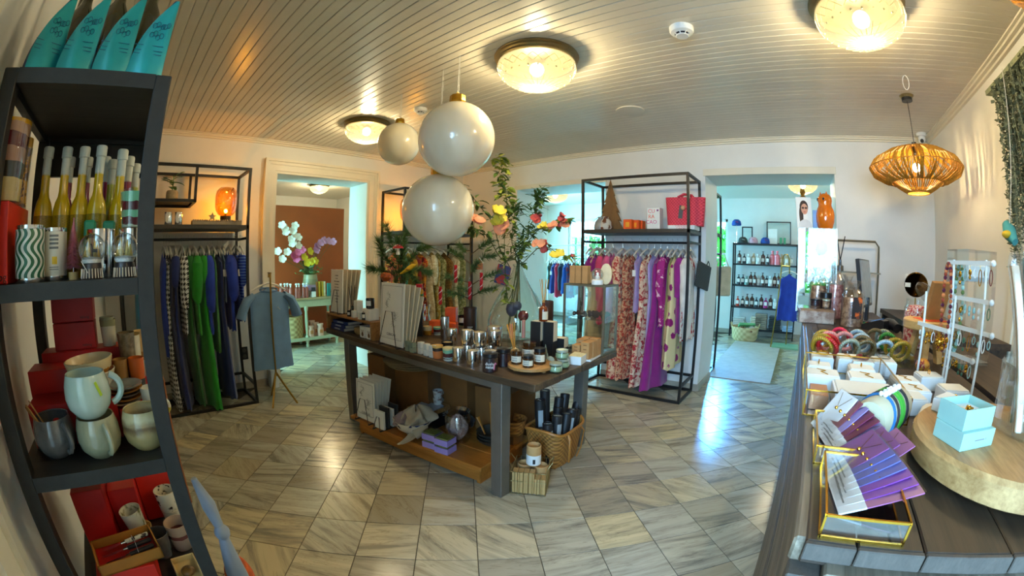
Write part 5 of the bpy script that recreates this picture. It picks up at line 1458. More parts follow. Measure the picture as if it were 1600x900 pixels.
def print_board(loc, w, h, th, tilt, label, group, rz=0.0, front=None, mat=None):
 t = thing('art_print', label, 'print', loc, group=group, rot=(0, tilt, rz))
 mk('board', MB().box(-th / 2,-w / 2,0, th / 2, w / 2, h,0.001), mat or PRINTM, t)
 if front == 'plant':
  f = MB(); x = -th / 2 - 0.0006; m = 0.022
  for (y0, z0, y1, z1) in ((-w / 2 + m, m * 2.2, w / 2 - m, m * 2.2),(-w / 2 + m, h - m, w / 2 - m, h - m),(-w / 2 + m, m * 2.2,-w / 2 + m, h - m),(w / 2 - m, m * 2.2, w / 2 - m, h - m)):
   f.bar((x, y0, z0),(x, y1, z1),0.0012,0.0022)
  mk('border_line', f, GREYINK, t)
  s = MB(); rnd = random.Random(4)
  for (yc, zc, n) in ((w * 0.18, h * 0.72,40),(-w * 0.12, h * 0.42,46)):
   pts = [(x, yc + 0.02 * math.sin(k * 0.6), zc + (k - 5) * h * 0.022) for k in range(11)]
   s.tube(pts,0.0009,4)
   for k in range(n):
    p = pts[rnd.randrange(11)]; a = rnd.uniform(-1,1.2) + (PI if rnd.random() < 0.5 else 0); q = rnd.uniform(0.012,0.04)
    s.bar(p,(x, p[1] + q * math.cos(a), p[2] + q * math.sin(a) * 0.7),0.0007,0.0016)
  mk('plant_drawing', s, plain('drawing_ink', srgb(150,154,144),0.8), t)
  text('lettering', 'CURACAO',0.030, INK, t,(x,0.0, h * 0.17),(PI / 2,0,-PI / 2),0.0003, sx=0.8)
  mk('small_line', MB().bar((x, w * 0.36, h * 0.125),(x,-w * 0.36, h * 0.125),0.0006,0.0014), GREYINK, t)
 if front == 'words':
  for k, s_ in enumerate(('BONBINI', 'DUSHI', 'MASHA DANKI', 'TE AWORO', 'CON TA BAI', 'POKO POKO', 'AYO', 'BON NOCHI', 'SUNCHI', 'BRASA')):
   text('lettering', s_,0.016, INK, t,(-th / 2 - 0.0006,-0.005 * (k > 4), h * 0.86 - h * 0.068 * k),(PI / 2,0,-PI / 2),0.0003)
 return t
PRINTM = plain('print_board', srgb(230,230,222),0.6,0,0.03)
PRINTC = plain('print_edge', srgb(214,202,176),0.7,0,0.05)
GP = 'large art prints in the big wire easel'
easel((1.79,2.64, ZT),0.235,0.27, 'large black wire easel holding prints on the table', 'wire easels')
for k, l in enumerate(('white print with plant drawing and place name, front of the big easel', 'second large print leaning behind the plant drawing', 'third large print in the big easel', 'fourth large print in the big easel', 'rearmost and shortest print in the big easel')):
 print_board((1.812 + 0.028 * k,2.64, ZT + 0.009),0.31 - 0.01 * (k == 4),(0.475,0.47,0.465,0.45,0.38)[k],0.010,0.06 + 0.05 * k, l, GP,0.0, 'plant' if k == 0 else None, PRINTM if k == 0 else PRINTC)
GP2 = 'word prints on the riser'
easel((1.815,3.58, ZRZ),0.16,0.22, 'black wire easel standing on the wooden riser', 'wire easels')
for k, l in enumerate(('white print with a column of words, front of the riser easel', 'second print behind the word print', 'third print behind the word print', 'fourth print behind the word print', 'rearmost print on the riser')):
 print_board((1.832 + 0.034 * k,3.58, ZRZ + 0.009),0.24,0.40,0.010,0.03 + 0.035 * k, l, GP2,0, 'words' if k == 0 else None, PRINTM if k == 0 else PRINTC)
# candles and diffuser on the riser
M_AMBG = plain('dark_jar', srgb(24,22,22),0.12,0,0.1, **{'Coat Weight': 0.6})
def label_on(t, r, z0, z1, mat=WHITE, a=PI, half=0.6):
 return mk('paper_label', MB().lathe([(r, z0),(r, z1)],8, a0=a - half, a1=a + half), mat, t)
def jar_candle_dark(loc, r, h, label, group='black candle jars on the riser'):
 t = thing('dark_candle', label, 'candle', loc, group=group)
 mk('jar', MB().lathe([(0,0),(r,0),(r * 1.02,0.004),(r * 1.02, h),(r * 0.96, h),(r * 0.94, h * 0.85),(0, h * 0.85)],24), M_AMBG, t)
 label_on(t, r * 1.03, h * 0.3, h * 0.78, a=PI + 0.6)
 return t
YR = lambda px, x=1.85: None
def riser_at(px, x):   # point on the riser top with this depth, seen in this column
 y = 3.3
 for _ in range(12):
  d = ray(px,480); y = x * float(d[1]) / float(d[0])
 return (x, y, ZRZ)
p = riser_at(551,1.87); t = thing('reed_diffuser', 'black reed diffuser with dark sticks on the riser', 'diffuser', p)
mk('bottle', MB().lathe([(0,0),(0.026,0),(0.028,0.004),(0.028,0.055),(0.014,0.064),(0.014,0.09),(0,0.09)],20), M_AMBG, t)
label_on(t,0.0286,0.012,0.045, a=PI + 0.5)
s = MB()
for k in range(7): a = k * 0.9; s.tube([(0,0,0.05),(0.028 * math.cos(a),0.055 * math.sin(a),0.26 + 0.01 * (k % 3))],0.0018,5)
mk('stick', s, BLACK, t)
p = riser_at(546,1.83); jar_candle_dark(p,0.022,0.05, 'smallest black candle jar beside the diffuser')
p = riser_at(569,1.825); jar_candle_dark(p,0.022,0.062, 'black candle jar before the white boxes on the riser')
p = riser_at(560,1.88); box_thing('candle_box', p[0] - 0.03, p[0] + 0.03, p[1] - 0.032, p[1] + 0.032, ZRZ, ZRZ + 0.145, WHITE, 'taller slim white box in the middle of the riser', 'box', 'white boxes on the riser')
p = riser_at(578,1.87); o = box_thing('candle_box', p[0] - 0.05, p[0] + 0.05, p[1] - 0.065, p[1] + 0.05, ZRZ, ZRZ + 0.095, WHITE, 'wide white box under the black candle at the riser end', 'box', 'white boxes on the riser')
d = MB()
for k in range(3): d.box(-0.0506,0.02,0.065 - 0.014 * k,-0.0502,0.045,0.069 - 0.014 * k)
mk('print', d, INK, o)
jar_candle_dark((p[0], p[1] - 0.005, ZRZ + 0.095),0.036,0.085, 'largest black candle jar standing on the white box')
for px, x, l in ((553,1.825, 'white small box by the diffuser'),(563,1.815, 'white small box with lettering at the riser front')):
 p = riser_at(px, x); box_thing('candle_box', p[0] - 0.018, p[0] + 0.018, p[1] - 0.02, p[1] + 0.02, ZRZ, ZRZ + 0.06, WHITE, l, 'box', 'white boxes on the riser')
# ---- front rows: glass cubes, striped cups, silver tins
for k in range(4):
 x, y, _ = atz(636 + 7.5 * (k % 2),548 + 3 * (k % 2), ZT); zz = ZT + (0.0 if k < 2 else 0.037)
 o = box_thing('glass_cube', x - 0.005, x + 0.031, y - 0.018, y + 0.018, zz, zz + 0.036, plain('sea_glass_cube', srgb(176,190,166),0.1,0,0.15,20, **{'Transmission Weight': 0.5}),('lower green glass cube nearest the easel', 'lower green glass cube beside the white cubes', 'upper green glass cube nearest the easel', 'upper green glass cube beside the white cubes')[k], 'candle', 'sea green glass cubes')
for k in range(6):
 i, lv = k % 3, k // 3
 x, y, _ = atz(655 + 9 * i,553 + 3 * i, ZT); zz = ZT + 0.043 * lv
 o = box_thing('wax_cube', x, x + 0.036, y - 0.019, y + 0.019, zz, zz + 0.042, plain('milk_glass_cube', srgb(206,206,196),0.2,0,0.1,20), '%s white wax cube, %s of its row' % (('lower', 'upper')[lv],('easel end', 'middle', 'cup end')[i]), 'candle', 'white wax cubes')
STR1 = bands('orange_black_cup',[(0.0, srgb(206,116,62)),(0.6, srgb(46,42,42)),(0.86, srgb(206,160,84))],2,0,0.085,0.25,0.012,50)
STR2 = bands('mint_plum_cup',[(0.0, srgb(196,196,180)),(0.14, srgb(92,62,60)),(0.2, srgb(160,170,160)),(0.3, srgb(86,44,42)),(0.62, srgb(126,176,140)),(0.88, srgb(206,186,130))],2,0,0.085,0.25,0.014,50)
STR3 = bands('cream_ochre_cup',[(0.0, srgb(166,116,36)),(0.45, srgb(206,190,160)),(0.86, srgb(196,160,88))],2,0,0.085,0.25,0.01,50)
STR4 = bands('black_cream_cup',[(0.0, srgb(36,32,30)),(0.75, srgb(190,176,150))],2,0,0.085,0.2,0.03,40)
SC = 'striped candle cups on the table'
def candle_cup(loc, r, h, mat, label, taper=0.86):
 t = thing('candle_cup', label, 'candle', loc, group=SC)
 mk('cup', MB().lathe([(0,0.001),(r * taper * 0.95,0),(r * taper,0.004),(r, h),(r * 0.93, h),(r * 0.9, h * 0.86),(0, h * 0.86)],26), mat, t)
 mk('wax', MB().lathe([(0, h * 0.875),(r * 0.9, h * 0.87)],20), plain('honey_wax', srgb(206,176,116),0.5), t)
 return t
for px, py, r, h, m, l in ((684,561,0.039,0.088, STR1, 'orange and black candle cup at the table front'),(701,565,0.041,0.088, STR2, 'mint, plum and grey candle cup next to the tins'),
      (668,524,0.042,0.075, STR3, 'cream over ochre candle cup behind the white cubes'),(684,524,0.042,0.068, STR2, 'mint striped candle cup behind the white cubes'),
      (699,548,0.045,0.06, STR4, 'black candle cup with dripping cream glaze')):
 candle_cup(base_at(px, py, r), r, h, m, l)
TG = 'mirror silver candle tins on the table'
zt2 = ZT + 0.1015
for (x, y, z, r, h, l) in ((1.845,1.925, ZT,0.0415,0.1, 'silver tin in the front row beside the striped cup'),(1.85,1.80, ZT,0.0425,0.1, 'silver tin in the front row, second from the striped cup'),
      (1.93,1.72, ZT,0.0415,0.1, 'silver tin partly behind the front pair, next to the cookie jar'),
      (1.955,1.95, ZT,0.0415,0.1, 'lower silver tin hidden behind the front row, bearing another'),(1.965,1.83, ZT,0.0415,0.1, 'lower silver tin at the rear, under the tallest stack'),
      (1.945,1.945, zt2,0.0415,0.1, 'silver tin of the upper tier nearest the black cup'),(1.95,1.835, zt2,0.042,0.1, 'silver tin in the middle of the upper tier'),
      (2.06,1.83, ZT,0.042,0.1, 'lower silver tin behind, hidden under the third upper tin'),(2.06,1.80, zt2,0.042,0.1, 'silver tin at the vase end of the upper tier'),
      (2.20,2.36, ZT,0.043,0.165, 'slim tall silver tin before the orange boxes') if False else (2.30,2.56, ZT,0.036,0.19, 'tallest slim silver tin in front of the orange boxes'),
      (2.20,2.37, ZT,0.043,0.125, 'medium silver tin between the striped cups and the tiers'),(2.33,2.04, ZT,0.058,0.17, 'widest silver tin next to the brown pot')):
 tin((x, y, z), r, h, l, TG)
candle_cup((2.28,2.22, ZT),0.052,0.11, STR3, 'larger cream and ochre candle cup behind the upper tins')
# cookie jar with lettering
def lid_jar(loc, r, h, body, lid, label, group, glassy=True, lab=None):
 t = thing('lidded_jar', label, 'jar', loc, group=group)
 mk('contents', MB().lathe([(0,0.003),(r * 0.93,0.003),(r * 0.95, h * 0.74),(0, h * 0.74)],24), body, t)
 if glassy: mk('glass', MB().lathe([(0,0),(r * 0.97,0),(r,0.005),(r, h * 0.76),(r * 0.86, h * 0.82)],24), CLEAR, t)
 mk('lid', MB().lathe([(r * 0.9, h * 0.8),(r * 0.98, h * 0.8),(r * 0.99, h * 0.985),(r * 0.94, h),(0, h)],24), lid, t)
 return t
M_BLID = plain('black_lid', srgb(24,24,26),0.3,0.1,0.1)
t = lid_jar(base_at(766,583,0.047),0.047,0.115, plain('dark_sweets', srgb(44,22,30),0.4,0,0.4,60), M_BLID, 'glass jar of dark sweets with hand lettered pink label', 'jars at the table corner')
text('lettering', 'dushi\nnatal',0.026, WHITE, t,(-0.0385,-0.030,0.046),(PI / 2,0,-PI / 2 + 0.65),0.0004, spacing=0.75)
mk('candy_cane_print', MB().tube([(-0.018,-0.045,0.02),(-0.013,-0.0465,0.05),(-0.006,-0.0478,0.06),(0.0,-0.0478,0.05)],0.004,6, flat=0.4), plain('pink_print', srgb(206,110,140),0.5), t)
lid_jar((1.985,1.66, ZT),0.045,0.115, plain('dark_sweets', srgb(44,22,30),0.4), M_BLID, 'second dark sweets jar behind the lettered one', 'jars at the table corner')
# round wooden board with three amber jars
CB_ = (2.025,1.475)
t = thing('round_board', 'round light wooden serving board on little feet at the table corner', 'board',(CB_[0], CB_[1], ZT))
mk('board', MB().lathe([(0,0.016),(0.135,0.016),(0.142,0.02),(0.142,0.036),(0.136,0.04),(0,0.04)],40), wood('light_board', srgb(142,96,46), srgb(188,140,80),5,0,0.5), t)
for a in (0.5,2.6,4.7): mk('foot', MB().lathe([(0,0),(0.014,0),(0.014,0.016),(0,0.016)],10), wood('light_board',0,0), t,(0.1 * math.cos(a),0.1 * math.sin(a),0))
M_AMBJ = plain('amber_jar', srgb(66,38,16),0.12,0,0.2, **{'Coat Weight': 0.5})
M_LAB = plain('cream_label', srgb(216,206,180),0.7,0,0.06)
AJ = 'amber jars around the round board'
def amber_jar(loc, r, h, label, lid=True):
 t = thing('amber_jar', label, 'jar', loc, group=AJ)
 mk('jar', MB().lathe([(0,0),(r * 0.96,0),(r,0.004),(r, h * 0.72),(r * 0.85, h * 0.76),(r * 0.85, h * 0.8),(0, h * 0.8)],24), M_AMBJ, t)
 mk('lid', MB().lathe([(0, h * 0.78),(r * 0.93, h * 0.78),(r * 0.93, h * 0.98),(r * 0.88, h),(0, h)],24), M_BLID if lid else M_AMBJ, t)
 l = mk('paper_label', MB().lathe([(r * 1.012, h * 0.18),(r * 1.012, h * 0.62)],14, a0=PI - 1.0, a1=PI + 1.5), M_LAB, t)
 d = MB()
 for z in (0.5,0.42,0.3,0.26): d.lathe([(r * 1.02, h * z),(r * 1.02, h * (z + 0.035))],8, a0=PI - 0.25, a1=PI + 0.75)
 mk('print', d, GREYINK, t)
 return t
amber_jar((1.962,1.535, ZT + 0.04),0.034,0.083, 'amber jar with brown lid nearest the sweets jars', False)
amber_jar((1.945,1.435, ZT + 0.04),0.034,0.072, 'shorter black lidded jar at the front of the round board')
amber_jar((2.055,1.43, ZT + 0.04),0.038,0.098, 'larger black lidded jar with leaf label on the round board')
amber_jar((2.11,1.55, ZT + 0.04),0.045,0.11, 'brown open candle jar at the back of the round board', False)
M_FROST = plain('frosted_sprig', srgb(142,146,122),0.8,0,0.3,70)
t = thing('bristle_tree', 'tiny frosted green bristle tree on a pale stump', 'ornament',(2.115,1.43, ZT + 0.04))
b = MB(); rnd = random.Random(8)
for k in range(700):
 z = rnd.random() ** 1.2; a = rnd.uniform(0,2 * PI); r = 0.024 * (1 - z) + 0.003
 b.add([(0,0,0.024 + z * 0.088),(0.002 * math.sin(a),-0.002 * math.cos(a),0.022 + z * 0.088),(r * math.cos(a), r * math.sin(a),0.018 + z * 0.086)],[(0,1,2)])
mk('bristles', b, M_FROST, t); mk('stump', MB().lathe([(0,0),(0.012,0),(0.012,0.018),(0,0.018)],14), plain('pale_wood', srgb(200,168,108)), t)
o = mk('wax_disc', MB().lathe([(0,0),(0.03,0),(0.031,0.008),(0.028,0.012),(0,0.012)],26).xf(Matrix.Rotation(-PI / 2 + 0.2,4, 'Y')), plain('clear_disc', srgb(160,154,124),0.25,0,0.15), None,(2.175,1.43, ZT + 0.032),0.35); tag(o, 'round pressed wax disc standing by the tiny frosted tree', 'candle')
M_GWAX = plain('green_wax', srgb(150,172,132),0.35,0,0.06)
def green_jar(loc, label):
 t = thing('green_candle_jar', label, 'candle', loc, group='pale green candle jars')
 mk('wax', MB().lathe([(0,0.003),(0.032,0.003),(0.041,0.012),(0.041,0.03),(0.036,0.037),(0,0.037)],24), M_GWAX, t)
 mk('glass', MB().lathe([(0,0),(0.034,0),(0.043,0.01),(0.043,0.032),(0.036,0.042),(0.036,0.048)],24), CLEAR, t)
 mk('lid', MB().lathe([(0.036,0.046),(0.038,0.046),(0.038,0.058),(0,0.058)],24), plain('pale_lid', srgb(176,180,158),0.3,0.3), t)
 return t
green_jar((2.075,1.325, ZT), 'pale green candle jar nearest the table corner')
green_jar((2.19,1.345, ZT), 'lower pale green candle jar of the stacked pair')
green_jar((2.185,1.35, ZT + 0.059), 'upper pale green candle jar of the stacked pair')
t = thing('soap_box', 'white and cream soap box beside the green jars', 'box',(2.36,1.335, ZT),0.2)
mk('box', MB().box(-0.07,-0.045,0,0.07,0.045,0.055,0.001), WHITE, t); mk('lid_print', MB().box(-0.07,-0.045,0.0552,0.07,0.045,0.056), spots('herb_print', srgb(216,208,170), srgb(120,140,80),40,0.6,0.05,0.6), t)
t = thing('marble_slab', 'small white slab under the brown boxes', 'slab',(2.54,1.37, ZT),0.12); mk('slab', MB().box(-0.13,-0.085,0,0.13,0.085,0.014,0.002), WHITE, t)
KB = 'brown card boxes on the white slab'
n = 0
for (dx, dy, h) in ((-0.10,-0.055,0.115),(-0.035,-0.055,0.115),(0.03,-0.05,0.12),(-0.10,0.015,0.09),(-0.035,0.02,0.115),(0.03,0.02,0.12),(0.09,0.02,0.11),(0.09,-0.045,0.11)):
 lb = ('front corner of the slab', 'middle of the front row', 'third in the front row', 'second row by the black boxes', 'second row, middle', 'second row, third', 'second row at the glass case', 'front row at the glass case')[n]
 o = box_thing('kraft_box',2.54 + dx - 0.029,2.54 + dx + 0.029,1.37 + dy - 0.03,1.37 + dy + 0.03, ZT + 0.0145, ZT + 0.0145 + h, KRAFT, 'brown card box, ' + lb, 'box', KB, rz=0.06)
 d = MB()
 for z in (0.3,0.55,0.8): d.box(-0.0296,-0.012, h * z,-0.0292,0.012, h * z + 0.006)
 mk('print', d, plain('brown_ink', srgb(120,82,44),0.8), o); n += 1
# black boxes with amber diffuser
BB = 'black boxes with cream labels'
for (x, y, w, h, l) in ((2.36,1.665,0.038,0.245, 'tall black box with cream label, nearer the vase'),(2.40,1.585,0.038,0.245, 'tall black box with cream label, nearer the brown boxes'),(2.50,1.56,0.042,0.12, 'short black box with cream label behind the green jars')):
 o = box_thing('black_box', x - w, x + w, y - w, y + w, ZT, ZT + h, BLACK, l, 'box', BB, rz=0.15)
 mk('paper_label', MB().box(-w * 0.85,-w - 0.0006, h * 0.45, w * 0.85,-w - 0.0001, h).box(-w * 0.9,-w * 0.9, h + 0.0001, w * 0.9, w * 0.9, h + 0.0006), M_LAB, o)
t = thing('reed_diffuser', 'amber reed diffuser bottle with pale sticks on the black boxes', 'diffuser',(2.375,1.63, ZT + 0.2457))
mk('bottle', MB().lathe([(0,0),(0.03,0),(0.032,0.004),(0.032,0.085),(0.024,0.1),(0.012,0.106),(0.012,0.13),(0,0.13)],22), plain('amber_bottle', srgb(110,44,14),0.1,0,0.2, **{'Coat Weight': 0.6}), t)
label_on(t,0.0326,0.015,0.07, M_LAB, a=-PI / 2 - 0.3, half=0.9)
s = MB()
for k in range(6): a = k * 1.05; s.tube([(0,0,0.1),(0.012 * math.cos(a),0.012 * math.sin(a),0.18),(0.03 * math.cos(a),0.03 * math.sin(a),0.29)],0.0022,5)
mk('stick', s, plain('reed_stick', srgb(206,140,48),0.6), t)
t = thing('reed_diffuser', 'round glass reed diffuser with amber sticks before the vase', 'diffuser',(2.19,1.73, ZT))
mk('bottle', MB().sphere((0,0,0.045),0.043,20,14).lathe([(0.012,0.08),(0.012,0.115)],14), CLEAR, t); mk('oil', MB().sphere((0,0,0.042),0.034,16,10,0.8), plain('amber_oil', srgb(206,170,110),0.3), t)
s = MB()
for k in range(5): s.tube([(0,0,0.03),(0.016 * math.cos(k),0.02 + 0.012 * k,0.25 - 0.006 * k)],0.003,5)
mk('stick', s, plain('reed_stick', srgb(206,140,48)), t)
for x, y, h, l in ((2.33,1.88,0.2, 'slim pink candle nearer the tins'),(2.40,1.82,0.23, 'slim pink candle nearer the vase front')):
 t = thing('taper_candle', l, 'candle',(x, y, ZT), group='slim pink candles')
 mk('holder', MB().lathe([(0,0),(0.04,0),(0.04,0.004),(0.012,0.01),(0.012,0.08),(0.016,0.1),(0,0.1)],18), CLEAR, t)
 mk('candle', MB().lathe([(0,0.1),(0.014,0.1),(0.013, h),(0, h)],14), plain('pink_wax', srgb(196,130,108),0.5), t)
t = thing('glass_cloche', 'small clear glass dome between the pink candles', 'cloche',(2.42,1.93, ZT))
mk('dome', MB().lathe([(0.045,0),(0.045,0.12),(0.035,0.17),(0.012,0.19),(0,0.192)],24), CLEAR, t)
for x, y, r, h, l in ((2.12,1.68,0.05,0.012, 'dark glass dish before the round diffuser'),):
 o = mk('dark_dish', MB().lathe([(0,0.002),(r * 0.6,0),(r, h * 2),(r * 0.97, h * 2),(0,0.006)],24), M_AMBG, None,(x, y, ZT)); tag(o, l, 'dish')
# ---- glass display case at the right end
M_CASE = plain('case_metal', srgb(120,112,92),0.4,0.6,0.1)
VX0, VX1, VY0, VY1, VH = 2.47,2.83,1.47,1.74,0.50
VX0, VY0, VX1, VY1 = 2.55,1.285,2.84,1.56
VX0, VX1, VY0, VY1 = 2.615,2.845,1.28,1.62
t = thing('glass_case', 'metal framed glass display case at the end of the table', 'display case',((VX0 + VX1) / 2,(VY0 + VY1) / 2, ZT))
ox, oy = (VX0 + VX1) / 2,(VY0 + VY1) / 2
w = 0.014; a, b_ = (VX1 - VX0) / 2,(VY1 - VY0) / 2
for x in (-a, a - w):
 for y in (-b_, b_ - w): mk('post', MB().box(x, y,0, x + w, y + w, VH), M_CASE, t)
for z in (0, VH - w):
 for y in (-b_, b_ - w): mk('rail', MB().box(-a + w, y, z, a - w, y + w, z + w), M_CASE, t)
 for x in (-a, a - w): mk('rail', MB().box(x,-b_ + w, z, x + w, b_ - w, z + w), M_CASE, t)
for y in (-b_ + w / 2, b_ - w / 2): mk('pane', MB().box(-a + w, y - 0.001, w, a - w, y + 0.001, VH - w), CLEAR, t)
for x in (-a + w / 2, a - w / 2): mk('pane', MB().box(x - 0.001,-b_ + w, w, x + 0.001, b_ - w, VH - w), CLEAR, t)
mk('glass_shelf', MB().box(-a + w,-b_ + w,0.245, a - w, b_ - w,0.25), GREENGLASS, t)
mk('top_pane', MB().box(-a + w,-b_ + w, VH - w, a - w, b_ - w, VH - w + 0.004), CLEAR, t)
b = MB(); rnd = random.Random(9)
for k in range(40): b.sphere((ox + rnd.uniform(-a + 0.045, a - 0.045), oy + rnd.uniform(-b_ + 0.045, b_ - 0.045), ZT + 0.27 + rnd.uniform(-0.004,0.02)),0.016,8,6)
o = mk('bead_necklaces', b, plain('dark_beads', srgb(44,24,20),0.25,0.1,0.2), None); o['kind'] = 'stuff'; tag(o, 'heap of dark brown bead necklaces on the glass shelf in the case', 'beads')
ZV = ZT + VH + 0.001
for y, l in ((1.575, 'brown paper box on the glass case nearest the far corner'),(1.525, 'brown paper box on the glass case beside the other'),(1.47, 'brown paper box on the glass case behind the snow globe')):
 o = box_thing('kraft_box',2.66,2.71, y - 0.023, y + 0.023, ZV, ZV + 0.13, KRAFT, l, 'box', 'brown boxes on the glass case')
t = thing('snow_globe', 'snow globe with a white figure on the glass case', 'snow globe',(2.67,1.37, ZV))
mk('base', MB().lathe([(0,0),(0.042,0),(0.042,0.03),(0.034,0.036),(0,0.036)],22), WHITE, t); mk('figure', MB().sphere((0,0,0.05),0.018,12,8,1.1).sphere((0,0,0.076),0.012,10,8), WHITE, t); mk('globe', MB().sphere((0,0,0.072),0.044,24,16), GLOBE, t)
o = mk('wooden_oval', MB().prism([(0.045 * math.cos(k * PI / 16),0.075 + 0.075 * math.sin(k * PI / 16)) for k in range(32)],-0.006,0.006).xf(Matrix.Rotation(PI / 2,4, 'X')).xf(Matrix.Rotation(PI / 2,4, 'Z')), plain('pale_oval', srgb(220,200,160),0.6), None,(2.72,1.325, ZV)); tag(o, 'pale oval wooden disc standing behind the snow globe', 'ornament')
t = thing('feather_decoration', 'orange fluffy feather sprig on the brown boxes', 'ornament',(2.685,1.575, ZV + 0.131))
b = MB(); rnd = random.Random(2)
for k in range(220):
 a_ = rnd.uniform(0,2 * PI); z = rnd.random() * 0.075; r = 0.03 * math.sin(PI * (0.15 + 0.8 * z / 0.075))
 b.add([(0,0, z),(0.002,0.002, z),(r * math.cos(a_), r * math.sin(a_), z + 0.015)],[(0,1,2)])
mk('plume', b, plain('orange_feather', srgb(206,136,46),0.8), t); mk('stem', MB().tube([(0,0,0),(0,0,0.07)],0.0015,5), BRASS, t)
t = thing('pillar_candle', 'brown cylinder candle behind the glass jar with dried flowers', 'candle',(2.62,1.76, ZT + 0.21))
mk('candle', MB().lathe([(0,0),(0.044,0),(0.044,0.145),(0.04,0.15),(0.04,0.14),(0,0.14)],24), plain('cocoa_wrap', srgb(58,34,26),0.6), t)
t = thing('glass_vase', 'clear glass cylinder under the brown candle', 'vase',(2.62,1.76, ZT))
mk('glass', MB().lathe([(0,0),(0.07,0),(0.072,0.004),(0.072,0.208)],26), CLEAR, t); mk('lid_plate', MB().lathe([(0,0.2),(0.072,0.2),(0.072,0.209),(0,0.209)],26), CLEAR, t)
mk('filling', MB().sphere((0.0,0,0.05),0.045,12,8).sphere((0.01,-0.02,0.12),0.03,10,8), plain('dried_petals', srgb(196,176,136),0.8,0,0.4,50), t)
# ---- demijohn with flower branches
VB = (2.80,2.19)
t = thing('demijohn_vase', 'large greenish glass demijohn with thin neck in the middle of the table', 'vase',(VB[0], VB[1], ZT))
mk('glass', MB().lathe([(0,0.004),(0.15,0),(0.22,0.02),(0.252,0.08),(0.255,0.15),(0.235,0.23),(0.185,0.33),(0.12,0.43),(0.07,0.52),(0.043,0.58),(0.036,0.61)],40), GREENGLASS, t)
mk('lip', MB().lathe([(0.036,0.605),(0.045,0.608),(0.046,0.625),(0.036,0.628)],28), GREENGLASS, t)
M_STEM = plain('green_stem', srgb(72,76,34),0.6,0,0.25,30)
M_VLEAF = plain('vase_leaf', srgb(76,104,44),0.5,0,0.35,9)
M_LLEAF = plain('lime_leaf', srgb(150,160,56),0.5,0,0.3,9)
VL_ME = mesh_of(leaf_mb(L=0.055, W=0.024), 'leaf'); VL_ME.materials.append(M_VLEAF)
LL_ME = mesh_of(leaf_mb(L=0.05, W=0.03), 'leaf'); LL_ME.materials.append(M_LLEAF)
NL_ME = mesh_of(leaf_mb(L=0.075, W=0.012, curl=0.2), 'leaf'); NL_ME.materials.append(M_VLEAF)
def blossom_mesh(name, mat, n=6, R=0.04, cup=0.5):
 b = MB()
 for k in range(n):
  a = 2 * PI * k / n
  c, s = math.cos(a), math.sin(a)
  b.sheet(lambda u, v: (R * v * c - s * (u - 0.5) * R * 1.0 * math.sin(PI * (0.12 + 0.72 * v)), R * v * s + c * (u - 0.5) * R * 1.0 * math.sin(PI * (0.12 + 0.72 * v)), R * cup * v * v + 0.002 * k),3,4)
 me = mesh_of(b, name); me.materials.append(mat); return me
YF_ME = blossom_mesh('blossom', plain('yellow_petal', srgb(226,206,70),0.6,0,0.15,20),6,0.045)
PF_ME = blossom_mesh('blossom', plain('peach_petal', srgb(226,150,112),0.6,0,0.2,20),7,0.05,0.25)
RF_ME = blossom_mesh('blossom', plain('rose_petal', srgb(206,92,84),0.6,0,0.25,20),9,0.034,0.9)
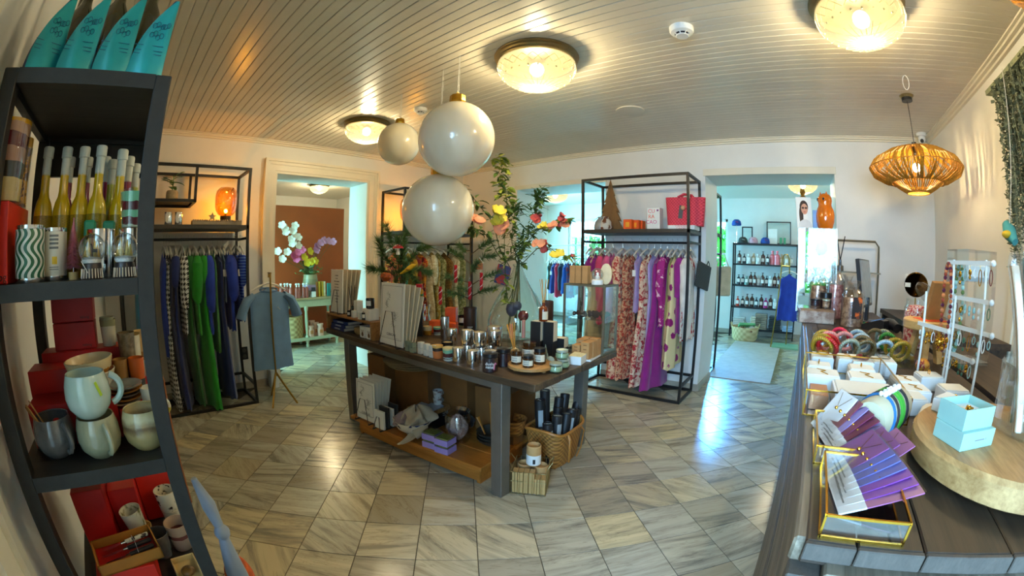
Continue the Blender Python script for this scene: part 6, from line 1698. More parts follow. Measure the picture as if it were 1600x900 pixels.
def flower_branch(label, pts, leaves, lmes, flowers, group='branches in the demijohn', seed=1, spread=0.05, thick=0.005):
 """pts: pixel column, pixel row and distance plane offset of points along the branch"""
 rnd = random.Random(seed)
 P3 = [Vector((VB[0] + rnd.uniform(-0.08,0.08), VB[1] + rnd.uniform(-0.08,0.08), ZT + 0.05)), Vector((VB[0] + rnd.uniform(-0.012,0.012), VB[1] + rnd.uniform(-0.012,0.012), ZT + 0.62))]
 for px, py, k in pts:
  d = ray(px, py); tt = math.hypot(*VB) * k / math.hypot(d[0], d[1])
  P3.append(Vector((float(d[0] * tt), float(d[1] * tt), CAM_Z + float(d[2] * tt))))
 # smooth
 Q = []
 for i in range(len(P3) - 1):
  p0, p1, p2, p3 = P3[max(0, i - 1)], P3[i], P3[i + 1], P3[min(len(P3) - 1, i + 2)]
  for u in (0,0.25,0.5,0.75):
   Q.append(0.5 * ((2 * p1) + (p2 - p0) * u + (2 * p0 - 5 * p1 + 4 * p2 - p3) * u * u + (3 * p1 - p0 - 3 * p2 + p3) * u ** 3))
 Q.append(P3[-1])
 o0 = P3[1]
 t = thing('flower_branch', label, 'branch', tuple(o0), group=group)
 mk('stem', MB().tube([tuple(q - o0) for q in Q],[thick * (1 - 0.7 * i / len(Q)) for i in range(len(Q))],6), M_STEM, t)
 m = len(Q)
 for k in range(int(leaves * 2.5)):
  i = int(m * (0.32 + 0.68 * rnd.random() ** 0.8)); i = min(m - 1, max(6, i))
  q = Q[i] - o0
  o = mk('leaf', lmes[k % len(lmes)], None, t, tuple(q + Vector((rnd.gauss(0, spread * 0.25), rnd.gauss(0, spread * 0.25), rnd.gauss(0, spread * 0.3)))), rot=(rnd.uniform(-0.6,0.6), rnd.uniform(-0.9,0.5), rnd.uniform(0,2 * PI)))
  s = rnd.uniform(0.8,1.5); o.scale = (s, s, s)
 for (px, py, me, s) in flowers:
  d = ray(px, py); base_q = min(Q[6:], key=lambda q: (Vector((float(d[0]), float(d[1]), float(d[2]))).cross(q - Vector((0,0, CAM_Z)))).length)
  tt = math.hypot(base_q.x, base_q.y) / math.hypot(d[0], d[1]) * 0.985
  loc = Vector((float(d[0] * tt), float(d[1] * tt), CAM_Z + float(d[2] * tt))) - o0
  for e in range(3 if s > 0.85 else 1):
   o = mk('blossom', me, None, t, tuple(loc + Vector((rnd.gauss(0,.022), rnd.gauss(0,.022), rnd.gauss(0,.022))) * min(1, e)), rot=(rnd.uniform(0.5,1.5),0,-0.9 + rnd.uniform(-0.8,0.8))); o.scale = (s * rnd.uniform(0.6,0.85),) * 3
  mk('twig', MB().tube([tuple(base_q - o0), tuple(loc)],0.0018,5), M_STEM, t)
 return t
flower_branch('tall upright branch with lime tipped leaves, reaching highest',[(794,470,0.97),(788,380,.95),(792,320,.95),(785,280,.95),(783,250,.95)],64,[VL_ME, LL_ME, LL_ME],[], seed=1, spread=0.11)
flower_branch('branch of yellow and peach blossoms arching over the lowest ball',[(786,400,.95),(770,350,.92),(752,325,.9),(735,305,.88),(712,293,.86)],14,[VL_ME],[(775,332, YF_ME,1.5),(778,345, YF_ME,1.3),(779,358, PF_ME,1.3),(708,297, YF_ME,0.9),(726,322, PF_ME,1.0),(723,330, PF_ME,0.8)], seed=2)
flower_branch('lower peach blossom twig nearest the pearl ball',[(784,405,.93),(762,370,.9),(740,356,.87),(706,350,.85)],18,[VL_ME],[(702,342, PF_ME,1.1),(742,343, PF_ME,1.1),(708,362, YF_ME,0.7),(695,350, YF_ME,0.5)], seed=3)
flower_branch('branch with small dark leaves rising straight from the neck',[(800,380,.98),(803,340,.97),(806,325,.96)],46,[VL_ME, NL_ME],[], seed=4, spread=0.1)
flower_branch('long narrow leaved branch leaning to the window',[(812,390,.99),(832,345,.98),(842,310,.97),(846,300,.97)],60,[NL_ME, VL_ME],[(836,343, RF_ME,1.3)], seed=5, spread=0.09)
flower_branch('branch of rose and yellow blooms stretching to the right rack',[(815,395,.98),(838,362,.95),(862,352,.93),(886,345,.92)],22,[VL_ME, LL_ME],[(850,356, YF_ME,1.1),(866,350, PF_ME,0.9),(878,344, RF_ME,1.1),(882,352, PF_ME,1.0),(874,355, RF_ME,0.7)], seed=6)
flower_branch('drooping branch of pink and yellow blooms above the swimwear',[(818,410,.97),(845,385,.94),(866,392,.92),(880,400,.91),(892,402,.9)],14,[LL_ME, VL_ME],[(848,384, RF_ME,1.2),(840,382, PF_ME,1.0),(874,398, YF_ME,1.2),(893,400, RF_ME,0.7)], seed=7)
flower_branch('grassy sprig with thin leaves behind the neck',[(812,400,1.0),(822,370,1.0),(830,362,1.0)],30,[NL_ME],[], seed=8, spread=0.08)
t = thing('branch_filling', 'dark berries and leaves pressed in the demijohn', 'berries',(VB[0] - 0.05, VB[1] - 0.1, ZT + 0.2),0)
mk('berry', MB().sphere((0,0,0),0.045,16,12), plain('dark_red_berry', srgb(110,24,34),0.25,0,0.15), t); mk('dark_leaf', MB().sphere((-0.03,0.1,0.05),0.05,8,6,1.3).sphere((-0.02,0.05,0.08),0.04,8,6), plain('navy_leaf', srgb(48,52,80),0.6), t)
# ------------------------------------------------------------------ pine decorations
M_NEEDLE = plain('pine_needle', srgb(78,112,58),0.6,0,0.4,30)
M_BARK = plain('pine_bark', srgb(86,66,42),0.9,0,0.25,40)
def needles(b, p, d, n, L, rnd, spread=0.9):
 d = d.normalized()
 for k in range(n):
  v = (d + Vector((rnd.gauss(0,1), rnd.gauss(0,1), rnd.gauss(0,1))).normalized() * spread).normalized() * L * rnd.uniform(0.7,1.15)
  s = v.cross(Vector((rnd.gauss(0,1), rnd.gauss(0,1), rnd.gauss(0,1)))).normalized() * 0.0026
  b.add([p - s, p + s, p + v],[(0,1,2)])
def pine(name, label, loc, branches, pot, seed, L=0.09, dens=46):
 rnd = random.Random(seed)
 t = thing(name, label, 'plant', loc)
 pot(t)
 for (pts) in branches:
  b = MB(); q = [Vector(p) for p in pts]
  for i in range(1, len(q)):
   for s in range(4):
    p = q[i - 1].lerp(q[i],(s + 1) / 4)
    if i == 1 and s < 2: continue
    needles(b, p, q[i] - q[i - 1], dens, L, rnd)
  o = mk('pine_spray', b, M_NEEDLE, t); o['kind'] = 'stuff'
  mk('twig', MB().tube([tuple(p) for p in q],[0.005 - 0.003 * i / len(q) for i in range(len(q))],6), M_BARK, t)
 return t
def at_plane(px, py, ref):   # point in this pixel column and row at the distance of ref
 d = ray(px, py); tt = math.hypot(ref[0], ref[1]) / math.hypot(d[0], d[1])
 return Vector((float(d[0] * tt), float(d[1] * tt), CAM_Z + float(d[2] * tt)))
A = base_at(626,500,0.05)
A = (2.36,3.22, ZT)
def br(ref, o, *pp): return [Vector((0,0,0.2))] + [at_plane(px, py,(ref[0] * k, ref[1] * k)) - Vector(o) for px, py, k in pp]
def pot_blue(t): mk('pot', MB().lathe([(0,0),(0.05,0),(0.055,0.01),(0.06,0.2),(0.052,0.2),(0.05,0.03),(0,0.02)],20), plain('blue_pot', srgb(48,72,128),0.4,0,0.2), t)
pine('pine_arrangement', 'bushy pine branches in a blue pot hung with felt ornaments', A,[br(A, A, *q) for q in (
 ((618,420,1),(600,400,.97),(592,378,.95)),((622,410,1),(612,380,.98),(604,355,.97)),((630,405,1),(632,375,1),(640,352,1)),((634,415,1),(652,392,1),(668,385,1)),
 ((616,430,1),(595,422,.96),(580,420,.94)),((634,425,1),(655,420,1.02),(668,425,1.03)),((626,415,1),(628,395,.95),(622,375,.92)),((628,430,1),(640,425,.94),(650,440,.92)))], pot_blue,5,0.10,60)
C = (2.70,2.66, ZT)
def pot_brown(t):
 mk('pot', MB().lathe([(0,0),(0.056,0),(0.058,0.004),(0.058,0.21),(0.062,0.212),(0.062,0.225),(0.054,0.225),(0.052,0.19),(0,0.19)],26), plain('brown_tin', srgb(72,52,40),0.45,0.2,0.12), t)
 for k in range(3): mk('lettering', MB().lathe([(0.0585,0.05 - 0.014 * k),(0.0586,0.056 - 0.014 * k)],6, a0=PI + 0.35, a1=PI + 1.2 - 0.2 * k), PAPER, t)
 mk('trunk', MB().tube([(0,0,0.19),(0.004,0,0.5),(0,0.005,0.86)],[0.011,0.008,0.004],8), M_BARK, t)
def tb(z, *pp): return [Vector((0,0, z))] + [at_plane(px, py,(C[0] * k, C[1] * k)) - Vector(C) for px, py, k in pp]
pine('little_pine_tree', 'sparse little pine tree with candy canes in a brown tin pot', C,[
 tb(0.62,(722,402,1),(706,392,1)), tb(0.7,(752,385,1),(764,378,1)), tb(0.55,(755,402,1),(770,400,1)), tb(0.45,(720,438,1),(700,432,1)), tb(0.42,(758,432,1),(778,425,1)),
 tb(0.3,(722,462,.97),(704,458,.95)), tb(0.32,(752,455,.97),(772,450,.95)), tb(0.82,(738,370,1),(737,360,1)), tb(0.5,(740,420,.95),(746,410,.92)), tb(0.36,(728,452,1.05),(716,450,1.08)), tb(0.74,(726,392,1.03),(718,384,1.05))], pot_brown,6,0.07,44)
M_CANE = plain('cane_red', srgb(176,22,34),0.4,0,0.1)
for i,(px, py, k, l) in enumerate(((712,428,.97, 'red and white twisted ornament at the left of the little pine'),(734,454,.95, 'red twisted ornament in front of the pine trunk'),(752,440,.97, 'red twisted ornament under the gingerbread house'),(688,462,.95, 'red twisted ornament standing by the orange parcels'))):
 p = at_plane(px, py,(C[0] * k, C[1] * k))
 t = thing('twisted_ornament', l, 'ornament', tuple(p), group='red twisted ornaments')
 b = MB()
 for s in range(3): b.tube([(0.008 * math.cos(z * 90 + s * 2.1),0.008 * math.sin(z * 90 + s * 2.1), z) for z in [-0.075 + 0.006 * j for j in range(26)]],0.008,6)
 mk('twist', b, M_CANE, t)
 mk('white_cord', MB().tube([(0.0155 * math.cos(z * 90 + 1),0.0155 * math.sin(z * 90 + 1), z) for z in [-0.075 + 0.006 * j for j in range(26)]] + [(0,0,0.11)],0.0022,5), WHITE, t)
def ornament(name, label, px, py, ref, parts):
 t = thing(name, label, 'ornament', tuple(at_plane(px, py, ref)),-0.9)
 for n, b, m in parts: mk(n, b, m, t)
 return t
AR = (A[0] * .93, A[1] * .93)
ornament('toadstool_ornament', 'red capped felt toadstool hanging in the pine branches',622,388, AR,(('cap', MB().lathe([(0,0.035),(0.025,0.03),(0.045,0.012),(0.05,0.0),(0,-0.002)],18), M_CANE),('stalk', MB().lathe([(0.014,0),(0.012,-0.02),(0.018,-0.055),(0,-0.058)],14), WHITE),('dots', MB().sphere((0.02,-0.025,0.022),0.006,6,4).sphere((-0.012,-0.03,0.02),0.006,6,4).sphere((0.0,-0.012,0.033),0.006,6,4), WHITE)))
ornament('bird_ornament', 'yellow felt bird perched in the pine branches',638,420, AR,(('body', MB().tube([(-0.075,0,-0.045),(-0.03,0,-0.02),(0.015,0,0.008),(0.045,0,0.03),(0.068,0,0.034)],[0.006,0.014,0.024,0.018,0.006],10), plain('yellow_felt', srgb(206,166,30),0.8)),('wing', MB().sphere((0.0,-0.02,-0.005),0.02,8,6,0.5), plain('dark_yellow_felt', srgb(168,122,20),0.8))))
ornament('pumpkin_ornament', 'orange beaded pumpkin hanging at the lower left of the pine branches',603,432, AR,(('body', MB().lathe([(0.002,-0.045),(0.03,-0.04),(0.052,-0.005),(0.045,0.025),(0.02,0.035),(0,0.035)],12, smooth=False), spots('orange_bead', srgb(178,84,20), srgb(120,48,12),70,0.5,0.05,0.5)),('knob', MB().sphere((0,0,-0.05),0.013,8,6), WHITE)))
ornament('gingerbread_house', 'small gingerbread house ornament in the little pine',749,412,(C[0] * .95, C[1] * .95),(('house', MB().prism([(-0.03,-0.05),(0.03,-0.05),(0.03,0.01),(0,0.05),(-0.03,0.01)],-0.012,0.012).xf(Matrix.Rotation(PI / 2,4, 'X')), spots('gingerbread', srgb(150,84,40), srgb(206,180,140),60,0.6,0.02,0.7)),('icing', MB().tube([(-0.036,-0.013,0.004),(0,-0.013,0.052),(0.036,-0.013,0.004)],0.004,6), WHITE)))
ornament('nutcracker', 'small red and gold nutcracker figure behind the big prints',655,452,(2.35,2.72),(('head', MB().box(-0.03,-0.02,0.0,0.03,0.02,0.045,0.006), M_CANE),('body', MB().box(-0.034,-0.02,-0.1,0.034,0.02,0.0,0.006), plain('gold_felt', srgb(190,140,40),0.6)),('belt', MB().box(-0.035,-0.022,-0.055,0.035,0.022,-0.04), plain('green_felt', srgb(40,110,60),0.7)),('leg', MB().box(-0.03,-0.018,-0.45,0.03,0.018,-0.1), BLACK)))
# orange parcels, dark jars and crystal pieces behind the cups
for x, y, z, w, h, l in ((2.52,2.72, ZT,0.055,0.1, 'low orange parcel beside the little pine'),(2.6,2.80, ZT,0.05,0.22, 'tall orange parcel behind the slim silver tin'),(2.46,2.86, ZT,0.05,0.11, 'orange parcel nearest the big prints')):
 box_thing('orange_parcel', x - w, x + w, y - w, y + w, z, z + h, M_ORG, l, 'box', 'orange parcels on the table', rz=0.6)
for px, py, h, l in ((660,503,0.15, 'clear cut glass piece nearest the big prints'),(668,502,0.17, 'taller clear cut glass piece with a pink core')):
 o = mk('cut_glass', MB().lathe([(0,0),(0.035,0),(0.03,0.02),(0.012, h * 0.5),(0.03, h * 0.85),(0.034, h)],8, smooth=False), CLEAR, None, base_at(px, py,0.1)); tag(o, l, 'glassware', 'cut glass pieces')
jar_candle_dark(base_at(722,510,0.08),0.04,0.1, 'black candle with snowy top beside the brown pot', 'dark candles by the pot')
o = mk('felt_gnome', MB().lathe([(0,0),(0.03,0),(0.034,0.06),(0.026,0.09),(0.02,0.12),(0.004,0.19),(0,0.19)],14), plain('red_felt', srgb(150,20,30),0.9,0,0.3,60), None,(2.86,2.86, ZT)); tag(o, 'red felt gnome standing behind the little pine pot', 'ornament')
# ------------------------------------------------------------------ things on the low bench
M_BOXB = plain('brown_carton', srgb(116,76,30),0.85,0,0.12,8)
ca, sa = math.cos(BR), math.sin(BR)
def bench(u, v, z=0.0):     # u: along the depth, v: along the length of the bench
 return (1.79 + u * ca - v * sa,1.68 + u * sa + v * ca, ZB + z)
def on_bench_box(u, v, w, d, h, label, z=0.0, mat=M_BOXB, name='carton', group='brown cartons on the bench', rz=0.0, cat='box'):
 o = mk(name, MB().box(-w / 2,-d / 2,0, w / 2, d / 2, h,0.002), mat, None, bench(u, v, z), BR + rz); return tag(o, label, cat, group)
for u, v, w, d, h, l in ((0.40,1.36,0.26,0.24,0.50, 'tall brown carton beside the far table leg'),(0.48,1.01,0.24,0.40,0.46, 'wide brown carton in the shade behind the small prints'),(0.58,0.64,0.2,0.28,0.45, 'brown carton behind the wire tray'),
      (0.64,0.28,0.24,0.34,0.52, 'large brown carton in the middle of the bench'),(0.80,0.26,0.26,0.24,0.42, 'brown carton by the small basket')):
 o = on_bench_box(u, v, w, d, h, l,0.0)
 if u > 0.6: o.location.z = 0.0
ml = MB()
M_MAT = plain('seagrass', srgb(150,128,90),0.9,0,0.25,60,0.3)
for k in range(4):
 o = mk('woven_placemat', MB().lathe([(0,0),(0.19,0.004),(0.2,0.01),(0.195,0.014),(0,0.01)],30, sx=1.0, sy=1.15), M_MAT, None, bench(0.36,0.98 + 0.01 * k,0.462 + 0.015 * k),0.4 * k); tag(o,('woven placemat lowest of the pile under the table top', 'second woven placemat of the pile', 'third woven placemat of the pile', 'woven placemat on top of the pile')[k], 'placemat', 'pile of woven placemats')
GP3 = 'white prints in the easel on the bench'
q = atz(568,659, ZB)
easel((q[0] + 0.0, q[1], ZB),0.18,0.2, 'black wire easel of white prints on the low bench', 'wire easels', BR)
for k in range(6):
 print_board((q[0] + 0.03 + 0.026 * k, q[1] + 0.004 * k, ZB + 0.009),0.25,0.34 + 0.004 * (k % 3),0.006,0.05 + 0.03 * k,('front print with a small plant, in the bench easel', 'second white print in the bench easel', 'third white print in the bench easel', 'fourth white print in the bench easel', 'fifth white print in the bench easel', 'rearmost white print in the bench easel')[k], GP3, BR, 'plant' if k == 0 else None)
q = atz(591,672, ZB)
easel((q[0], q[1], ZB),0.085,0.11, 'small black easel of cards on the bench edge', 'wire easels', BR)
for k, l in enumerate(('pale card in the small easel at the bench edge', 'second card in the small easel', 'third card in the small easel', 'fourth card with dark back, in the small easel')):
 print_board((q[0] + 0.022 + 0.05 * k, q[1] + 0.008 * k, ZB + 0.009),0.11,0.15 + 0.02 * (k % 2),0.02,0.04, l, 'small cards on the bench', BR, None, PRINTM if k % 2 == 0 else plain('dark_card_back', srgb(52,54,58),0.6))
p = bench(0.33,0.78)
t = thing('wire_tray', 'shallow tray holding blue-white booklets on the bench', 'tray', p, BR)
mk('tray', MB().box(-0.13,-0.12,0.13,0.13,0.12,0.14).box(-0.13,-0.12,0.14,0.13,-0.115,0.165).box(-0.13,0.115,0.14,0.13,0.12,0.165).box(0.125,-0.12,0.14,0.13,0.12,0.165).box(-0.13,-0.12,0.14,-0.125,0.12,0.165), wood('riser_wood',0,0), t)
mk('leg', MB().box(-0.1,-0.1,0,0.1,0.1,0.13), BLACK, t)
o = mk('booklet', MB().box(-0.07,-0.1,0,0.07,0.1,0.025), plain('pale_blue_booklet', srgb(150,164,178),0.5), None,(p[0], p[1], p[2] + 0.141), BR + 0.2); tag(o, 'pale blue booklet lying in the shallow tray', 'book')
# patterned bowl with cloths
M_DELFT = spots('blue_white_glaze', srgb(206,200,184), srgb(34,44,96),26,0.56,0.02,0.15)
q = base_at(650,686,0.05, ZB); BW_ = (q[0] + 0.02, q[1] + 0.06, ZB)
t = thing('footed_bowl', 'large white bowl with dark blue painted rim, full of cloths', 'bowl', BW_)
mk('bowl', MB().lathe([(0,0.0),(0.05,0),(0.052,0.014),(0.07,0.022),(0.12,0.06),(0.148,0.125),(0.142,0.125),(0.11,0.065),(0.06,0.03),(0,0.026)],36), plain('white_glaze', srgb(206,200,184),0.15), t)
mk('painted_band', MB().lathe([(0.118,0.057),(0.1505,0.126)],36), M_DELFT, t)
F_LIN = fabric('linen', srgb(176,164,140),500,0.15)
def crumple(name, label, loc, R, h, mat, seed, group=None, sx=1.0):
 rnd = random.Random(seed); ph = [rnd.uniform(0,6.28) for _ in range(5)]
 def fn(u, v):
  a = 2 * PI * u; r = R * math.sin(PI * (0.04 + 0.92 * v)) * (1 + 0.22 * math.sin(3 * a + ph[0] + 4 * v) + 0.14 * math.sin(7 * a + ph[1] - 5 * v))
  return (sx * r * math.cos(a), r * math.sin(a), h * (1 - v) * (1 + 0.2 * math.sin(4 * a + ph[2] + 3 * v)))
 o = mk(name, MB().sheet(fn,30,16), mat, None, loc); return tag(o, label, 'cloth', group)
crumple('folded_cloth', 'cream linen cloth heaped at the back of the painted bowl',(BW_[0] + 0.03, BW_[1] - 0.02, ZB + 0.06),0.13,0.15, F_LIN,3, 'cloths in the painted bowl')
crumple('folded_cloth', 'lilac grey cloth heaped at the front of the painted bowl',(BW_[0] - 0.05, BW_[1] + 0.04, ZB + 0.07),0.09,0.10, fabric('lilac_linen', srgb(140,122,124)),4, 'cloths in the painted bowl')
t = thing('rolled_towel', 'rolled cream towel spilling over the bowl onto the bench', 'towel',(BW_[0] - 0.02, BW_[1] - 0.13, ZB))
mk('roll', MB().tube([(0.04,0.02,0.09),(0.0,0.0,0.07),(-0.05,0.02,0.045)],0.04,16), F_LIN, t)
mk('loose_end', MB().sheet(lambda u, v: (-0.02 - 0.16 * v + 0.02 * math.sin(5 * u),0.03 + (u - 0.5) * 0.09 * (1 - 0.7 * v),0.05 * (1 - v) ** 2 + 0.004 + 0.006 * math.sin(7 * u)),8,8), F_LIN, t)
# cups
q = (2.13,2.47, ZB); M_CUPW = spots('swirl_china', srgb(186,190,190), srgb(122,96,90),30,0.58,0.06,0.2)
for k in range(4): o = mk('wavy_bowl', MB().lathe([(0,0.002),(0.04,0),(0.075,0.024),(0.08,0.03),(0.075,0.03),(0.04,0.006),(0,0.006)],20), M_CUPW, None,(q[0], q[1], ZB + 0.018 * k + 0.06)); tag(o,('wavy rimmed bowl lowest of its stack', 'wavy rimmed bowl second of its stack', 'wavy rimmed bowl third of its stack', 'wavy rimmed bowl carrying the mugs')[k], 'bowl', 'stack of wavy bowls on the bench')
box_thing('stack_block', q[0] - 0.05, q[0] + 0.05, q[1] - 0.05, q[1] + 0.05, ZB, ZB + 0.06, M_BOXB, 'small brown block under the wavy bowls')
for k in range(2): cup((q[0] + 0.0, q[1], ZB + 0.15 + 0.065 * k),0.042,0.07, M_CUPW,('lower swirl patterned mug above the wavy bowls', 'upper swirl patterned mug above the wavy bowls')[k], 'swirl mugs on the bench', handle=True)
# lavender boxes
M_LAV = plain('lavender_card', srgb(150,132,196),0.6,0,0.06)
q = atz(688,708, ZB); n = 0
for z in (0,1):
 for (dx, dy) in ((0.05,0.0),(0.045,0.128)):
  l = (('lower lavender box nearer the table leg', 'lower lavender box nearer the painted bowl'),('upper lavender box nearer the table leg', 'upper lavender box nearer the painted bowl'))[z][0 if dy == 0 else 1]
  t = thing('lavender_box', l, 'box',(q[0] + dx, q[1] + dy, ZB + 0.062 * z), BR + 0.1, 'lavender boxes with clear lids')
  mk('box', MB().box(-0.055,-0.058,0,0.055,0.058,0.045,0.001), M_LAV, t); mk('soap', MB().box(-0.045,-0.05,0.045,0.045,0.05,0.054,0.003), plain('moss_soap', srgb(96,120,52),0.7,0,0.25,40), t); mk('clear_lid', MB().box(-0.053,-0.056,0.0452,0.053,0.056,0.061), ACRYL, t)
q = base_at(716,693,0.07, ZB)
t = thing('towel_jar', 'clear bag of curled pink-brown cloths standing on the bench', 'jar', q)
mk('cloths', MB().sheet(lambda u, v: ((0.075 * math.sin(PI * (0.1 + 0.85 * v))) ** 1 * math.cos(2 * PI * u) * (1 + 0.15 * math.sin(9 * u * 2 * PI + 8 * v)),0.08 * math.sin(PI * (0.1 + 0.85 * v)) * math.sin(2 * PI * u) * (1 + 0.15 * math.sin(5 * u * 2 * PI - 9 * v)),0.01 + 0.2 * v),30,16), spots('pink_brown_cloth', srgb(128,104,96), srgb(176,156,148),26,0.5,0.08,0.8), t)
mk('bag', MB().lathe([(0,0),(0.08,0),(0.095,0.04),(0.095,0.19),(0.085,0.21),(0.1,0.235)],26), CELLO, t)
o = crumple('dark_bow', 'dark ribbon bow behind the bag of cloths',(q[0] + 0.17, q[1] + 0.1, ZB),0.07,0.17, fabric('dark_ribbon', srgb(30,28,34)),9)
q = base_at(770,702,0.1, ZB); M_PAN = plain('stone_pan', srgb(60,58,50),0.4,0.1,0.2,30)
for k in range(3): o = mk('dark_bowl', MB().lathe([(0,0.003),(0.06,0),(0.105,0.03),(0.12,0.055),(0.115,0.055),(0.1,0.032),(0.05,0.008),(0,0.008)],30), M_PAN, None,(q[0], q[1], ZB + 0.026 * k)); tag(o,('dark bowl lowest of the stack by the table leg', 'dark bowl in the middle of the stack', 'dark bowl on top, holding wooden tools')[k], 'bowl', 'stacked dark bowls')
for k,(dx, dy, L) in enumerate(((0.02,0.03,0.22),(0.0,-0.02,0.19),(-0.03,0.05,0.12))):
 o = mk('wooden_tool', MB().tube([(dx, dy,0.07),(dx * 1.6 + 0.02, dy * 1.5 + 0.02,0.07 + L * 0.6),(dx * 2 + 0.03, dy * 2 + 0.02,0.07 + L)],[0.008,0.008,0.016],8, flat=0.5), M_TAN, None,(q[0], q[1], ZB)); tag(o,('tall wooden spatula with white tag in the dark bowl', 'wooden spoon beside the spatula', 'short round wooden brush in the dark bowl')[k], 'utensil', 'wooden tools in the dark bowl')
# small wicker basket
M_WICK = weave('basket_weave', srgb(122,78,28), srgb(176,122,52),62)
q = (2.43,1.72, ZB); o = mk('small_basket', MB().lathe([(0,0.003),(0.07,0),(0.078,0.01),(0.095,0.11),(0.1,0.12),(0.09,0.118),(0.07,0.015),(0,0.012)],26), M_WICK, None,(2.26,1.79, ZB + 0.07)); tag(o, 'small round wicker basket behind the near table leg', 'basket')
box_thing('stack_block',2.2,2.32,1.74,1.85, ZB, ZB + 0.07, M_BOXB, 'small brown block under the wicker basket')
# ------------------------------------------------------------------ floor baskets at the table corner
t = thing('picnic_basket', 'honey coloured woven basket with handles, filled with black tubes', 'basket',(2.49,1.575,0),0.06)
def bask(u, v):
 a = 2 * PI * u; e = lambda q_: math.copysign(abs(q_) ** 0.5, q_); k = 0.82 + 0.18 * v
 return (0.225 * k * e(math.cos(a)),0.165 * k * e(math.sin(a)),0.01 + 0.27 * v + 0.03 * v * math.cos(a) ** 4)
mk('body', MB().sheet(bask,40,12).box(-0.17,-0.11,0,0.17,0.11,0.012), M_WICK, t)
mk('rim', MB().tube([bask(i / 40,1.0) for i in range(40)],0.012,6, True), plain('honey_splint', srgb(176,116,46),0.5,0,0.2,20), t)
for s in (-1,1): mk('handle', MB().tube([(s * 0.1,-0.17,0.27),(s * 0.11,-0.19,0.24),(s * 0.09,-0.182,0.1),(s * 0.06,-0.165,0.03)],0.01,6, flat=0.5), plain('honey_splint', srgb(176,116,46)), t)
mk('handle', MB().tube([(0.225,-0.04,0.27),(0.25,-0.03,0.25),(0.255,0.03,0.23),(0.225,0.04,0.26)],0.01,6), plain('honey_splint', srgb(176,116,46)), t)
M_TUBE = plain('black_tube', srgb(28,27,28),0.5,0,0.15,20)
TL = 0.5
n = 0
for (x, y, lx, ly, L, l) in ((-0.17,-0.07,-0.16,0.05,0.42, 'short black tube at the table leg end, label facing out'),(-0.12,-0.08,-0.05,0.0,0.46, 'black tube with pale label near the table leg'),(-0.05,-0.1,0.09,0.02,0.45, 'black tube third from the table leg'),
       (0.02,-0.09,0.12,0.0,0.46, 'black tube in the middle of the basket front'),(0.08,-0.08,0.19,0.02,0.44, 'black tube with white round cap'),(0.13,-0.06,0.22,0.0,0.43, 'black tube second from the aisle end'),(0.17,-0.02,0.34,0.02,0.50, 'black tube leaning furthest over the aisle'),
       (-0.1,0.06,-0.12,0.05,0.55, 'black tube standing at the back with white stripe'),(-0.02,0.08,-0.10,0.03,0.6, 'longest black tube leaning to the table'),(0.1,0.07,0.12,0.05,0.5, 'black tube at the back beside the steel leg'),(0.15,0.05,0.16,0.06,0.52, 'black tube in the rear aisle corner'),(0.05,0.03,0.1,0.06,0.44, 'black tube hidden between the front ones'),(-0.16,0.0,-0.2,0.02,0.36, 'lowest black tube with a small label')):
 L -= 0.08; lx += 0.1
 d = Vector((lx, ly,1.0)).normalized()
 q_ = Vector((0,0,1)).rotation_difference(d)
 o = thing('poster_tube', l, 'tube',(2.49 + x * 0.9,1.575 + y * 0.92,0.02),0, 'black tubes in the woven basket')
 o.rotation_euler = q_.to_euler()
 mk('tube', MB().lathe([(0,0),(0.036,0),(0.036, L * 0.72)],22), M_TUBE, o)
 mk('cap', MB().lathe([(0.038, L * 0.7),(0.038, L),(0.034, L + 0.003),(0.033, L - 0.002),(0, L - 0.002)],22), WHITE if n == 4 and False else M_TUBE, o)
 text('lettering', 'CURACAO',0.011, WHITE, o,(0,0, L - 0.0008),(0,0,-1.0 + 0.3 * n),0.0004)
 if n in (0,1,5,7,12,3): mk('paper_label', MB().lathe([(0.0384, L * 0.45),(0.0384, L * 0.85)],6, a0=-PI / 2 - 0.9 - (0.4 if n > 2 else 0), a1=-PI / 2 - 0.3 + (0.4 if n < 2 else 0)), plain('grey_label', srgb(150,160,164),0.6), o)
 n += 1
t = thing('wire_basket', 'pale wire basket on the floor with candles and wooden games', 'basket',(2.03,1.455,0),-1.09)
b = MB(); hw, hd, hh = 0.115,0.12,0.17
for z in (0.004,0.1, hh): b.tube([(-hw,-hd, z),(hw,-hd, z),(hw, hd, z),(-hw, hd, z)],0.0028,5, True)
for i in range(9):
 x = -hw + 2 * hw * i / 8; y = -hd + 2 * hd * i / 8
 for s in (-1,1): b.tube([(x, s * hd,0.004),(x, s * hd, hh)],0.0018,4); b.tube([(s * hw, y,0.004),(s * hw, y, hh)],0.0018,4)
 b.tube([(x,-hd,0.004),(x, hd,0.004)],0.0018,4)
mk('mesh', b, plain('pale_gold_wire', srgb(186,168,116),0.35,0.7), t)
for s in (-1,1): mk('handle', MB().tube([(s * hw,-0.06, hh),(s * (hw + 0.03),-0.05, hh + 0.05),(s * (hw + 0.03),0.05, hh + 0.05),(s * hw,0.06, hh)],0.003,5), plain('pale_gold_wire', srgb(186,168,116)), t)
M_BLOCK = plain('birch_block', srgb(188,150,92),0.6,0,0.1,20)
c_, s_ = math.cos(-1.09), math.sin(-1.09)
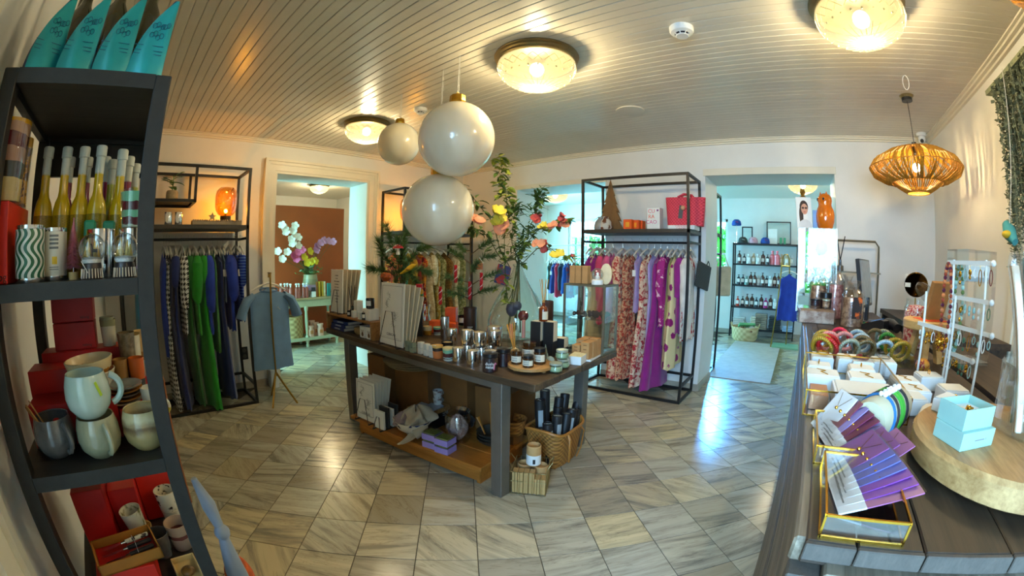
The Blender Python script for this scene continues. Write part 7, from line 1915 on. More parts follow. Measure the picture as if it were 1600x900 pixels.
for k in range(6):
 u, v = -0.092 + 0.0365 * k,-0.075
 h = 0.155 if k < 4 else 0.115
 x, y = 2.03 + u * c_ - v * s_,1.455 + u * s_ + v * c_
 o = box_thing('wooden_game', x - 0.017, x + 0.017, y - 0.04, y + 0.03,0.007,0.007 + h, M_BLOCK,('flat wooden game box nearest the table leg', 'wooden game box second from the table leg', 'wooden game box third from the table leg', 'wooden game box fourth from the table leg', 'shorter wooden game box fifth from the leg', 'shorter wooden game box at the aisle corner')[k], 'box', 'wooden game boxes in the wire basket', rz=-1.09)
 mk('seam', MB().box(-0.0006,-0.0356,0,0.0006,-0.035, h), plain('seam_shadow', srgb(110,80,44),0.8), o)  # thin darker brown line down the front face of the box
for (u, v, z, l) in ((-0.05,0.06,0.007, 'cork candle pot at the back of the wire basket'),(0.06,0.045,0.007, 'cork candle pot at the aisle side of the wire basket'),(0.01,0.045,0.155, 'cork candle pot with white band, on top of the two others')):
 x, y = 2.03 + u * c_ - v * s_,1.455 + u * s_ + v * c_
 t = thing('cork_pot', l, 'candle',(x, y, z),0, 'cork candle pots')
 mk('pot', MB().lathe([(0,0.001),(0.046,0),(0.049,0.004),(0.049,0.14),(0.044,0.145),(0.042,0.12),(0,0.12)],26), plain('cork', srgb(196,152,96),0.7,0,0.12,30), t)
 mk('white_band', MB().lathe([(0.0496,0.008),(0.0496,0.08)],26), WHITE, t)
 mk('print', MB().lathe([(0.0499,0.02),(0.0499,0.055)],3, a0=PI + 0.5, a1=PI + 0.85), INK, t)
# ------------------------------------------------------------------ sales counter
ZK = 1.13
M_KTOP = wood('counter_dark_wood', srgb(46,34,22), srgb(74,56,37),5,0,0.55,0.06,0.3, srgb(30,22,14))
M_KOLD = wood('weathered_wood', srgb(92,80,62), srgb(146,132,110),5,0,0.6,0.05,0.8, srgb(46,38,28))
M_KEND = wood('grey_end_grain', srgb(66,60,52), srgb(86,78,68),9,2,0.7,0.5,0.3)
KX0, KX1, KY0, KY1 = 0.563,4.2,-0.085,-0.80
t = thing('sales_counter', 'long weathered wooden shop counter running to the far doorway', 'counter',(0,0,0))
ys = [-0.085,-0.172,-0.292,-0.47,-0.64,-0.80]
for a, b_ in zip(ys, ys[1:]):
 mk('top_plank', MB().box(KX0 + 0.012, b_ + 0.0015, ZK - 0.045, KX1, a - 0.0015, ZK,0.003), M_KTOP, t)
 mk('plank_end', MB().box(KX0, b_ + 0.0015, ZK - 0.03, KX0 + 0.0118, a - 0.0015, ZK + 0.0005,0.002), M_KEND, t)
zs = [0.0,0.2,0.43,0.63,0.86,1.085]
rnd = random.Random(12)
for z0, z1 in zip(zs, zs[1:]):
 mk('front_plank', MB().box(KX0 + 0.03,-0.115, z0, KX1,-0.075 + rnd.uniform(-0.008,0.006), z1 - 0.004,0.004), M_KOLD, t)
 mk('end_plank', MB().box(KX0 - 0.02,-0.78, z0, KX0 + 0.06,-0.13, z1 + 0.008,0.004), M_KOLD, t, rz=0)
mk('edge_plank', MB().box(KX0 + 0.02,-0.098, ZK - 0.05, KX1,-0.068, ZK - 0.004,0.005), M_KOLD, t)
mk('corner_end', MB().box(KX0 - 0.015,-0.128,0.0, KX0 + 0.029,-0.072, ZK - 0.05,0.003), M_KEND, t)
t = thing('back_desk', 'dark wooden desk behind the counter along the end wall', 'desk',(0,0,0))
mk('top', MB().box(2.75,-1.60, ZK - 0.04,4.72,-0.98, ZK), M_KTOP, t); mk('side', MB().box(2.77,-1.58,0,2.81,-1.0, ZK - 0.04), M_KTOP, t); mk('back_side', MB().box(4.66,-1.58,0,4.7,-1.0, ZK - 0.04), M_KTOP, t)
K = lambda px, py: atz(px, py, ZK)
def brass_box(name, label, cat, loc, rz, hx, hy, h, group=None, bottom=True, r=0.002, front_open=False):
 t = thing(name, label, cat, loc, rz, group)
 e = MB()
 for z in (r, h):
  for s in (-1,1): e.bar((-hx, s * hy, z),(hx, s * hy, z),2 * r); e.bar((s * hx,-hy, z),(s * hx, hy, z),2 * r)
 for sx in (-1,1):
  for sy in (-1,1): e.bar((sx * hx, sy * hy,0),(sx * hx, sy * hy, h),2 * r)
 mk('brass_frame', e, GOLD, t)
 if bottom: mk('bottom_pane', MB().box(-hx,-hy,0.001, hx, hy,0.003), glass('smoke_glass',(0.62,0.66,0.66),0.04,0.85), t)
 for s in (-1,1):
  mk('pane', MB().box(-hx, s * hy - 0.0007, r, hx, s * hy + 0.0007, h), ACRYL, t); mk('pane', MB().box(s * hx - 0.0007,-hy, r, s * hx + 0.0007, hy, h), ACRYL, t)
 return t
# card holders with bagged necklace cards
CARD = {'plum': srgb(126,70,126), 'blue': srgb(92,92,152), 'lilac': srgb(136,120,172), 'wine': srgb(112,40,70), 'pink': srgb(156,92,132), 'violet': srgb(120,56,140)}
def card(loc, rot, col, label, group, w=0.085, h=0.115, jewel=True):
 t = thing('jewellery_card', label, 'card', loc, group=group, rot=rot)
 mk('card', MB().box(-w / 2,-0.0012,0, w / 2,0.0012, h), plain('card_' + col, CARD[col],0.4,0,0.06) if col in CARD else WHITE, t)
 mk('white_strip', MB().box(-w / 2 - 0.0003,-0.0016,0, w / 2 + 0.0003,0.0016, h * 0.32), WHITE, t)
 d = MB()
 for k in range(3): d.box(-0.02,-0.002, h * (0.08 + 0.06 * k),0.02 - 0.008 * k,-0.0017, h * (0.1 + 0.06 * k))
 mk('print', d, GREYINK, t)
 if jewel: mk('pendant', MB().sphere((0,-0.004, h * 0.6),0.0045,8,6).tube([(-0.025,-0.0024, h * 0.95),(-0.008,-0.0024, h * 0.72),(0,-0.0026, h * 0.62),(0.008,-0.0024, h * 0.72),(0.025,-0.0024, h * 0.95)],0.0006,4), GOLD, t)
 mk('sleeve', MB().box(-w / 2 - 0.002,-0.0035,-0.001, w / 2 + 0.002,-0.003, h + 0.003), SLEEVE, t)
 return t
brass_box('card_holder', 'nearer brass edged glass holder full of purple and blue necklace cards', 'holder',(0.705,-0.178, ZK),0.0,0.118,0.072,0.04, 'brass card holders')
CG1 = 'necklace cards in the nearer holder'
def lean(beta, yaw):
 z = Matrix.Rotation(yaw,3, 'Z') @ Vector((0,-math.cos(beta), math.sin(beta))); x = Matrix.Rotation(yaw,3, 'Z') @ Vector((-1,0,0))
 y = z.cross(x)
 return Matrix((x, y, z)).transposed().to_euler()
for k,(c, l) in enumerate((('plum', 'plum necklace card on top, leaning furthest back'),('blue', 'blue necklace card with small gold pendant'),('blue', 'second blue card, mostly covered'),('blue', 'third blue card, mostly covered'),('violet', 'violet card with wide white foot'),('violet', 'violet card below the blue ones'),('pink', 'pink card reaching out furthest to the riser'),('plum', 'plum card standing behind the top card'),('pink', 'pink card behind the plum one'))):
 i = k if k < 7 else -1
 card((0.825 - 0.021 * k if k < 7 else 0.845,-0.118 - (0.035 * (k - 6) if k > 6 else 0.002 * k), ZK + 0.006), lean(0.52 - 0.045 * i,0.24 - 0.012 * i), c, l, CG1,0.098,0.125 + 0.006 * i)
brass_box('card_holder', 'second brass edged glass holder with cards, behind the purple ones', 'holder',(0.96,-0.15, ZK),0.0,0.112,0.06,0.04, 'brass card holders')
CG2 = 'necklace cards in the second holder'
for k,(c, l) in enumerate((('white', 'white earring card on a long chain, front of the second holder'),('wine', 'wine red card behind the white one'),('lilac', 'lilac card behind the first wine card'),('wine', 'second wine red card in the second holder'),('wine', 'third wine red card in the second holder'),('lilac', 'lilac card leaning out of the second holder'))):
 card((1.03 - 0.02 * k,-0.10 - 0.004 * k, ZK + 0.006), lean(0.85 - 0.08 * k,0.42 - 0.03 * k), c, l, CG2,0.085,0.115 + 0.004 * k)
# glass jewellery case with brass edges and white boxes
brass_box('jewellery_tray', 'glass and brass jewellery tray on the counter', 'tray',(1.40,-0.215, ZK),0.0,0.255,0.155,0.07)
M_LINING = plain('jewel_pad', srgb(222,220,208),0.8,0,0.04)
def jewel_box(x, y, z, w, d, h, label, group, kind, rz=0.0):
 t = thing('jewellery_box', label, 'jewellery box',(x, y, z), rz, group)
 mk('box', MB().box(-w,-d,0, w, d, h,0.002), WHITE, t); mk('pad', MB().box(-w * 0.92,-d * 0.92, h, w * 0.92, d * 0.92, h + 0.004,0.001), M_LINING, t)
 j = MB(); m = GOLD
 if kind == 'chain': j.tube([(-w * 0.7,-d * 0.3, h + 0.005),(-w * 0.1, d * 0.1, h + 0.006),(w * 0.2,-d * 0.2, h + 0.006),(w * 0.7, d * 0.3, h + 0.005)],0.0015,5)
 elif kind == 'ring': j.tube([(0.009 * math.cos(a),0.003, h + 0.01 + 0.009 * math.sin(a)) for a in [i * PI / 6 for i in range(12)]],0.0018,5, True)
 elif kind in ('gold', 'beads', 'silver'):
  pts = [(w * 0.62 * math.cos(a), d * 0.5 * math.sin(a), h + 0.012) for a in [i * PI / 12 for i in range(24)]]
  if kind == 'beads':
   for p in pts[:20]: j.sphere(p,0.0062,6,5)
   m = plain('dark_red_bead', srgb(104,32,30),0.3)
  else: j.tube(pts,0.004,6, True); m = GOLD if kind == 'gold' else CHROME
 mk('jewel', j, m, t)
 return t
JG = 'white jewellery boxes in the glass tray'
for (x, y, w, d, k, l) in ((1.56,-0.115,0.04,0.045, 'ring', 'white box with gold earring, far corner of the tray'),(1.57,-0.28,0.045,0.05, 'ring', 'white box with gold ring beside it'),(1.44,-0.12,0.05,0.06, 'chain', 'white box with two-part gold chain'),(1.45,-0.28,0.05,0.065, 'chain', 'white box with fine gold chain'),(1.29,-0.25,0.075,0.10, '', 'wide white box with plain lid, near side of the tray')):
 jewel_box(x, y, ZK + 0.004, w, d,0.045, l, JG, k)
o = box_thing('copper_box',1.19,1.31,-0.13,-0.075, ZK + 0.004, ZK + 0.045, plain('copper_satin', srgb(184,128,88),0.4,0.2), 'copper pink box in the near corner of the tray')
JG2 = 'white bracelet boxes behind the glass tray'
for (x, y, k, l) in ((1.72,-0.135, 'gold', 'white box with braided gold bracelet'),(1.735,-0.245, 'chain', 'white box with thin chain, half covered'),(1.70,-0.30, 'beads', 'white box with dark red bead bracelet'),(1.735,-0.40, 'silver', 'white box with silver bangle')):
 jewel_box(x, y, ZK + 0.0 if True else 0,0.055,0.045 if k != 'silver' else 0.05,0.05, l, JG2, k)
JG3 = 'white boxes before the earring stand'
for (x, y, z, k, l) in ((1.47,-0.43, ZK, 'chain', 'white box with fine chain, left of the earring stand'),(1.36,-0.44, ZK, 'chain', 'white box with small chain beside the cream pillow'),(1.56,-0.555, ZK, 'ring', 'white box with green stone ring'),(1.40,-0.60, ZK, '', 'plain white box under the earring stand'),(1.27,-0.40, ZK, '', 'narrow white box at the tray corner')):
 jewel_box(x, y, z,0.045,0.05,0.045, l, JG3, k,0.1)
# bangles in an acrylic tray
t = thing('acrylic_tray', 'low clear acrylic tray of coloured bangles', 'tray',(2.15,-0.34, ZK),0)
for s in (-1,1): mk('side', MB().box(-0.3, s * 0.23 - 0.002,0,0.3, s * 0.23 + 0.002,0.06), ACRYL, t); mk('side', MB().box(s * 0.3 - 0.002,-0.23,0, s * 0.3 + 0.002,0.23,0.06), ACRYL, t)
mk('bottom', MB().box(-0.3,-0.23,0,0.3,0.23,0.003), ACRYL, t)
BC = {'mustard': (160,124,24), 'red': (176,24,22), 'pink': (206,30,60), 'grey-green': (130,132,108), 'pale blue': (150,166,166), 'bronze': (96,76,40), 'green': (56,120,40), 'salmon': (206,130,116)}
BG = 'beaded bangles in the acrylic tray'
BGM = {}
for i,(px, py, c, l) in enumerate(((1266,550, 'mustard', 'front of the mustard roll'),(1266,541, 'mustard', 'middle of the mustard roll'),(1266,533, 'mustard', 'back of the mustard roll'),(1294,551, 'red', 'front of the red roll'),(1293,543, 'red', 'middle of the red roll'),(1290,537, 'salmon', 'back of the red roll'),
         (1314,530, 'pink', 'largest, standing behind the red roll'),(1318,538, 'salmon', 'behind the grey-green ring'),(1323,552, 'grey-green', 'in the middle of the tray front'),(1342,534, 'pale blue', 'in the pale blue row at the back'),(1344,541, 'pale blue', 'second of the pale blue row'),
         (1348,553, 'bronze', 'front of the bronze row'),(1350,546, 'bronze', 'middle of the bronze row'),(1366,531, 'bronze', 'speckled, at the tray back'),(1376,553, 'pale blue', 'large, at the tray front'),(1398,540, 'green', 'near the stool'),(1396,549, 'mustard', 'under the green one'),(1404,555, 'mustard', 'nearest the stool leg'),(1385,533, 'grey-green', 'at the back near the card terminal'))):
 if c not in BGM:
  b = MB()
  for k in range(30): a = 2 * PI * k / 30; b.sphere((0,0.046 * math.cos(a),0.055 + 0.046 * math.sin(a)),0.01,6,5)
  BGM[c] = mesh_of(b.tube([(0,0.044 * math.cos(i * PI / 15),0.055 + 0.044 * math.sin(i * PI / 15)) for i in range(30)],0.007,6, True), 'bangle'); BGM[c].materials.append(plain('bangle_' + c.replace(' ', '_'), srgb(*BC[c]),0.4,0.2,0.25,90))
 q = K(px, py + 12); x, y = q[0] * 0.99 + 0.02, q[1] * 0.99
 o = mk('bangle', BGM[c], None, None,(min(max(x,1.90),2.40), min(max(y,-0.52),-0.15), ZK + 0.0035), rot=(0,-0.45,-0.12 + 0.3 * (i % 3 - 1))); tag(o, 'beaded %s bangle, %s' % (c, l), 'bangle', BG)
# cream pillow with bracelets
t = thing('bracelet_pillow', 'cream roll pillow wearing blue, green and black cord bracelets', 'pillow',(1.07,-0.275, ZK + 0.054),0, rot=(0,0,-0.6))
mk('pillow', MB().lathe([(0,-0.1),(0.045,-0.098),(0.052,-0.08),(0.05,0.08),(0.045,0.098),(0,0.1)],24).xf(Matrix.Rotation(PI / 2,4, 'Y')), plain('cream_suede', srgb(182,172,140),0.9,0,0.06), t)
for x, c, nm in ((-0.06,(30,100,150), 'blue'),(-0.035,(50,36,30), 'brown'),(-0.012,(60,150,40), 'green'),(0.005,(60,150,40), 'green'),(0.032,(34,30,30), 'black')):
 mk('bracelet', MB().tube([(x + 0.012 * math.sin(a),0.054 * math.cos(a),0.054 * math.sin(a)) for a in [i * PI / 14 for i in range(28)]],0.004,6, True), plain('cord_' + nm, srgb(*c),0.6), t)
 mk('bead', MB().sphere((x + 0.008,-0.012,0.058),0.008,8,6).sphere((x - 0.004,-0.004,0.06),0.006,8,6), WHITE, t)
t = thing('ring_pad', 'low white half round pad with a bead bracelet, behind the pillow', 'pad',(1.2,-0.46, ZK)); mk('pad', MB().tube([(-0.05,0.03,0.0),(0.0,0.0,0.02),(0.05,-0.05,0.0)],0.04,14, flat=0.7), WHITE, t); mk('bracelet', MB().tube([(-0.03,-0.03,0.005),(0.0,-0.045,0.03),(0.04,-0.085,0.006)],0.003,6), GOLD, t)
# wooden cake stand, mint box, jar of sticks
M_LOG = wood('log_wood', srgb(130,92,46), srgb(196,156,100),5,0,0.55,0.12,0.2)
CS = (0.90,-0.575)
t = thing('wooden_riser_plate', 'thick round wooden riser at the counter end', 'riser',(CS[0], CS[1], ZK))
mk('plate', MB().lathe([(0,0.016),(0.24,0.016),(0.255,0.024),(0.256,0.066),(0.248,0.075),(0,0.075)],48), M_LOG, t)
mk('side_panel', MB().lathe([(0.2565,0.03),(0.258,0.034),(0.258,0.06),(0.2565,0.064)],16, a0=PI + 0.15, a1=PI + 1.1), wood('panel_wood', srgb(160,128,84), srgb(190,160,112),6,0,0.6), t)
for a in (0.4,1.9,3.3,4.8): mk('foot', MB().lathe([(0,0),(0.02,0),(0.02,0.016),(0,0.016)],10), M_LOG, t,(0.17 * math.cos(a),0.17 * math.sin(a),0))
ZL = ZK + 0.0752
M_MINTC = plain('mint_card', srgb(146,184,172),0.5,0,0.04)
t = thing('ring_box', 'open mint green jewellery box with gold piece, on the wooden riser', 'jewellery box',(0.86,-0.42, ZL),-1.15)
mk('lower_box', MB().box(-0.055,-0.05,0,0.055,0.045,0.035,0.001), M_MINTC, t)
b = MB(); b.box(-0.05,-0.038,0.0352,0.05,0.05,0.038)
for q in ((-0.05,-0.038,0.05,-0.035),(-0.05,0.047,0.05,0.05),(-0.05,-0.035,-0.047,0.047),(0.047,-0.035,0.05,0.047)): b.box(q[0], q[1],0.038, q[2], q[3],0.075)
mk('upper_box', b, M_MINTC, t); mk('pad', MB().box(-0.047,-0.035,0.038,0.047,0.047,0.058), M_LINING, t)
mk('jewel', MB().tube([(-0.012,0.0,0.06),(0,0.008,0.066),(0.014,0.0,0.062)],0.003,6).sphere((0.0,0.0,0.064),0.006,8,6), GOLD, t)
mk('logo_line', MB().box(-0.012,-0.0506,0.016,0.02,-0.0502,0.0185).box(0.024,-0.0506,0.0155,0.026,-0.0502,0.0195), GREYINK, t)
jewel_box(1.04,-0.46, ZL,0.04,0.05,0.03, 'white box with heavy gold chain on the wooden riser', 'boxes on the riser', 'chain',-0.8)
JS = (0.93,-0.655)
t = thing('glass_jar', 'tall clear jar of wrapped wooden sticks on the wooden riser', 'jar',(JS[0], JS[1], ZL)); mk('jar', MB().lathe([(0,0.004),(0.1,0),(0.115,0.01),(0.118,0.14),(0.112,0.148)],36), CLEAR, t)
M_STICK = wood('pale_stick', srgb(176,140,104), srgb(204,172,138),4,2,0.6,0.1)
for i,(bx_, by_, tx, ty, h, m, l) in enumerate(((-0.03,0.06,0.06,0.09,0.34, M_STICK, 'wrapped wooden stick leaning furthest over the earring stand'),(-0.05,0.0,0.0,0.05,0.37, M_STICK, 'wrapped wooden stick with white paper tip, nearest'),(0.03,0.04,0.07,0.045,0.36, plain('teal_stick', srgb(60,110,100),0.5), 'teal wrapped stick between the wooden ones'),(0.0,-0.04,0.02,-0.02,0.35, M_STICK, 'wrapped wooden stick at the frame edge'),(0.05,0.0,0.12,0.0,0.34, M_STICK, 'wrapped wooden stick at the back of the jar'))):
 t = thing('wrapped_stick', l, 'stick',(JS[0], JS[1], ZL), group='wrapped sticks in the glass jar')
 mk('stick', MB().bar((bx_, by_,0.008),(tx, ty, h),0.024,0.008), m, t)
 mk('wrapper', MB().tube([(bx_, by_,0.006),((bx_ + tx) / 2,(by_ + ty) / 2, h / 2),(tx, ty, h + 0.005),(tx * 1.03, ty * 1.03, h + 0.03)],[0.018,0.019,0.02,0.012],8, caps=False), CELLO, t)
 if i == 1: mk('paper_tip', MB().sphere((bx_, by_,0.012),0.022,8,6,0.6), WHITE, t)
 mk('ribbon', MB().sphere((bx_ * 0.8 + tx * 0.2 - 0.01, by_ * 0.8 + ty * 0.2, h * 0.2),0.004,6,5), GOLD, t)
# earring stand
ES = (1.56,-0.68)
t = thing('earring_stand', 'white tiered earring stand crowded with gold and coloured earrings', 'jewellery stand',(ES[0], ES[1], ZK),0.3)
b = MB()
for x in (-0.1,0.1): b.tube([(x,0,0),(x,0,0.44)],0.005,8)
for x in (-0.02,0.18): b.tube([(x,0.08,0),(x,0.08,0.32)],0.005,8)
mk('upright', b, M_HANG, t)
bars_ = ((-0.14,0.14,0,0.43),(-0.14,0.12,0,0.31),(-0.15,0.12,-0.01,0.21),(-0.05,0.16,-0.02,0.11),(0.0,0.22,0.08,0.2))
n = 0
for (x0, x1, y, z) in bars_:
 mk('cross_bar', MB().bar((x0, y, z),(x1, y, z),0.01,0.014).sphere((x0, y, z),0.011,8,6), M_HANG, t)
 for k in range(9):
  x = x0 + 0.02 + (x1 - x0 - 0.03) * k / 8; rr = random.Random(n); L = rr.uniform(0.02,0.055)
  c = (GOLD, GOLD, plain('jade_bead', srgb(60,104,78),0.3), plain('dark_red_bead', srgb(104,32,30)), M_HANG, plain('aqua_bead', srgb(140,176,170),0.2))[rr.randrange(6)]
  b = MB().tube([(x, y - 0.008, z - 0.005),(x, y - 0.009, z - 0.02)],0.0012,4)
  if rr.random() < 0.45: b.tube([(x, y - 0.009 + 0.008 * math.cos(a), z - 0.02 - L / 2 + L / 2 * math.sin(a)) for a in [i * PI / 6 for i in range(12)]],0.002,5, True)
  else: b.sphere((x, y - 0.009, z - 0.02 - L * 0.4),0.007,8,6,1.6).sphere((x, y - 0.009, z - 0.02 - L),0.0055,8,6,1.4)
  mk('earring', b, c, t); n += 1
b = MB().sphere((0.07,0.07,0.155),0.018,12,8)
for k in range(18): a = k * PI / 9; b.bar((0.07 + 0.018 * math.cos(a),0.07,0.155 + 0.018 * math.sin(a)),(0.07 + 0.034 * math.cos(a),0.07,0.155 + 0.034 * math.sin(a)),0.004,0.002)
mk('sun_earring', b, GOLD, t)
for j,(x, y, cs) in enumerate(((0.13,0.03,((150,60,40),(84,24,50),(206,120,70))),(0.09,0.0,((120,160,160),(90,110,60),(150,190,180))))):
 o = thing('bead_necklace',('long necklace of plum and orange beads on the earring stand', 'pale aqua and olive bead necklace beside the orange one')[j], 'necklace',(ES[0], ES[1], ZK),0.3, 'bead necklaces on the earring stand')
 for q, c in enumerate(cs):
  b = MB()
  for k in range(q,54,3):
   s = k / 53 * 2 * PI; b.sphere((x + 0.028 * math.sin(s), y - 0.025,0.27 - 0.155 * math.cos(s + PI)),0.0085,7,5)
  mk('beads', b, plain('nb_%d%d' % (j, q), srgb(*c),0.3,0,0.1), o)['kind'] = 'stuff'
t = thing('acrylic_stand', 'clear acrylic display with folded white cloth behind the earrings', 'stand',(2.1,-0.93, ZK + 0.0),0.3)
for s in (-1,1): mk('side', MB().box(-0.09, s * 0.1 - 0.002,0,0.09, s * 0.1 + 0.002,0.5), ACRYL, t)
mk('shelf', MB().box(-0.09,-0.1,0.36,0.09,0.1,0.364).box(-0.09,-0.1,0.496,0.09,0.1,0.5), ACRYL, t); mk('cloth', MB().box(-0.07,-0.09,0.365,0.07,0.09,0.45,0.02), fabric('white_linen', srgb(196,202,194)), t); mk('foot', MB().box(-0.09,-0.11,-0.0,0.09,0.11,0.012), ACRYL, t)
box_thing('back_shelf',1.3,2.55,-1.25,-0.84,0, ZK - 0.001, M_KTOP, 'dark cabinet behind the earring display', 'cabinet')
# stool and sweets
t = thing('small_stool', 'small round wooden display stool on the counter', 'stool',(2.0,-0.665, ZK),0.3)
M_PALEW = wood('stool_wood', srgb(176,128,66), srgb(212,168,104),6,0,0.5)
mk('seat', MB().lathe([(0,0.15),(0.12,0.15),(0.125,0.155),(0.125,0.185),(0.12,0.19),(0,0.19)],32), M_PALEW, t)
for a in (0.4,2.5,4.6): mk('leg', MB().bar((0.09 * math.cos(a),0.09 * math.sin(a),0),(0.05 * math.cos(a),0.05 * math.sin(a),0.15),0.034), M_PALEW, t)
mk('orange_card', MB().box(-0.08,-0.07,0.1905,0.05,0.06,0.1925), plain('neon_orange', srgb(232,70,20),0.6), t)
t = thing('wooden_holder', 'leaning wooden display block on the stool', 'holder',(2.02,-0.69, ZK + 0.193),0.4, rot=(0,-0.35,0.5)); mk('block', MB().box(-0.012,-0.07,0,0.012,0.07,0.17,0.002), plain('mid_wood', srgb(160,108,54),0.6), t); mk('ledge', MB().box(-0.05,-0.07,0,0.012,0.07,0.012), plain('mid_wood', srgb(160,108,54)), t)
M_CANDY = spots('candy_stripe', srgb(176,40,60), srgb(222,190,190),70,0.5,0.02,0.4)
t = thing('sweets_jar', 'tilted clip-top glass jar of red and white candy canes', 'jar',(2.42,-0.73, ZK),0)
mk('sweets', MB().lathe([(0,0.004),(0.07,0.004),(0.075,0.18),(0.05,0.215),(0,0.22)],22), M_CANDY, t); mk('jar', MB().lathe([(0,0),(0.078,0),(0.08,0.2),(0.07,0.23),(0.07,0.25)],28), CLEAR, t)
mk('lid', MB().lathe([(0,0),(0.075,0),(0.078,0.02),(0.06,0.035),(0,0.04)],26), CLEAR, t,(0.03,-0.05,0.27), rot=(0.7,0.3,0))
o = mk('red_decoration', MB().sphere((0,0,0.03),0.035,12,9,0.8), spots('red_gold_weave', srgb(130,24,16), srgb(190,130,40),60,0.5,0.05,0.5), None,(1.80,-0.60, ZK)); tag(o, 'small red and gold woven ball under the stool', 'ornament')
# card terminal, monitor and till things
t = thing('card_terminal', 'black card payment terminal with lit blue screen', 'terminal',(2.98,-0.59, ZK),0.9)
mk('body', MB().prism([(-0.09,0),(0.09,0),(0.09,0.03),(-0.06,0.075),(-0.09,0.07)],-0.042,0.042).xf(Matrix.Rotation(PI / 2,4, 'X')), BLACK, t)
mk('screen', MB().box(-0.055,-0.034,0,0.02,0.034,0.0015), emis('terminal_screen', srgb(70,130,190),0.5), t,(0,0,0.0625), rot=(0,0.29,0))
b = MB()
for i in range(3):
 for j in range(4): b.box(0.028 + 0.014 * j,-0.03 + 0.022 * i,0,0.038 + 0.014 * j,-0.014 + 0.022 * i,0.003)
mk('keys', b, plain('key_grey', srgb(90,96,100),0.5), t,(-0.002,0,0.0655), rot=(0,0.29,0))
for i, c in enumerate(((200,30,40),(210,180,40),(40,160,70))): mk('function_key', MB().box(0.084,-0.032 + 0.022 * i,0,0.092,-0.014 + 0.022 * i,0.004), plain('fkey%d' % i, srgb(*c),0.5), t,(-0.006,0,0.0625), rot=(0,0.29,0))
t = thing('scanner', 'black handset lying behind the card terminal', 'scanner',(3.0,-0.72, ZK),0.2); mk('body', MB().tube([(-0.1,0,0.03),(0,0,0.045),(0.08,0,0.035)],[0.03,0.035,0.04],12), BLACK, t); mk('cable', MB().tube([(0.08,0,0.03),(0.16,-0.05,0.005),(0.12,-0.06,0.004)],0.004,6), BLACK, t)
t = thing('monitor', 'black computer monitor seen from its edge behind the sweets', 'monitor',(3.43,-0.60, ZK),1.22)
mk('screen_case', MB().box(-0.02,-0.22,0.11,0.012,0.22,0.46,0.004), BLACK, t, rot=(0,0.14,0)); mk('screen', MB().box(-0.0215,-0.21,0.13,-0.0205,0.21,0.45), plain('grey_screen', srgb(120,140,156),0.2), t, rot=(0,0.14,0)); mk('foot', MB().box(-0.08,-0.1,0,0.08,0.1,0.012).box(-0.012,-0.03,0.012,0.012,0.03,0.18), BLACK, t)
t = thing('round_mirror', 'round brass table mirror on the back desk', 'mirror',(3.6,-1.06, ZK),-0.3)
mk('disc', MB().lathe([(0,-0.006),(0.1,-0.006),(0.106,0),(0.1,0.006),(0,0.006)],36).xf(Matrix.Rotation(PI / 2,4, 'Y')), plain('antique_mirror', srgb(104,80,38),0.1,1.0,0.1), t,(0,0,0.29), rot=(0,-0.4,0)); mk('stand', MB().tube([(0,0,0.0),(0,0,0.19)],0.006,8).lathe([(0,0),(0.06,0),(0.06,0.01),(0,0.01)],20), BRASS, t); mk('price_tag', MB().box(-0.012,0.05,0.27,-0.0075,0.1,0.37), PAPER, t)
t = thing('metal_frame_rail', 'thin dark metal rail frame against the end wall', 'frame',(4.62,-0.67,0)); mk('rail', MB().tube([(0,0.27,1.13),(0,0.27,1.74),(0,0.24,1.79),(0,-0.2,1.79),(0,-0.24,1.74),(0,-0.24,0)],0.011,8), M_CASE, t); mk('shelf', MB().box(-0.1,-0.25,1.47,0.02,0.26,1.485), M_CASE, t); mk('leg', MB().tube([(0,0.27,0),(0,0.27,1.13)],0.011,8), M_CASE, t)
t = thing('reed_diffuser', 'small dark diffuser with two sticks near the monitor', 'diffuser',(4.54,-0.47,1.486)); mk('bottle', MB().lathe([(0,0),(0.04,0),(0.04,0.05),(0.015,0.06),(0.015,0.11),(0,0.11)],16), M_AMBG, t); mk('stick', MB().tube([(0,0,0.1),(0.0,-0.05,0.34)],0.006,5).tube([(0,0,0.1),(0.0,0.04,0.34)],0.006,5), INK, t)
t = thing('paper_box', 'clear acrylic box of printed papers at the counter edge', 'box',(3.2,-0.165, ZK),0.05); mk('papers', MB().box(-0.12,-0.13,0.002,0.12,0.13,0.085,0.003), spots('stacked_print', srgb(190,170,150), srgb(140,110,90),14,0.5,0.1,0.6), t); mk('cover', MB().box(-0.13,-0.14,0,0.13,0.14,0.10), ACRYL, t)
def sweet_bag(loc, w, h, mat, label, group='bags and jars of sweets on the counter'):
 t = thing('sweets_bag', label, 'bag', loc,0.3, group)
 mk('sweets', MB().sheet(lambda u, v: (w * 0.8 * math.cos(2 * PI * u) * (1 - 0.3 * v * v), w * math.sin(2 * PI * u) * (1 - 0.2 * v * v),0.004 + h * 0.7 * v),20,6).sphere((0,0, h * 0.62), w * 0.7,10,8,0.4), mat, t)
 mk('bag', MB().sheet(lambda u, v: (w * 0.86 * math.cos(2 * PI * u) * (1 - 0.75 * max(0, v - 0.7) / 0.15 if v < 0.85 else 0.25 + 1.6 * (v - 0.85)), w * 1.05 * math.sin(2 * PI * u) * (1 - 0.6 * max(0, v - 0.7) / 0.15 if v < 0.85 else 0.4 + 2 * (v - 0.85)), h * v * 1.1 + 0.01 * math.sin(9 * u) * v),24,14), CELLO, t)
 return t
SWB = spots('caramel_sweets', srgb(176,140,110), srgb(120,84,60),40,0.5,0.05,0.5); SWP = spots('pink_sweets', srgb(196,140,130), srgb(160,96,90),40,0.5,0.05,0.5)
s1 = sweet_bag((3.08,-0.43, ZK),0.085,0.27, SWB, 'large cellophane bag of sweets with black and orange label, before the monitor')
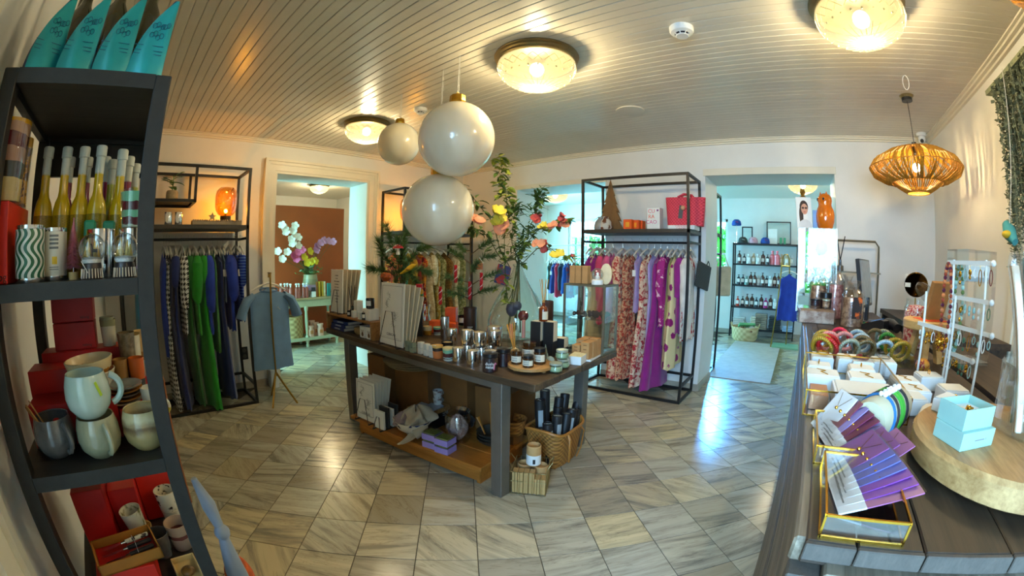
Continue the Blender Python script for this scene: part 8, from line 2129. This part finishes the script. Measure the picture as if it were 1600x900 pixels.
mk('label_card', MB().box(-0.0745,-0.04,0.06,-0.073,0.035,0.2), spots('sweet_label', srgb(40,34,34), srgb(206,96,30),16,0.55,0.03,0.5), s1)
sweet_bag((3.47,-0.19, ZK),0.075,0.34, SWB, 'tall bag of beige sweets before the glass showcase'); sweet_bag((3.50,-0.34, ZK),0.075,0.36, SWP, 'tall bag of pink sweets before the glass showcase'); sweet_bag((3.63,-0.45, ZK),0.07,0.3, SWB, 'bag of sweets with a big clear bow beside the monitor')
lid_jar((3.36,-0.245, ZK),0.05,0.2, plain('dark_sweets', srgb(44,22,30)), M_BLID, 'dark sweets jar with black lid among the sweets bags', 'jars among the sweets')
lid_jar((3.30,-0.06 - 0.1, ZK + 0.101),0.042,0.05, plain('dark_sweets', srgb(44,22,30)), M_BLID, 'flat dark jar with black lid on the paper box', 'jars among the sweets')
lid_jar((3.22,-0.24, ZK + 0.101),0.03,0.06, SWB, plain('pale_lid', srgb(176,180,158)), 'small pale jar on the paper box', 'jars among the sweets')
box_thing('flyer_stack',3.02,3.2,-1.2,-1.05, ZK, ZK + 0.05, WHITE, 'stack of white flyers on the back desk', 'papers', rz=0.3)
box_thing('flyer_stack',3.3,3.42,-1.12,-1.02, ZK, ZK + 0.03, spots('card_print', srgb(206,196,180), srgb(190,120,90),16,0.6,0.05,0.6), 'stack of printed cards under the mirror', 'papers', rz=0.2)
o = mk('glass_tumbler', MB().lathe([(0,0.004),(0.05,0),(0.055,0.13)],24), CLEAR, None,(3.48,-0.92 - 0.15, ZK)); tag(o, 'clear empty glass beside the mirror', 'glass')
# glass showcase with the owl
t = thing('glass_showcase', 'tall glass showcase at the far counter end with glass shelves', 'showcase',(4.0,-0.19, ZK)); a, d_, h = 0.16,0.175,0.70
for s in (-1,1): mk('pane', MB().box(-a, s * d_ - 0.003,0, a, s * d_ + 0.003, h), CLEAR, t); mk('pane', MB().box(s * a - 0.003,-d_,0, s * a + 0.003, d_, h), CLEAR, t)
for z in (0.0,0.24,0.47, h): mk('glass_shelf', MB().box(-a,-d_, z, a, d_, z + 0.008), GREENGLASS, t)
e = MB()
for sx in (-1,1):
 for sy in (-1,1): e.box(sx * a - 0.005, sy * d_ - 0.005,0, sx * a + 0.005, sy * d_ + 0.005, h)
mk('edge', e, plain('aluminium', srgb(170,184,180),0.35,0.7), t)
o = mk('glass_fish', MB().sphere((0,0,0.07),0.055,14,10,1.15), plain('grey_glass', srgb(130,136,132),0.2), None,(4.02,-0.24, ZK + 0.479)); tag(o, 'grey round ornament on the upper showcase shelf', 'ornament')
for x, y, z, l in ((4.0,-0.12,0.249, 'white folded piece on the middle showcase shelf'),(4.0,-0.27,0.249, 'clear figure on the middle showcase shelf')): o = mk('showcase_piece', MB().lathe([(0,0),(0.05,0),(0.06,0.03),(0.02,0.08),(0.03,0.1),(0,0.1)],12), WHITE if y > -0.2 else CLEAR, None,(x, y, ZK + z)); tag(o, l, 'ornament')
ZO = ZK + 0.709
M_OWL = plain('orange_glaze', srgb(206,104,10),0.14,0,0.12,14,0.15, **{'Coat Weight': 0.8})
t = thing('owl_figure', 'glossy orange ceramic owl standing on the glass showcase', 'figurine',(4.0,-0.27, ZO),-0.7)
mk('body', MB().lathe([(0,0),(0.062,0),(0.07,0.012),(0.088,0.07),(0.09,0.12),(0.08,0.175),(0.066,0.205),(0.064,0.22),(0.07,0.25),(0.068,0.28),(0.052,0.305),(0.028,0.318),(0,0.322)],28), M_OWL, t)
for s in (-1,1): mk('ear', MB().lathe([(0.016,0),(0.0,0.04)],8,(-0.02, s * 0.036,0.298)), M_OWL, t); e_ = mk('eye', MB().sphere((-0.05, s * 0.03,0.262),0.023,14,10), M_OWL, t); mk('pupil', MB().sphere((-0.0665, s * 0.034,0.263),0.012,10,8), BLACK, e_); mk('wing', MB().sphere((0.01, s * 0.066,0.12),0.03,12,10,2.4), M_OWL, t)
mk('beak', MB().lathe([(0.012,0),(0.0,-0.03)],8,(-0.07,0,0.255)), M_OWL, t)
t = thing('portrait_card', 'standing photo card of a dark haired person in glasses', 'photo',(3.96,-0.075, ZO),0.15, rot=(0,0.18,0.25))
mk('card', MB().box(-0.002,-0.075,0,0.002,0.075,0.29), WHITE, t)
f = lambda nm, x, mb, c: mk(nm, mb.xf(Matrix.Rotation(-PI / 2,4, 'Y')), plain('photo_' + nm, srgb(*c),0.6,0,0.08), t,(-0.0022 - x,0,0))
el = lambda cz, cy_, rz_, ry_: MB().prism([(cz + rz_ * math.cos(k * PI / 10), cy_ + ry_ * math.sin(k * PI / 10)) for k in range(20)],0,0.0003)
f('hair',0, el(0.2,0,0.06,0.042),(46,30,24)); f('hair_length',0.0002, el(0.12,0.03,0.09,0.02),(46,30,24)); f('shirt',0.0003, el(0.03,-0.005,0.055,0.062),(206,206,204)); f('face',0.0006, el(0.18,-0.004,0.05,0.033),(196,146,120)); f('glasses',0.0009, el(0.19,0.01,0.01,0.013).prism([(0.19 + 0.01 * math.cos(k * PI / 10),-0.02 + 0.013 * math.sin(k * PI / 10)) for k in range(20)],0,0.0003),(60,40,36)); f('mouth',0.0009, el(0.153,-0.004,0.004,0.012),(170,80,76))
box_thing('blue_box',3.99,4.05,-0.19,-0.15, ZO, ZO + 0.17, plain('periwinkle', srgb(110,150,206),0.5), 'pale blue box between the photo card and the owl')
t = thing('brass_figure', 'small brass and dark figure behind the photo card', 'figurine',(4.08,-0.06, ZO)); mk('block', MB().box(-0.03,-0.03,0,0.03,0.03,0.27), plain('slate', srgb(52,70,80),0.5), t); mk('figure', MB().lathe([(0,0.27),(0.04,0.27),(0.03,0.3),(0.015,0.31),(0.028,0.34),(0.02,0.37),(0,0.375)],8, smooth=False), BRASS, t)
# hanging greenery on the counter wall
M_STR = plain('grey_green_leaf', srgb(132,136,104),0.6,0,0.4,40)
t = thing('hanging_plant', 'long grey-green trailing plant hanging before the window surround', 'plant',(2.75,-1.575,2.66)); rnd = random.Random(21)
st_, lf = MB(), MB()
for s in range(80):
 x = rnd.uniform(-0.62,0.02); y = rnd.uniform(0.0,0.1); L = rnd.uniform(0.7,1.22) if x > -0.22 else rnd.uniform(0.45,0.85)
 st_.tube([(x, y,0.0),(x + 0.02 * math.sin(s), y + 0.01,-L / 2),(x + 0.025 * math.sin(s * 2), y,-L)],0.0016,4)
 for k in range(int(L / 0.0145)):
  z = -k * 0.0145; a = rnd.uniform(0,6.28); q = rnd.uniform(0.013,0.022)
  c = Vector((x + 0.022 * math.sin(s + z * 2) + rnd.gauss(0,.012), y + rnd.gauss(0,.012), z)); u = Vector((math.cos(a), math.sin(a), rnd.uniform(-.8,.3))) * q; v_ = Vector((-math.sin(a), math.cos(a), rnd.uniform(-.5,.5))) * q * 0.8
  lf.add([c - u, c - v_, c + u, c + v_],[(0,1,2,3)])
o = mk('leaves', lf, M_STR, t); o['kind'] = 'stuff'; mk('strand', st_, M_STR, t)['kind'] = 'stuff'
mk('holder', MB().box(-0.64,0.0,-0.01,0.04,0.09,0.02), M_STR, t)
t = thing('felt_bird', 'teal and yellow felt bird ornament at the frame edge', 'ornament',(2.36,-1.31,1.75)); mk('body', MB().tube([(-0.07,0,-0.05),(0,0,0),(0.05,0,0.05)],[0.02,0.045,0.025],12), plain('teal_felt', srgb(60,140,140),0.8), t); mk('wing', MB().sphere((-0.02,0.03,-0.01),0.035,10,8,0.6), plain('yellow_felt', srgb(206,166,30)), t); mk('cord', MB().tube([(0,0,0.04),(0,-0.12,0.9)],0.002,4), PAPER, t)
# ------------------------------------------------------------------ room behind the left doorway
M_TERRA = plain('terracotta_paint', srgb(160,66,8),0.75,0,0.12,3)
struct('partition', MB().box(0.5,7.12,0,3.80,7.2,2.41), M_TERRA)
struct('door_3', MB().box(4.73,7.4,0,4.75,8.3,2.2), M_TRIM)
M_SAGEP = plain('sage_furniture_paint', srgb(166,168,138),0.55,0,0.08,10)
t = thing('console_table', 'sage green console table with turned legs before the terracotta partition', 'table',(2.6,6.84,0))
mk('top', MB().box(-0.98,-0.2,0.80,0.86,0.22,0.835,0.004), wood('console_top', srgb(140,120,84), srgb(176,156,116),6,0,0.5), t)
mk('apron', MB().box(-0.94,-0.17,0.68,0.82,0.19,0.80), M_SAGEP, t); mk('lower_shelf', MB().box(-0.96,-0.19,0.115,0.84,0.21,0.165), M_SAGEP, t)
LG = mesh_of(MB().lathe([(0,0),(0.022,0),(0.03,0.03),(0.02,0.06),(0.036,0.1),(0.036,0.18),(0.02,0.2),(0.028,0.4),(0.022,0.6),(0.034,0.64),(0.036,0.70),(0,0.70)],14), 'leg'); LG.materials.append(M_SAGEP)
for x in (-0.92,0.22,0.80):
 for y in (-0.15,0.17): mk('leg', LG, None, t,(x, y,0))
L3 = lambda px, py=450, y=6.78: aty(px, py, y)[0]
t = thing('flower_vase', 'striped stoneware vase of orchids on the console table', 'vase',(L3(488),6.86,0.835))
mk('vase', MB().lathe([(0,0),(0.10,0),(0.14,0.06),(0.15,0.15),(0.13,0.3),(0.12,0.36),(0.125,0.38),(0.11,0.36),(0,0.3)],24), bands('vase_glaze',[(0, srgb(120,104,84)),(0.3, srgb(150,126,156)),(0.55, srgb(122,116,84)),(0.8, srgb(140,130,96))],2,0,0.38,0.4,0.01), t)
OR = {k: blossom_mesh('blossom', plain('orchid_' + k, srgb(*c),0.6,0,0.1),5,0.07,0.3) for k, c in (('white',(226,218,206)),('pink',(206,96,140)),('yellow',(206,180,30)),('lilac',(196,140,176)))}
rnd = random.Random(31)
for k, pts in (('white',((441,352),(445,357),(447,363),(461,353),(458,361),(460,367),(466,371),(455,374),(457,381),(463,382),(434,393),(441,405),(449,394),(466,384))),('pink',((461,398),(466,394),(470,402),(464,405),(457,400),(472,391))),('yellow',((484,393),(475,402),(487,409),(480,411),(492,408))),('lilac',((493,386),(497,383),(502,379),(506,376),(513,377),(520,378),(494,391)))):
 s = MB()
 for (px, py) in pts:
  p = Vector(aty(px, py,6.80)) - t.location
  o = mk('blossom', OR[k], None, t, tuple(p), rot=(1.3,0, rnd.uniform(-.6,.6)))
  s.tube([(rnd.uniform(-.05,.05),0,0.34),(p.x * 0.5, p.y * 0.5,0.34 + (p.z - 0.34) * 0.6), tuple(p)],0.004,4)
 mk('stem', s, M_STEM, t)
b = MB()
for k in range(70):
 p = Vector((rnd.gauss(0,.09), rnd.gauss(0,.07),0.40 + abs(rnd.gauss(0,.09)))); b.tube([(0,0,0.33), tuple(p)],[0.004,0.002],4); a = rnd.uniform(0,6.3); q = Vector((math.cos(a), math.sin(a),0.4)) * 0.035; b.add([p - q, p + Vector((0,0,.012)), p + q, p - Vector((0,0,.012))],[(0,1,2,3)])
mk('leaves', b, M_VLEAF, t)['kind'] = 'stuff'
def bottle_me(name, r, h, mat, pump=True):
 me = mesh_of(MB().lathe([(0,0),(r,0),(r, h * 0.66),(r * 0.4, h * 0.76),(r * 0.4, h * 0.82)] + ([(r * 0.2, h * 0.84),(r * 0.2, h * 0.94),(r * 0.55, h * 0.95),(r * 0.5, h),(0, h)] if pump else [(r * 0.5, h * 0.83),(r * 0.5, h),(0, h)]),12), name)
 me.materials.append(mat); return me
BM = bottle_me('soap_bottle',0.032,0.24, plain('rose_bottle', srgb(150,74,62),0.2,0,0.15)); M_PUMP = mesh_of(MB().lathe([(0.012,0.175),(0.014,0.2),(0.008,0.21),(0.024,0.222),(0.02,0.244),(0,0.245)],10), 'pump'); M_PUMP.materials.append(WHITE)
for i, px in enumerate((454,463,467,474,479,439,445,449)):
 y = 6.70 if i < 5 else 6.9
 t = thing('soap_bottle',('pink soap bottle with pump, nearest the T-shirt', 'rose soap bottle second along the table edge', 'rose soap bottle third along the table edge', 'rose soap bottle fourth along the table edge', 'rose soap bottle beside the candle', 'soap bottle at the back nearest the doorpost', 'second soap bottle at the back', 'third soap bottle at the back')[i], 'bottle',(L3(px,450, y), y,0.836), group='soap bottles with white pumps')
 mk('bottle', BM, None, t); mk('pump', M_PUMP, None, t)
p = L3(487); box_thing('candle_box', p - 0.035, p + 0.035,6.68,6.75,0.836,0.93, WHITE, 'white candle carton beside the soap bottles', 'box'); box_thing('black_box', p - 0.03, p + 0.03,6.683,6.743,0.931,1.0, BLACK, 'black candle on the white carton', 'candle')
for i,(px, c) in enumerate(((493,(150,90,20)),(497,(196,160,40)),(502,(186,150,40)),(505,(206,196,160)))):
 o = box_thing('standing_book', L3(px) - 0.018, L3(px) + 0.018,6.72,6.92,0.836,1.09, plain('spine_%d' % i, srgb(*c),0.5,0,0.2),('dark gold book nearest the vase', 'gold patterned book in the standing row', 'second gold patterned book', 'pale book at the end of the row')[i], 'book', 'standing books on the console table')
o = box_thing('teal_book', L3(510) - 0.02, L3(524),6.70,6.73,0.836,1.06, plain('teal_cover', srgb(34,120,116),0.5), 'teal book with a dark triangle letter on its cover', 'book'); text('lettering', 'A',0.16, INK, o,(0,-0.016,0.11),(PI / 2,0,0),0.0005)
for k in range(2): box_thing('flat_book',1.86,2.12 - 0.02 * k,6.68,6.88,0.836 + 0.03 * k,0.865 + 0.03 * k, plain('spine_flat%d' % k, srgb(60 + 70 * k,70,80),0.5),('dark flat book under another, behind the T-shirt', 'pale flat book on top, behind the T-shirt')[k], 'book', 'flat books on the console table')
o = mk('seagrass_basket', MB().lathe([(0,0),(0.17,0),(0.19,0.1),(0.18,0.36),(0.17,0.36),(0.17,0.02),(0,0.02)],20), weave('seagrass_weave', srgb(130,104,60), srgb(176,150,100),24), None,(L3(459,500),6.84,0.166)); tag(o, 'tall seagrass basket on the lower shelf of the console', 'basket')
for i,(px, y, h) in enumerate(((485,6.70,0.19),(500,6.70,0.21),(487,6.86,0.25),(493,6.8,0.22))):
 t = thing('gift_pouch',('pink gift pouch nearest the turned leg', 'pink gift pouch with bear face', 'pale pouch behind the pink ones', 'small pink pouch between the others')[i], 'pouch',(L3(px,500, y), y,0.166), group='gift pouches under the console'); mk('pouch', MB().sheet(lambda u, v: (0.06 * math.cos(2 * PI * u) * (1 - 0.35 * math.exp(-((v - 0.75) / 0.1) ** 2)),0.04 * math.sin(2 * PI * u), h * v),14,10), plain('blush_paper', srgb(206,160,140),0.7), t); mk('label', MB().box(-0.03,-0.044,0.05,0.03,-0.042,0.11), plain('kraft_label', srgb(186,120,70),0.7), t)
box_thing('white_carton', L3(513,500) - 0.02, L3(519,500) + 0.03,6.70,6.78,0.166,0.42, WHITE, 'white carton with small drawings on the lower console shelf', 'box')
# ------------------------------------------------------------------ side room behind the right wall
M_RUG = plain('pale_rug', srgb(178,176,168),0.95,0,0.12,7,0.3)
t = thing('floor_rug', 'large pale rug with fringed edge in the side room', 'rug',(7.0,0.72,0)); mk('rug', MB().box(-1.48,-0.5,0.001,1.35,0.42,0.012), M_RUG, t)
b = MB()
for k in range(60): x = -1.45 + 2.7 * k / 59; b.bar((x,-0.5,0.005),(x + rnd.uniform(-.03,.03),-0.5 - rnd.uniform(.05,.1),0.003),0.012,0.004)
mk('fringe', b, plain('straw_fringe', srgb(150,140,96),0.9), t)['kind'] = 'stuff'
t = thing('display_shelf', 'black steel shelf unit of bottles and caps on the far wall', 'shelf',(9.08,0.68,0))
for x in (-0.15,0.12):
 for y in (-0.7,0.67): mk('post', MB().box(x, y,0, x + 0.03, y + 0.03,1.925), ST_BLACK, t)
ZZ = (1.926,1.507,1.075,0.628,0.177)
for z in ZZ: mk('board', MB().box(-0.15,-0.7, z - 0.035,0.15,0.7, z), ST_BLACK, t)
XQ = 9.02
Yq = lambda px, py: atx(px, py, XQ)[1]
CAPM = MB().lathe([(0.10,0),(0.105,0.03),(0.09,0.09),(0.05,0.125),(0,0.13)],20).prism([(-0.06 - 0.10 * math.sin(k * PI / 10),0.085 * math.cos(k * PI / 10)) for k in range(11)],0.0,0.012)
for i,(px, c, z, l) in enumerate(((1161,(50,56,52),0, 'dark green cap on top of the shelf unit'),(1177,(206,160,172),0, 'pink cap on top of the shelf unit'),(1196,(30,70,150),0, 'blue cap resting on top of the shelf unit'),(1151,(30,74,156),0.36, 'blue cap raised on a thin stand'))):
 t = thing('cap', l, 'cap',(XQ - 0.02, Yq(px,378),1.927 + z),0.2, 'caps on the shelf unit'); me = mesh_of(CAPM, 'crown'); mk('crown', me, plain('cap_%d' % i, srgb(*c),0.8), t); mk('patch', MB().bar((-0.108,0.03,0.075),(-0.098,-0.03,0.06),0.02,0.004), WHITE if i == 0 else plain('red_ink', srgb(190,30,40)), t)
 if z: mk('stand', MB().tube([(0,0,0.05),(0,0,-z)],0.008,6).lathe([(0,-z),(0.06,-z),(0.06,-z + 0.008),(0,-z + 0.008)],14), CHROME, t)
for px0, px1, py, l in ((1158,1175,354, 'small black picture frame on the shelf unit'),(1197,1236,346, 'large black picture frame on the shelf unit')):
 y0, y1 = Yq(px0,378), Yq(px1,378); z1 = atx(px0, py,9.15)[2]; t = thing('picture_frame', l, 'frame',(9.15,(y0 + y1) / 2,1.927)); hw = abs(y0 - y1) / 2; h = z1 - 1.927
 mk('frame', MB().box(0,-hw,0,0.02,-hw + 0.025, h).box(0, hw - 0.025,0,0.02, hw, h).box(0,-hw,0,0.02, hw,0.025).box(0,-hw, h - 0.025,0.02, hw, h), BLACK, t); mk('glass', MB().box(0.008,-hw + 0.02,0.02,0.012, hw - 0.02, h - 0.02), CLEAR, t)
for px, w, h, m, l in ((1204,0.05,0.3, WHITE, 'white tall carton nearer the caps'),(1211,0.05,0.3, WHITE, 'white tall carton nearer the green bottles'),(1220,0.025,0.13, M_GREEN, 'small green bottle beside the cartons'),(1226,0.025,0.13, M_GREEN, 'small green bottle at the frame side')): y = Yq(px,378); box_thing('carton', XQ - w, XQ + w, y - w, y + w,1.927,1.927 + h, m, l, 'box', 'cartons before the large frame')
MEB = {k: bottle_me('product_bottle', r, h, plain('prod_' + k, srgb(*c),0.3,0,0.2), pu) for k,(r, h, c, pu) in {'a': (0.045,0.26,(84,52,34), True), 'b': (0.04,0.2,(40,44,48), True), 'c': (0.05,0.22,(196,180,150), False), 'p': (0.05,0.2,(170,24,110), True), 't': (0.045,0.18,(110,150,140), False), 'r': (0.04,0.2,(206,60,30), True), 'k': (0.06,0.28,(226,120,130), False), 'w': (0.05,0.2,(206,210,206), False)}.items()}
LBM = mesh_of(MB().box(-0.052,-0.03,0.05,-0.05,0.03,0.12), 'paper_label'); LBM.materials.append(WHITE)
names = {'a': 'brown pump bottle', 'b': 'dark pump bottle', 'c': 'cream jar', 'p': 'magenta bottle', 't': 'pale green bottle', 'r': 'orange red bottle', 'k': 'pink carton bottle', 'w': 'white bottle'}
ordn = ('first', 'second', 'third', 'fourth', 'fifth', 'sixth', 'seventh', 'eighth', 'ninth', 'tenth', 'eleventh', 'twelfth', 'thirteenth', 'fourteenth')
for z, row, rn in ((ZZ[1], 'a b w c w a b k k c c w', 'upper'),(ZZ[2], 'b b t a a w a b w a a b t a', 'middle'),(ZZ[3], 'r b a a b a p a w p p b', 'lower')):
 row = row.split(); n = len(row)
 for i, k in enumerate(row):
  y = 1.24 - 1.12 * i / (n - 1)
  t = thing('product_bottle', '%s, %s from the window end on the %s shelf' % (names[k], ordn[i], rn), 'bottle',(8.98 + 0.05 * (i % 2), y, z + 0.001), group='bottles on the %s shelf of the unit' % rn); mk('bottle', MEB[k], None, t); mk('paper_label', LBM, None, t)
for i,(y, c, n) in enumerate(((1.18,(196,192,184),6),(0.80,(206,196,170),7),(0.70,(150,136,116),9),(0.40,(30,30,34),8),(0.1,(150,176,206),3))):
 me = mesh_of(MB().box(-0.12,-0.13,0,0.1,0.13,0.034,0.012), 'folded_shirt'); me.materials.append(fabric('fold_%d' % i, srgb(*c)))
 for k in range(n): o = mk('folded_shirt', me, None, None,(9.05, y + 0.004 * (k % 3), ZZ[4] + 0.001 + 0.036 * k)); tag(o, 'folded %s top, %s from below in its pile' % (('white', 'cream', 'taupe', 'black', 'pale blue')[i], ordn[k]), 'clothing', 'folded tops on the lowest shelf')
t = thing('straw_basket', 'pale straw basket of goods on the side room floor', 'basket',(8.6,0.99,0)); mk('basket', MB().lathe([(0,0.004),(0.2,0),(0.23,0.05),(0.25,0.27),(0.235,0.27),(0.2,0.03),(0,0.02)],24, sy=1.15), weave('straw_weave', srgb(190,164,112), srgb(222,200,150),18), t)
for a in (-1,1): mk('handle', MB().tube([(-0.05, a * 0.27,0.24),(-0.05, a * 0.3,0.33),(0.05, a * 0.3,0.33),(0.05, a * 0.27,0.24)],0.012,6), weave('straw_weave',0,0), t)
o = mk('green_parcel', MB().box(-0.08,-0.17,0,0.08,0.17,0.05,0.01), plain('leaf_green_card', srgb(96,168,110),0.6), None,(8.5,0.95,0.285), rot=(0,0.5,0.3)); tag(o, 'green flat parcel lying in the straw basket', 'parcel')
crumple('goods_heap', 'brown and white cloths filling the straw basket',(8.6,0.95,0.08),0.19,0.24, spots('brown_white_cloth', srgb(150,96,50), srgb(206,196,180),12,0.5,0.05),14)
t = thing('garment_stand', 'tall hooped brass stand with a blue dress', 'stand',(8.06,0.36,0)); mk('hoop', MB().tube([(0,0.04,0),(0,-0.03,0.9),(0,-0.08,1.62),(0,-0.12,1.70),(0,-0.18,1.70),(0,-0.22,1.62),(0.3,-0.25,0)],0.012,8), BRASS, t); mk('cross_bar', MB().bar((0,-0.07,1.5),(0,-0.22,1.5),0.02), BRASS, t); mk('base', MB().box(-0.05,-0.5,0.0,0.4,0.02,0.03), plain('mint_base', srgb(130,176,140),0.6), t)
garment('hanging_garment', 'cobalt blue dress with striped neckline on the brass stand', 'garment',(8.1,0.14,1.5), PI / 2,0.85, F_BLUE, 'garments in the side room', W=0.2, T=0.05, seed=201)
rack('clothes_rack', 'black rack of dark clothes just inside the side room',5.53,5.985,1.085,2.2,2.44,1.9,1.62, 'y')
for i,(y, c, L, l) in enumerate(((1.2, F_NAVY,1.3, 'black long dress with fringed hem at the rack end'),(1.36, fabric('charcoal_cloth', srgb(34,36,42)),1.2, 'charcoal dress behind the fringed one'),(1.52, F_NAVY,1.15, 'dark navy dress third on the side room rack'),(1.7, F_SKY,1.0, 'pale blue dress on the side room rack'))): garment('hanging_garment', l, 'garment',(5.76, y,1.6335),0.1, L, fabric('black_cloth', srgb(22,22,26)) if i == 0 else c, 'garments on the side room rack', W=0.23, T=0.07, seed=210 + i)
t = thing('canvas_bag', 'natural canvas shoulder bag hanging on the side room rack', 'bag',(6.02,1.1,1.66),0.4); mk('bag', MB().box(-0.02,-0.16,-0.62,0.03,0.1,-0.2,0.02), fabric('canvas', srgb(196,176,140)), t); mk('strap', MB().tube([(0,-0.12,-0.22),(0,-0.03,0.02),(0,0.08,-0.22)],0.01,6), fabric('canvas',0), t)
# swimwear rail and furniture by the far window
t = thing('swimwear_rail', 'white two-tier rail of colourful swimwear in the side room', 'clothes rack',(6.95,4.25,0))
mk('frame', MB().tube([(0,-0.42,0),(0,-0.42,1.70),(0,-0.36,1.76),(0,0.36,1.76),(0,0.42,1.70),(0,0.42,0)],0.014,8), M_HANG, t); mk('rail', MB().tube([(0,-0.42,1.56),(0,0.42,1.56)],0.012,8), M_HANG, t); mk('foot', MB().box(-0.25,-0.44,0,0.25,-0.40,0.03).box(-0.25,0.40,0,0.25,0.44,0.03), M_HANG, t)
for i,(c, l) in enumerate((((40,60,46), 'dark green swimsuit'),((30,50,130), 'navy swimsuit with white tag'),((190,20,60), 'crimson swimsuit'),((24,34,60), 'black and navy swimsuit'),((24,80,170), 'cobalt swimsuit'),((120,40,60), 'flower print swimsuit'),((70,76,96), 'grey print swimsuit'),((20,140,96), 'emerald swimsuit'),((206,30,90), 'hot pink long dress'))):
 garment('hanging_garment', l + ' on the white rail', 'swimwear',(6.95,4.62 - 0.09 * i,1.574),0.15,0.95 if i == 8 else 0.55 + 0.07 * (i % 3), spots('flower_swim', srgb(*c), srgb(40,60,110),16,0.5,0.04) if i == 5 else fabric('swim_%d' % i, srgb(*c)), 'swimwear on the white rail', W=0.15, T=0.05, seed=230 + i, strap=True, tagged=i in (1,6))
t = thing('side_table', 'grey table by the far window of the side room', 'table',(7.9,3.9,0)); mk('top', MB().box(-0.3,-0.45,0.72,0.3,0.45,0.76), plain('grey_laminate', srgb(120,126,126),0.5), t)
for x in (-0.27,0.27):
 for y in (-0.42,0.42): mk('leg', MB().box(x - 0.02, y - 0.02,0, x + 0.02, y + 0.02,0.72), ST_GREY, t)
t = thing('shell_chair', 'white shell chair with dark legs near the far window', 'chair',(7.3,3.55,0),2.4); mk('shell', MB().sheet(lambda u, v: ((v - 0.45) * 0.5 if v < 0.55 else 0.05 + 0.12 * (v - 0.55),(u - 0.5) * 0.46,0.45 + (0 if v < 0.55 else (v - 0.55) * 0.85) + 0.25 * (u - 0.5) ** 2),10,14), WHITE, t)
for x in (-0.18,0.12):
 for y in (-0.17,0.17): mk('leg', MB().bar((x * 1.3, y * 1.3,0),(x * 0.6, y * 0.6,0.45),0.025), BLACK, t)
p = atx(786,428,4.76)
t = thing('wall_pouch', 'small flower printed pouch with pink tassel hanging on the wall corner', 'pouch', p,0.3, rot=(0.25,0,0.4)); mk('pouch', MB().box(-0.01,-0.11,-0.16,0.01,0.11,0.13,0.008), spots('blue_red_print', srgb(52,76,150), srgb(176,60,70),12,0.52,0.04,0.6), t); mk('strap', MB().tube([(0,-0.08,0.12),(0,0,0.2),(0,0.08,0.12)],0.006,6), fabric('dark_ribbon',0), t)
# ------------------------------------------------------------------ pieces that came out of one builder become parts of their own
APART = {'strap', 'foot', 'vent_ribs', 'rim', 'frame', 'shelf'}
for o in list(scene.objects):
 n = o.name.split('.')[0]
 if o.type != 'MESH' or o.parent is None or o.get('kind'): continue
 if n in ('etched_pattern', 'plant_drawing'): o['kind'] = 'stuff'
 if n == 'print' and o.parent.name.startswith('kraft_box'): o['kind'] = 'stuff'
 if n not in APART or len(o.data.vertices) > 4000: continue
 me = o.data; root = list(range(len(me.vertices)))
 def find(i):
  while root[i] != i: root[i] = root[root[i]]; i = root[i]
  return i
 for e in me.edges:
  a, b = find(e.vertices[0]), find(e.vertices[1])
  if a != b: root[a] = b
 sets = {}
 for p in me.polygons: sets.setdefault(find(p.vertices[0]),[]).append(p)
 if not 1 < len(sets) <= 16: continue
 first = True
 for ps in sets.values():
  ids = sorted({v for p in ps for v in p.vertices}); k = {v: i for i, v in enumerate(ids)}
  b = MB(); b.add([me.vertices[v].co for v in ids],[[k[v] for v in p.vertices] for p in ps], ps[0].use_smooth)
  nm = mesh_of(b, n); nm.materials.append(me.materials[0])
  if first: o.data = nm; first = False
  else:
   c = o.copy(); c.data = nm; COL.objects.link(c)
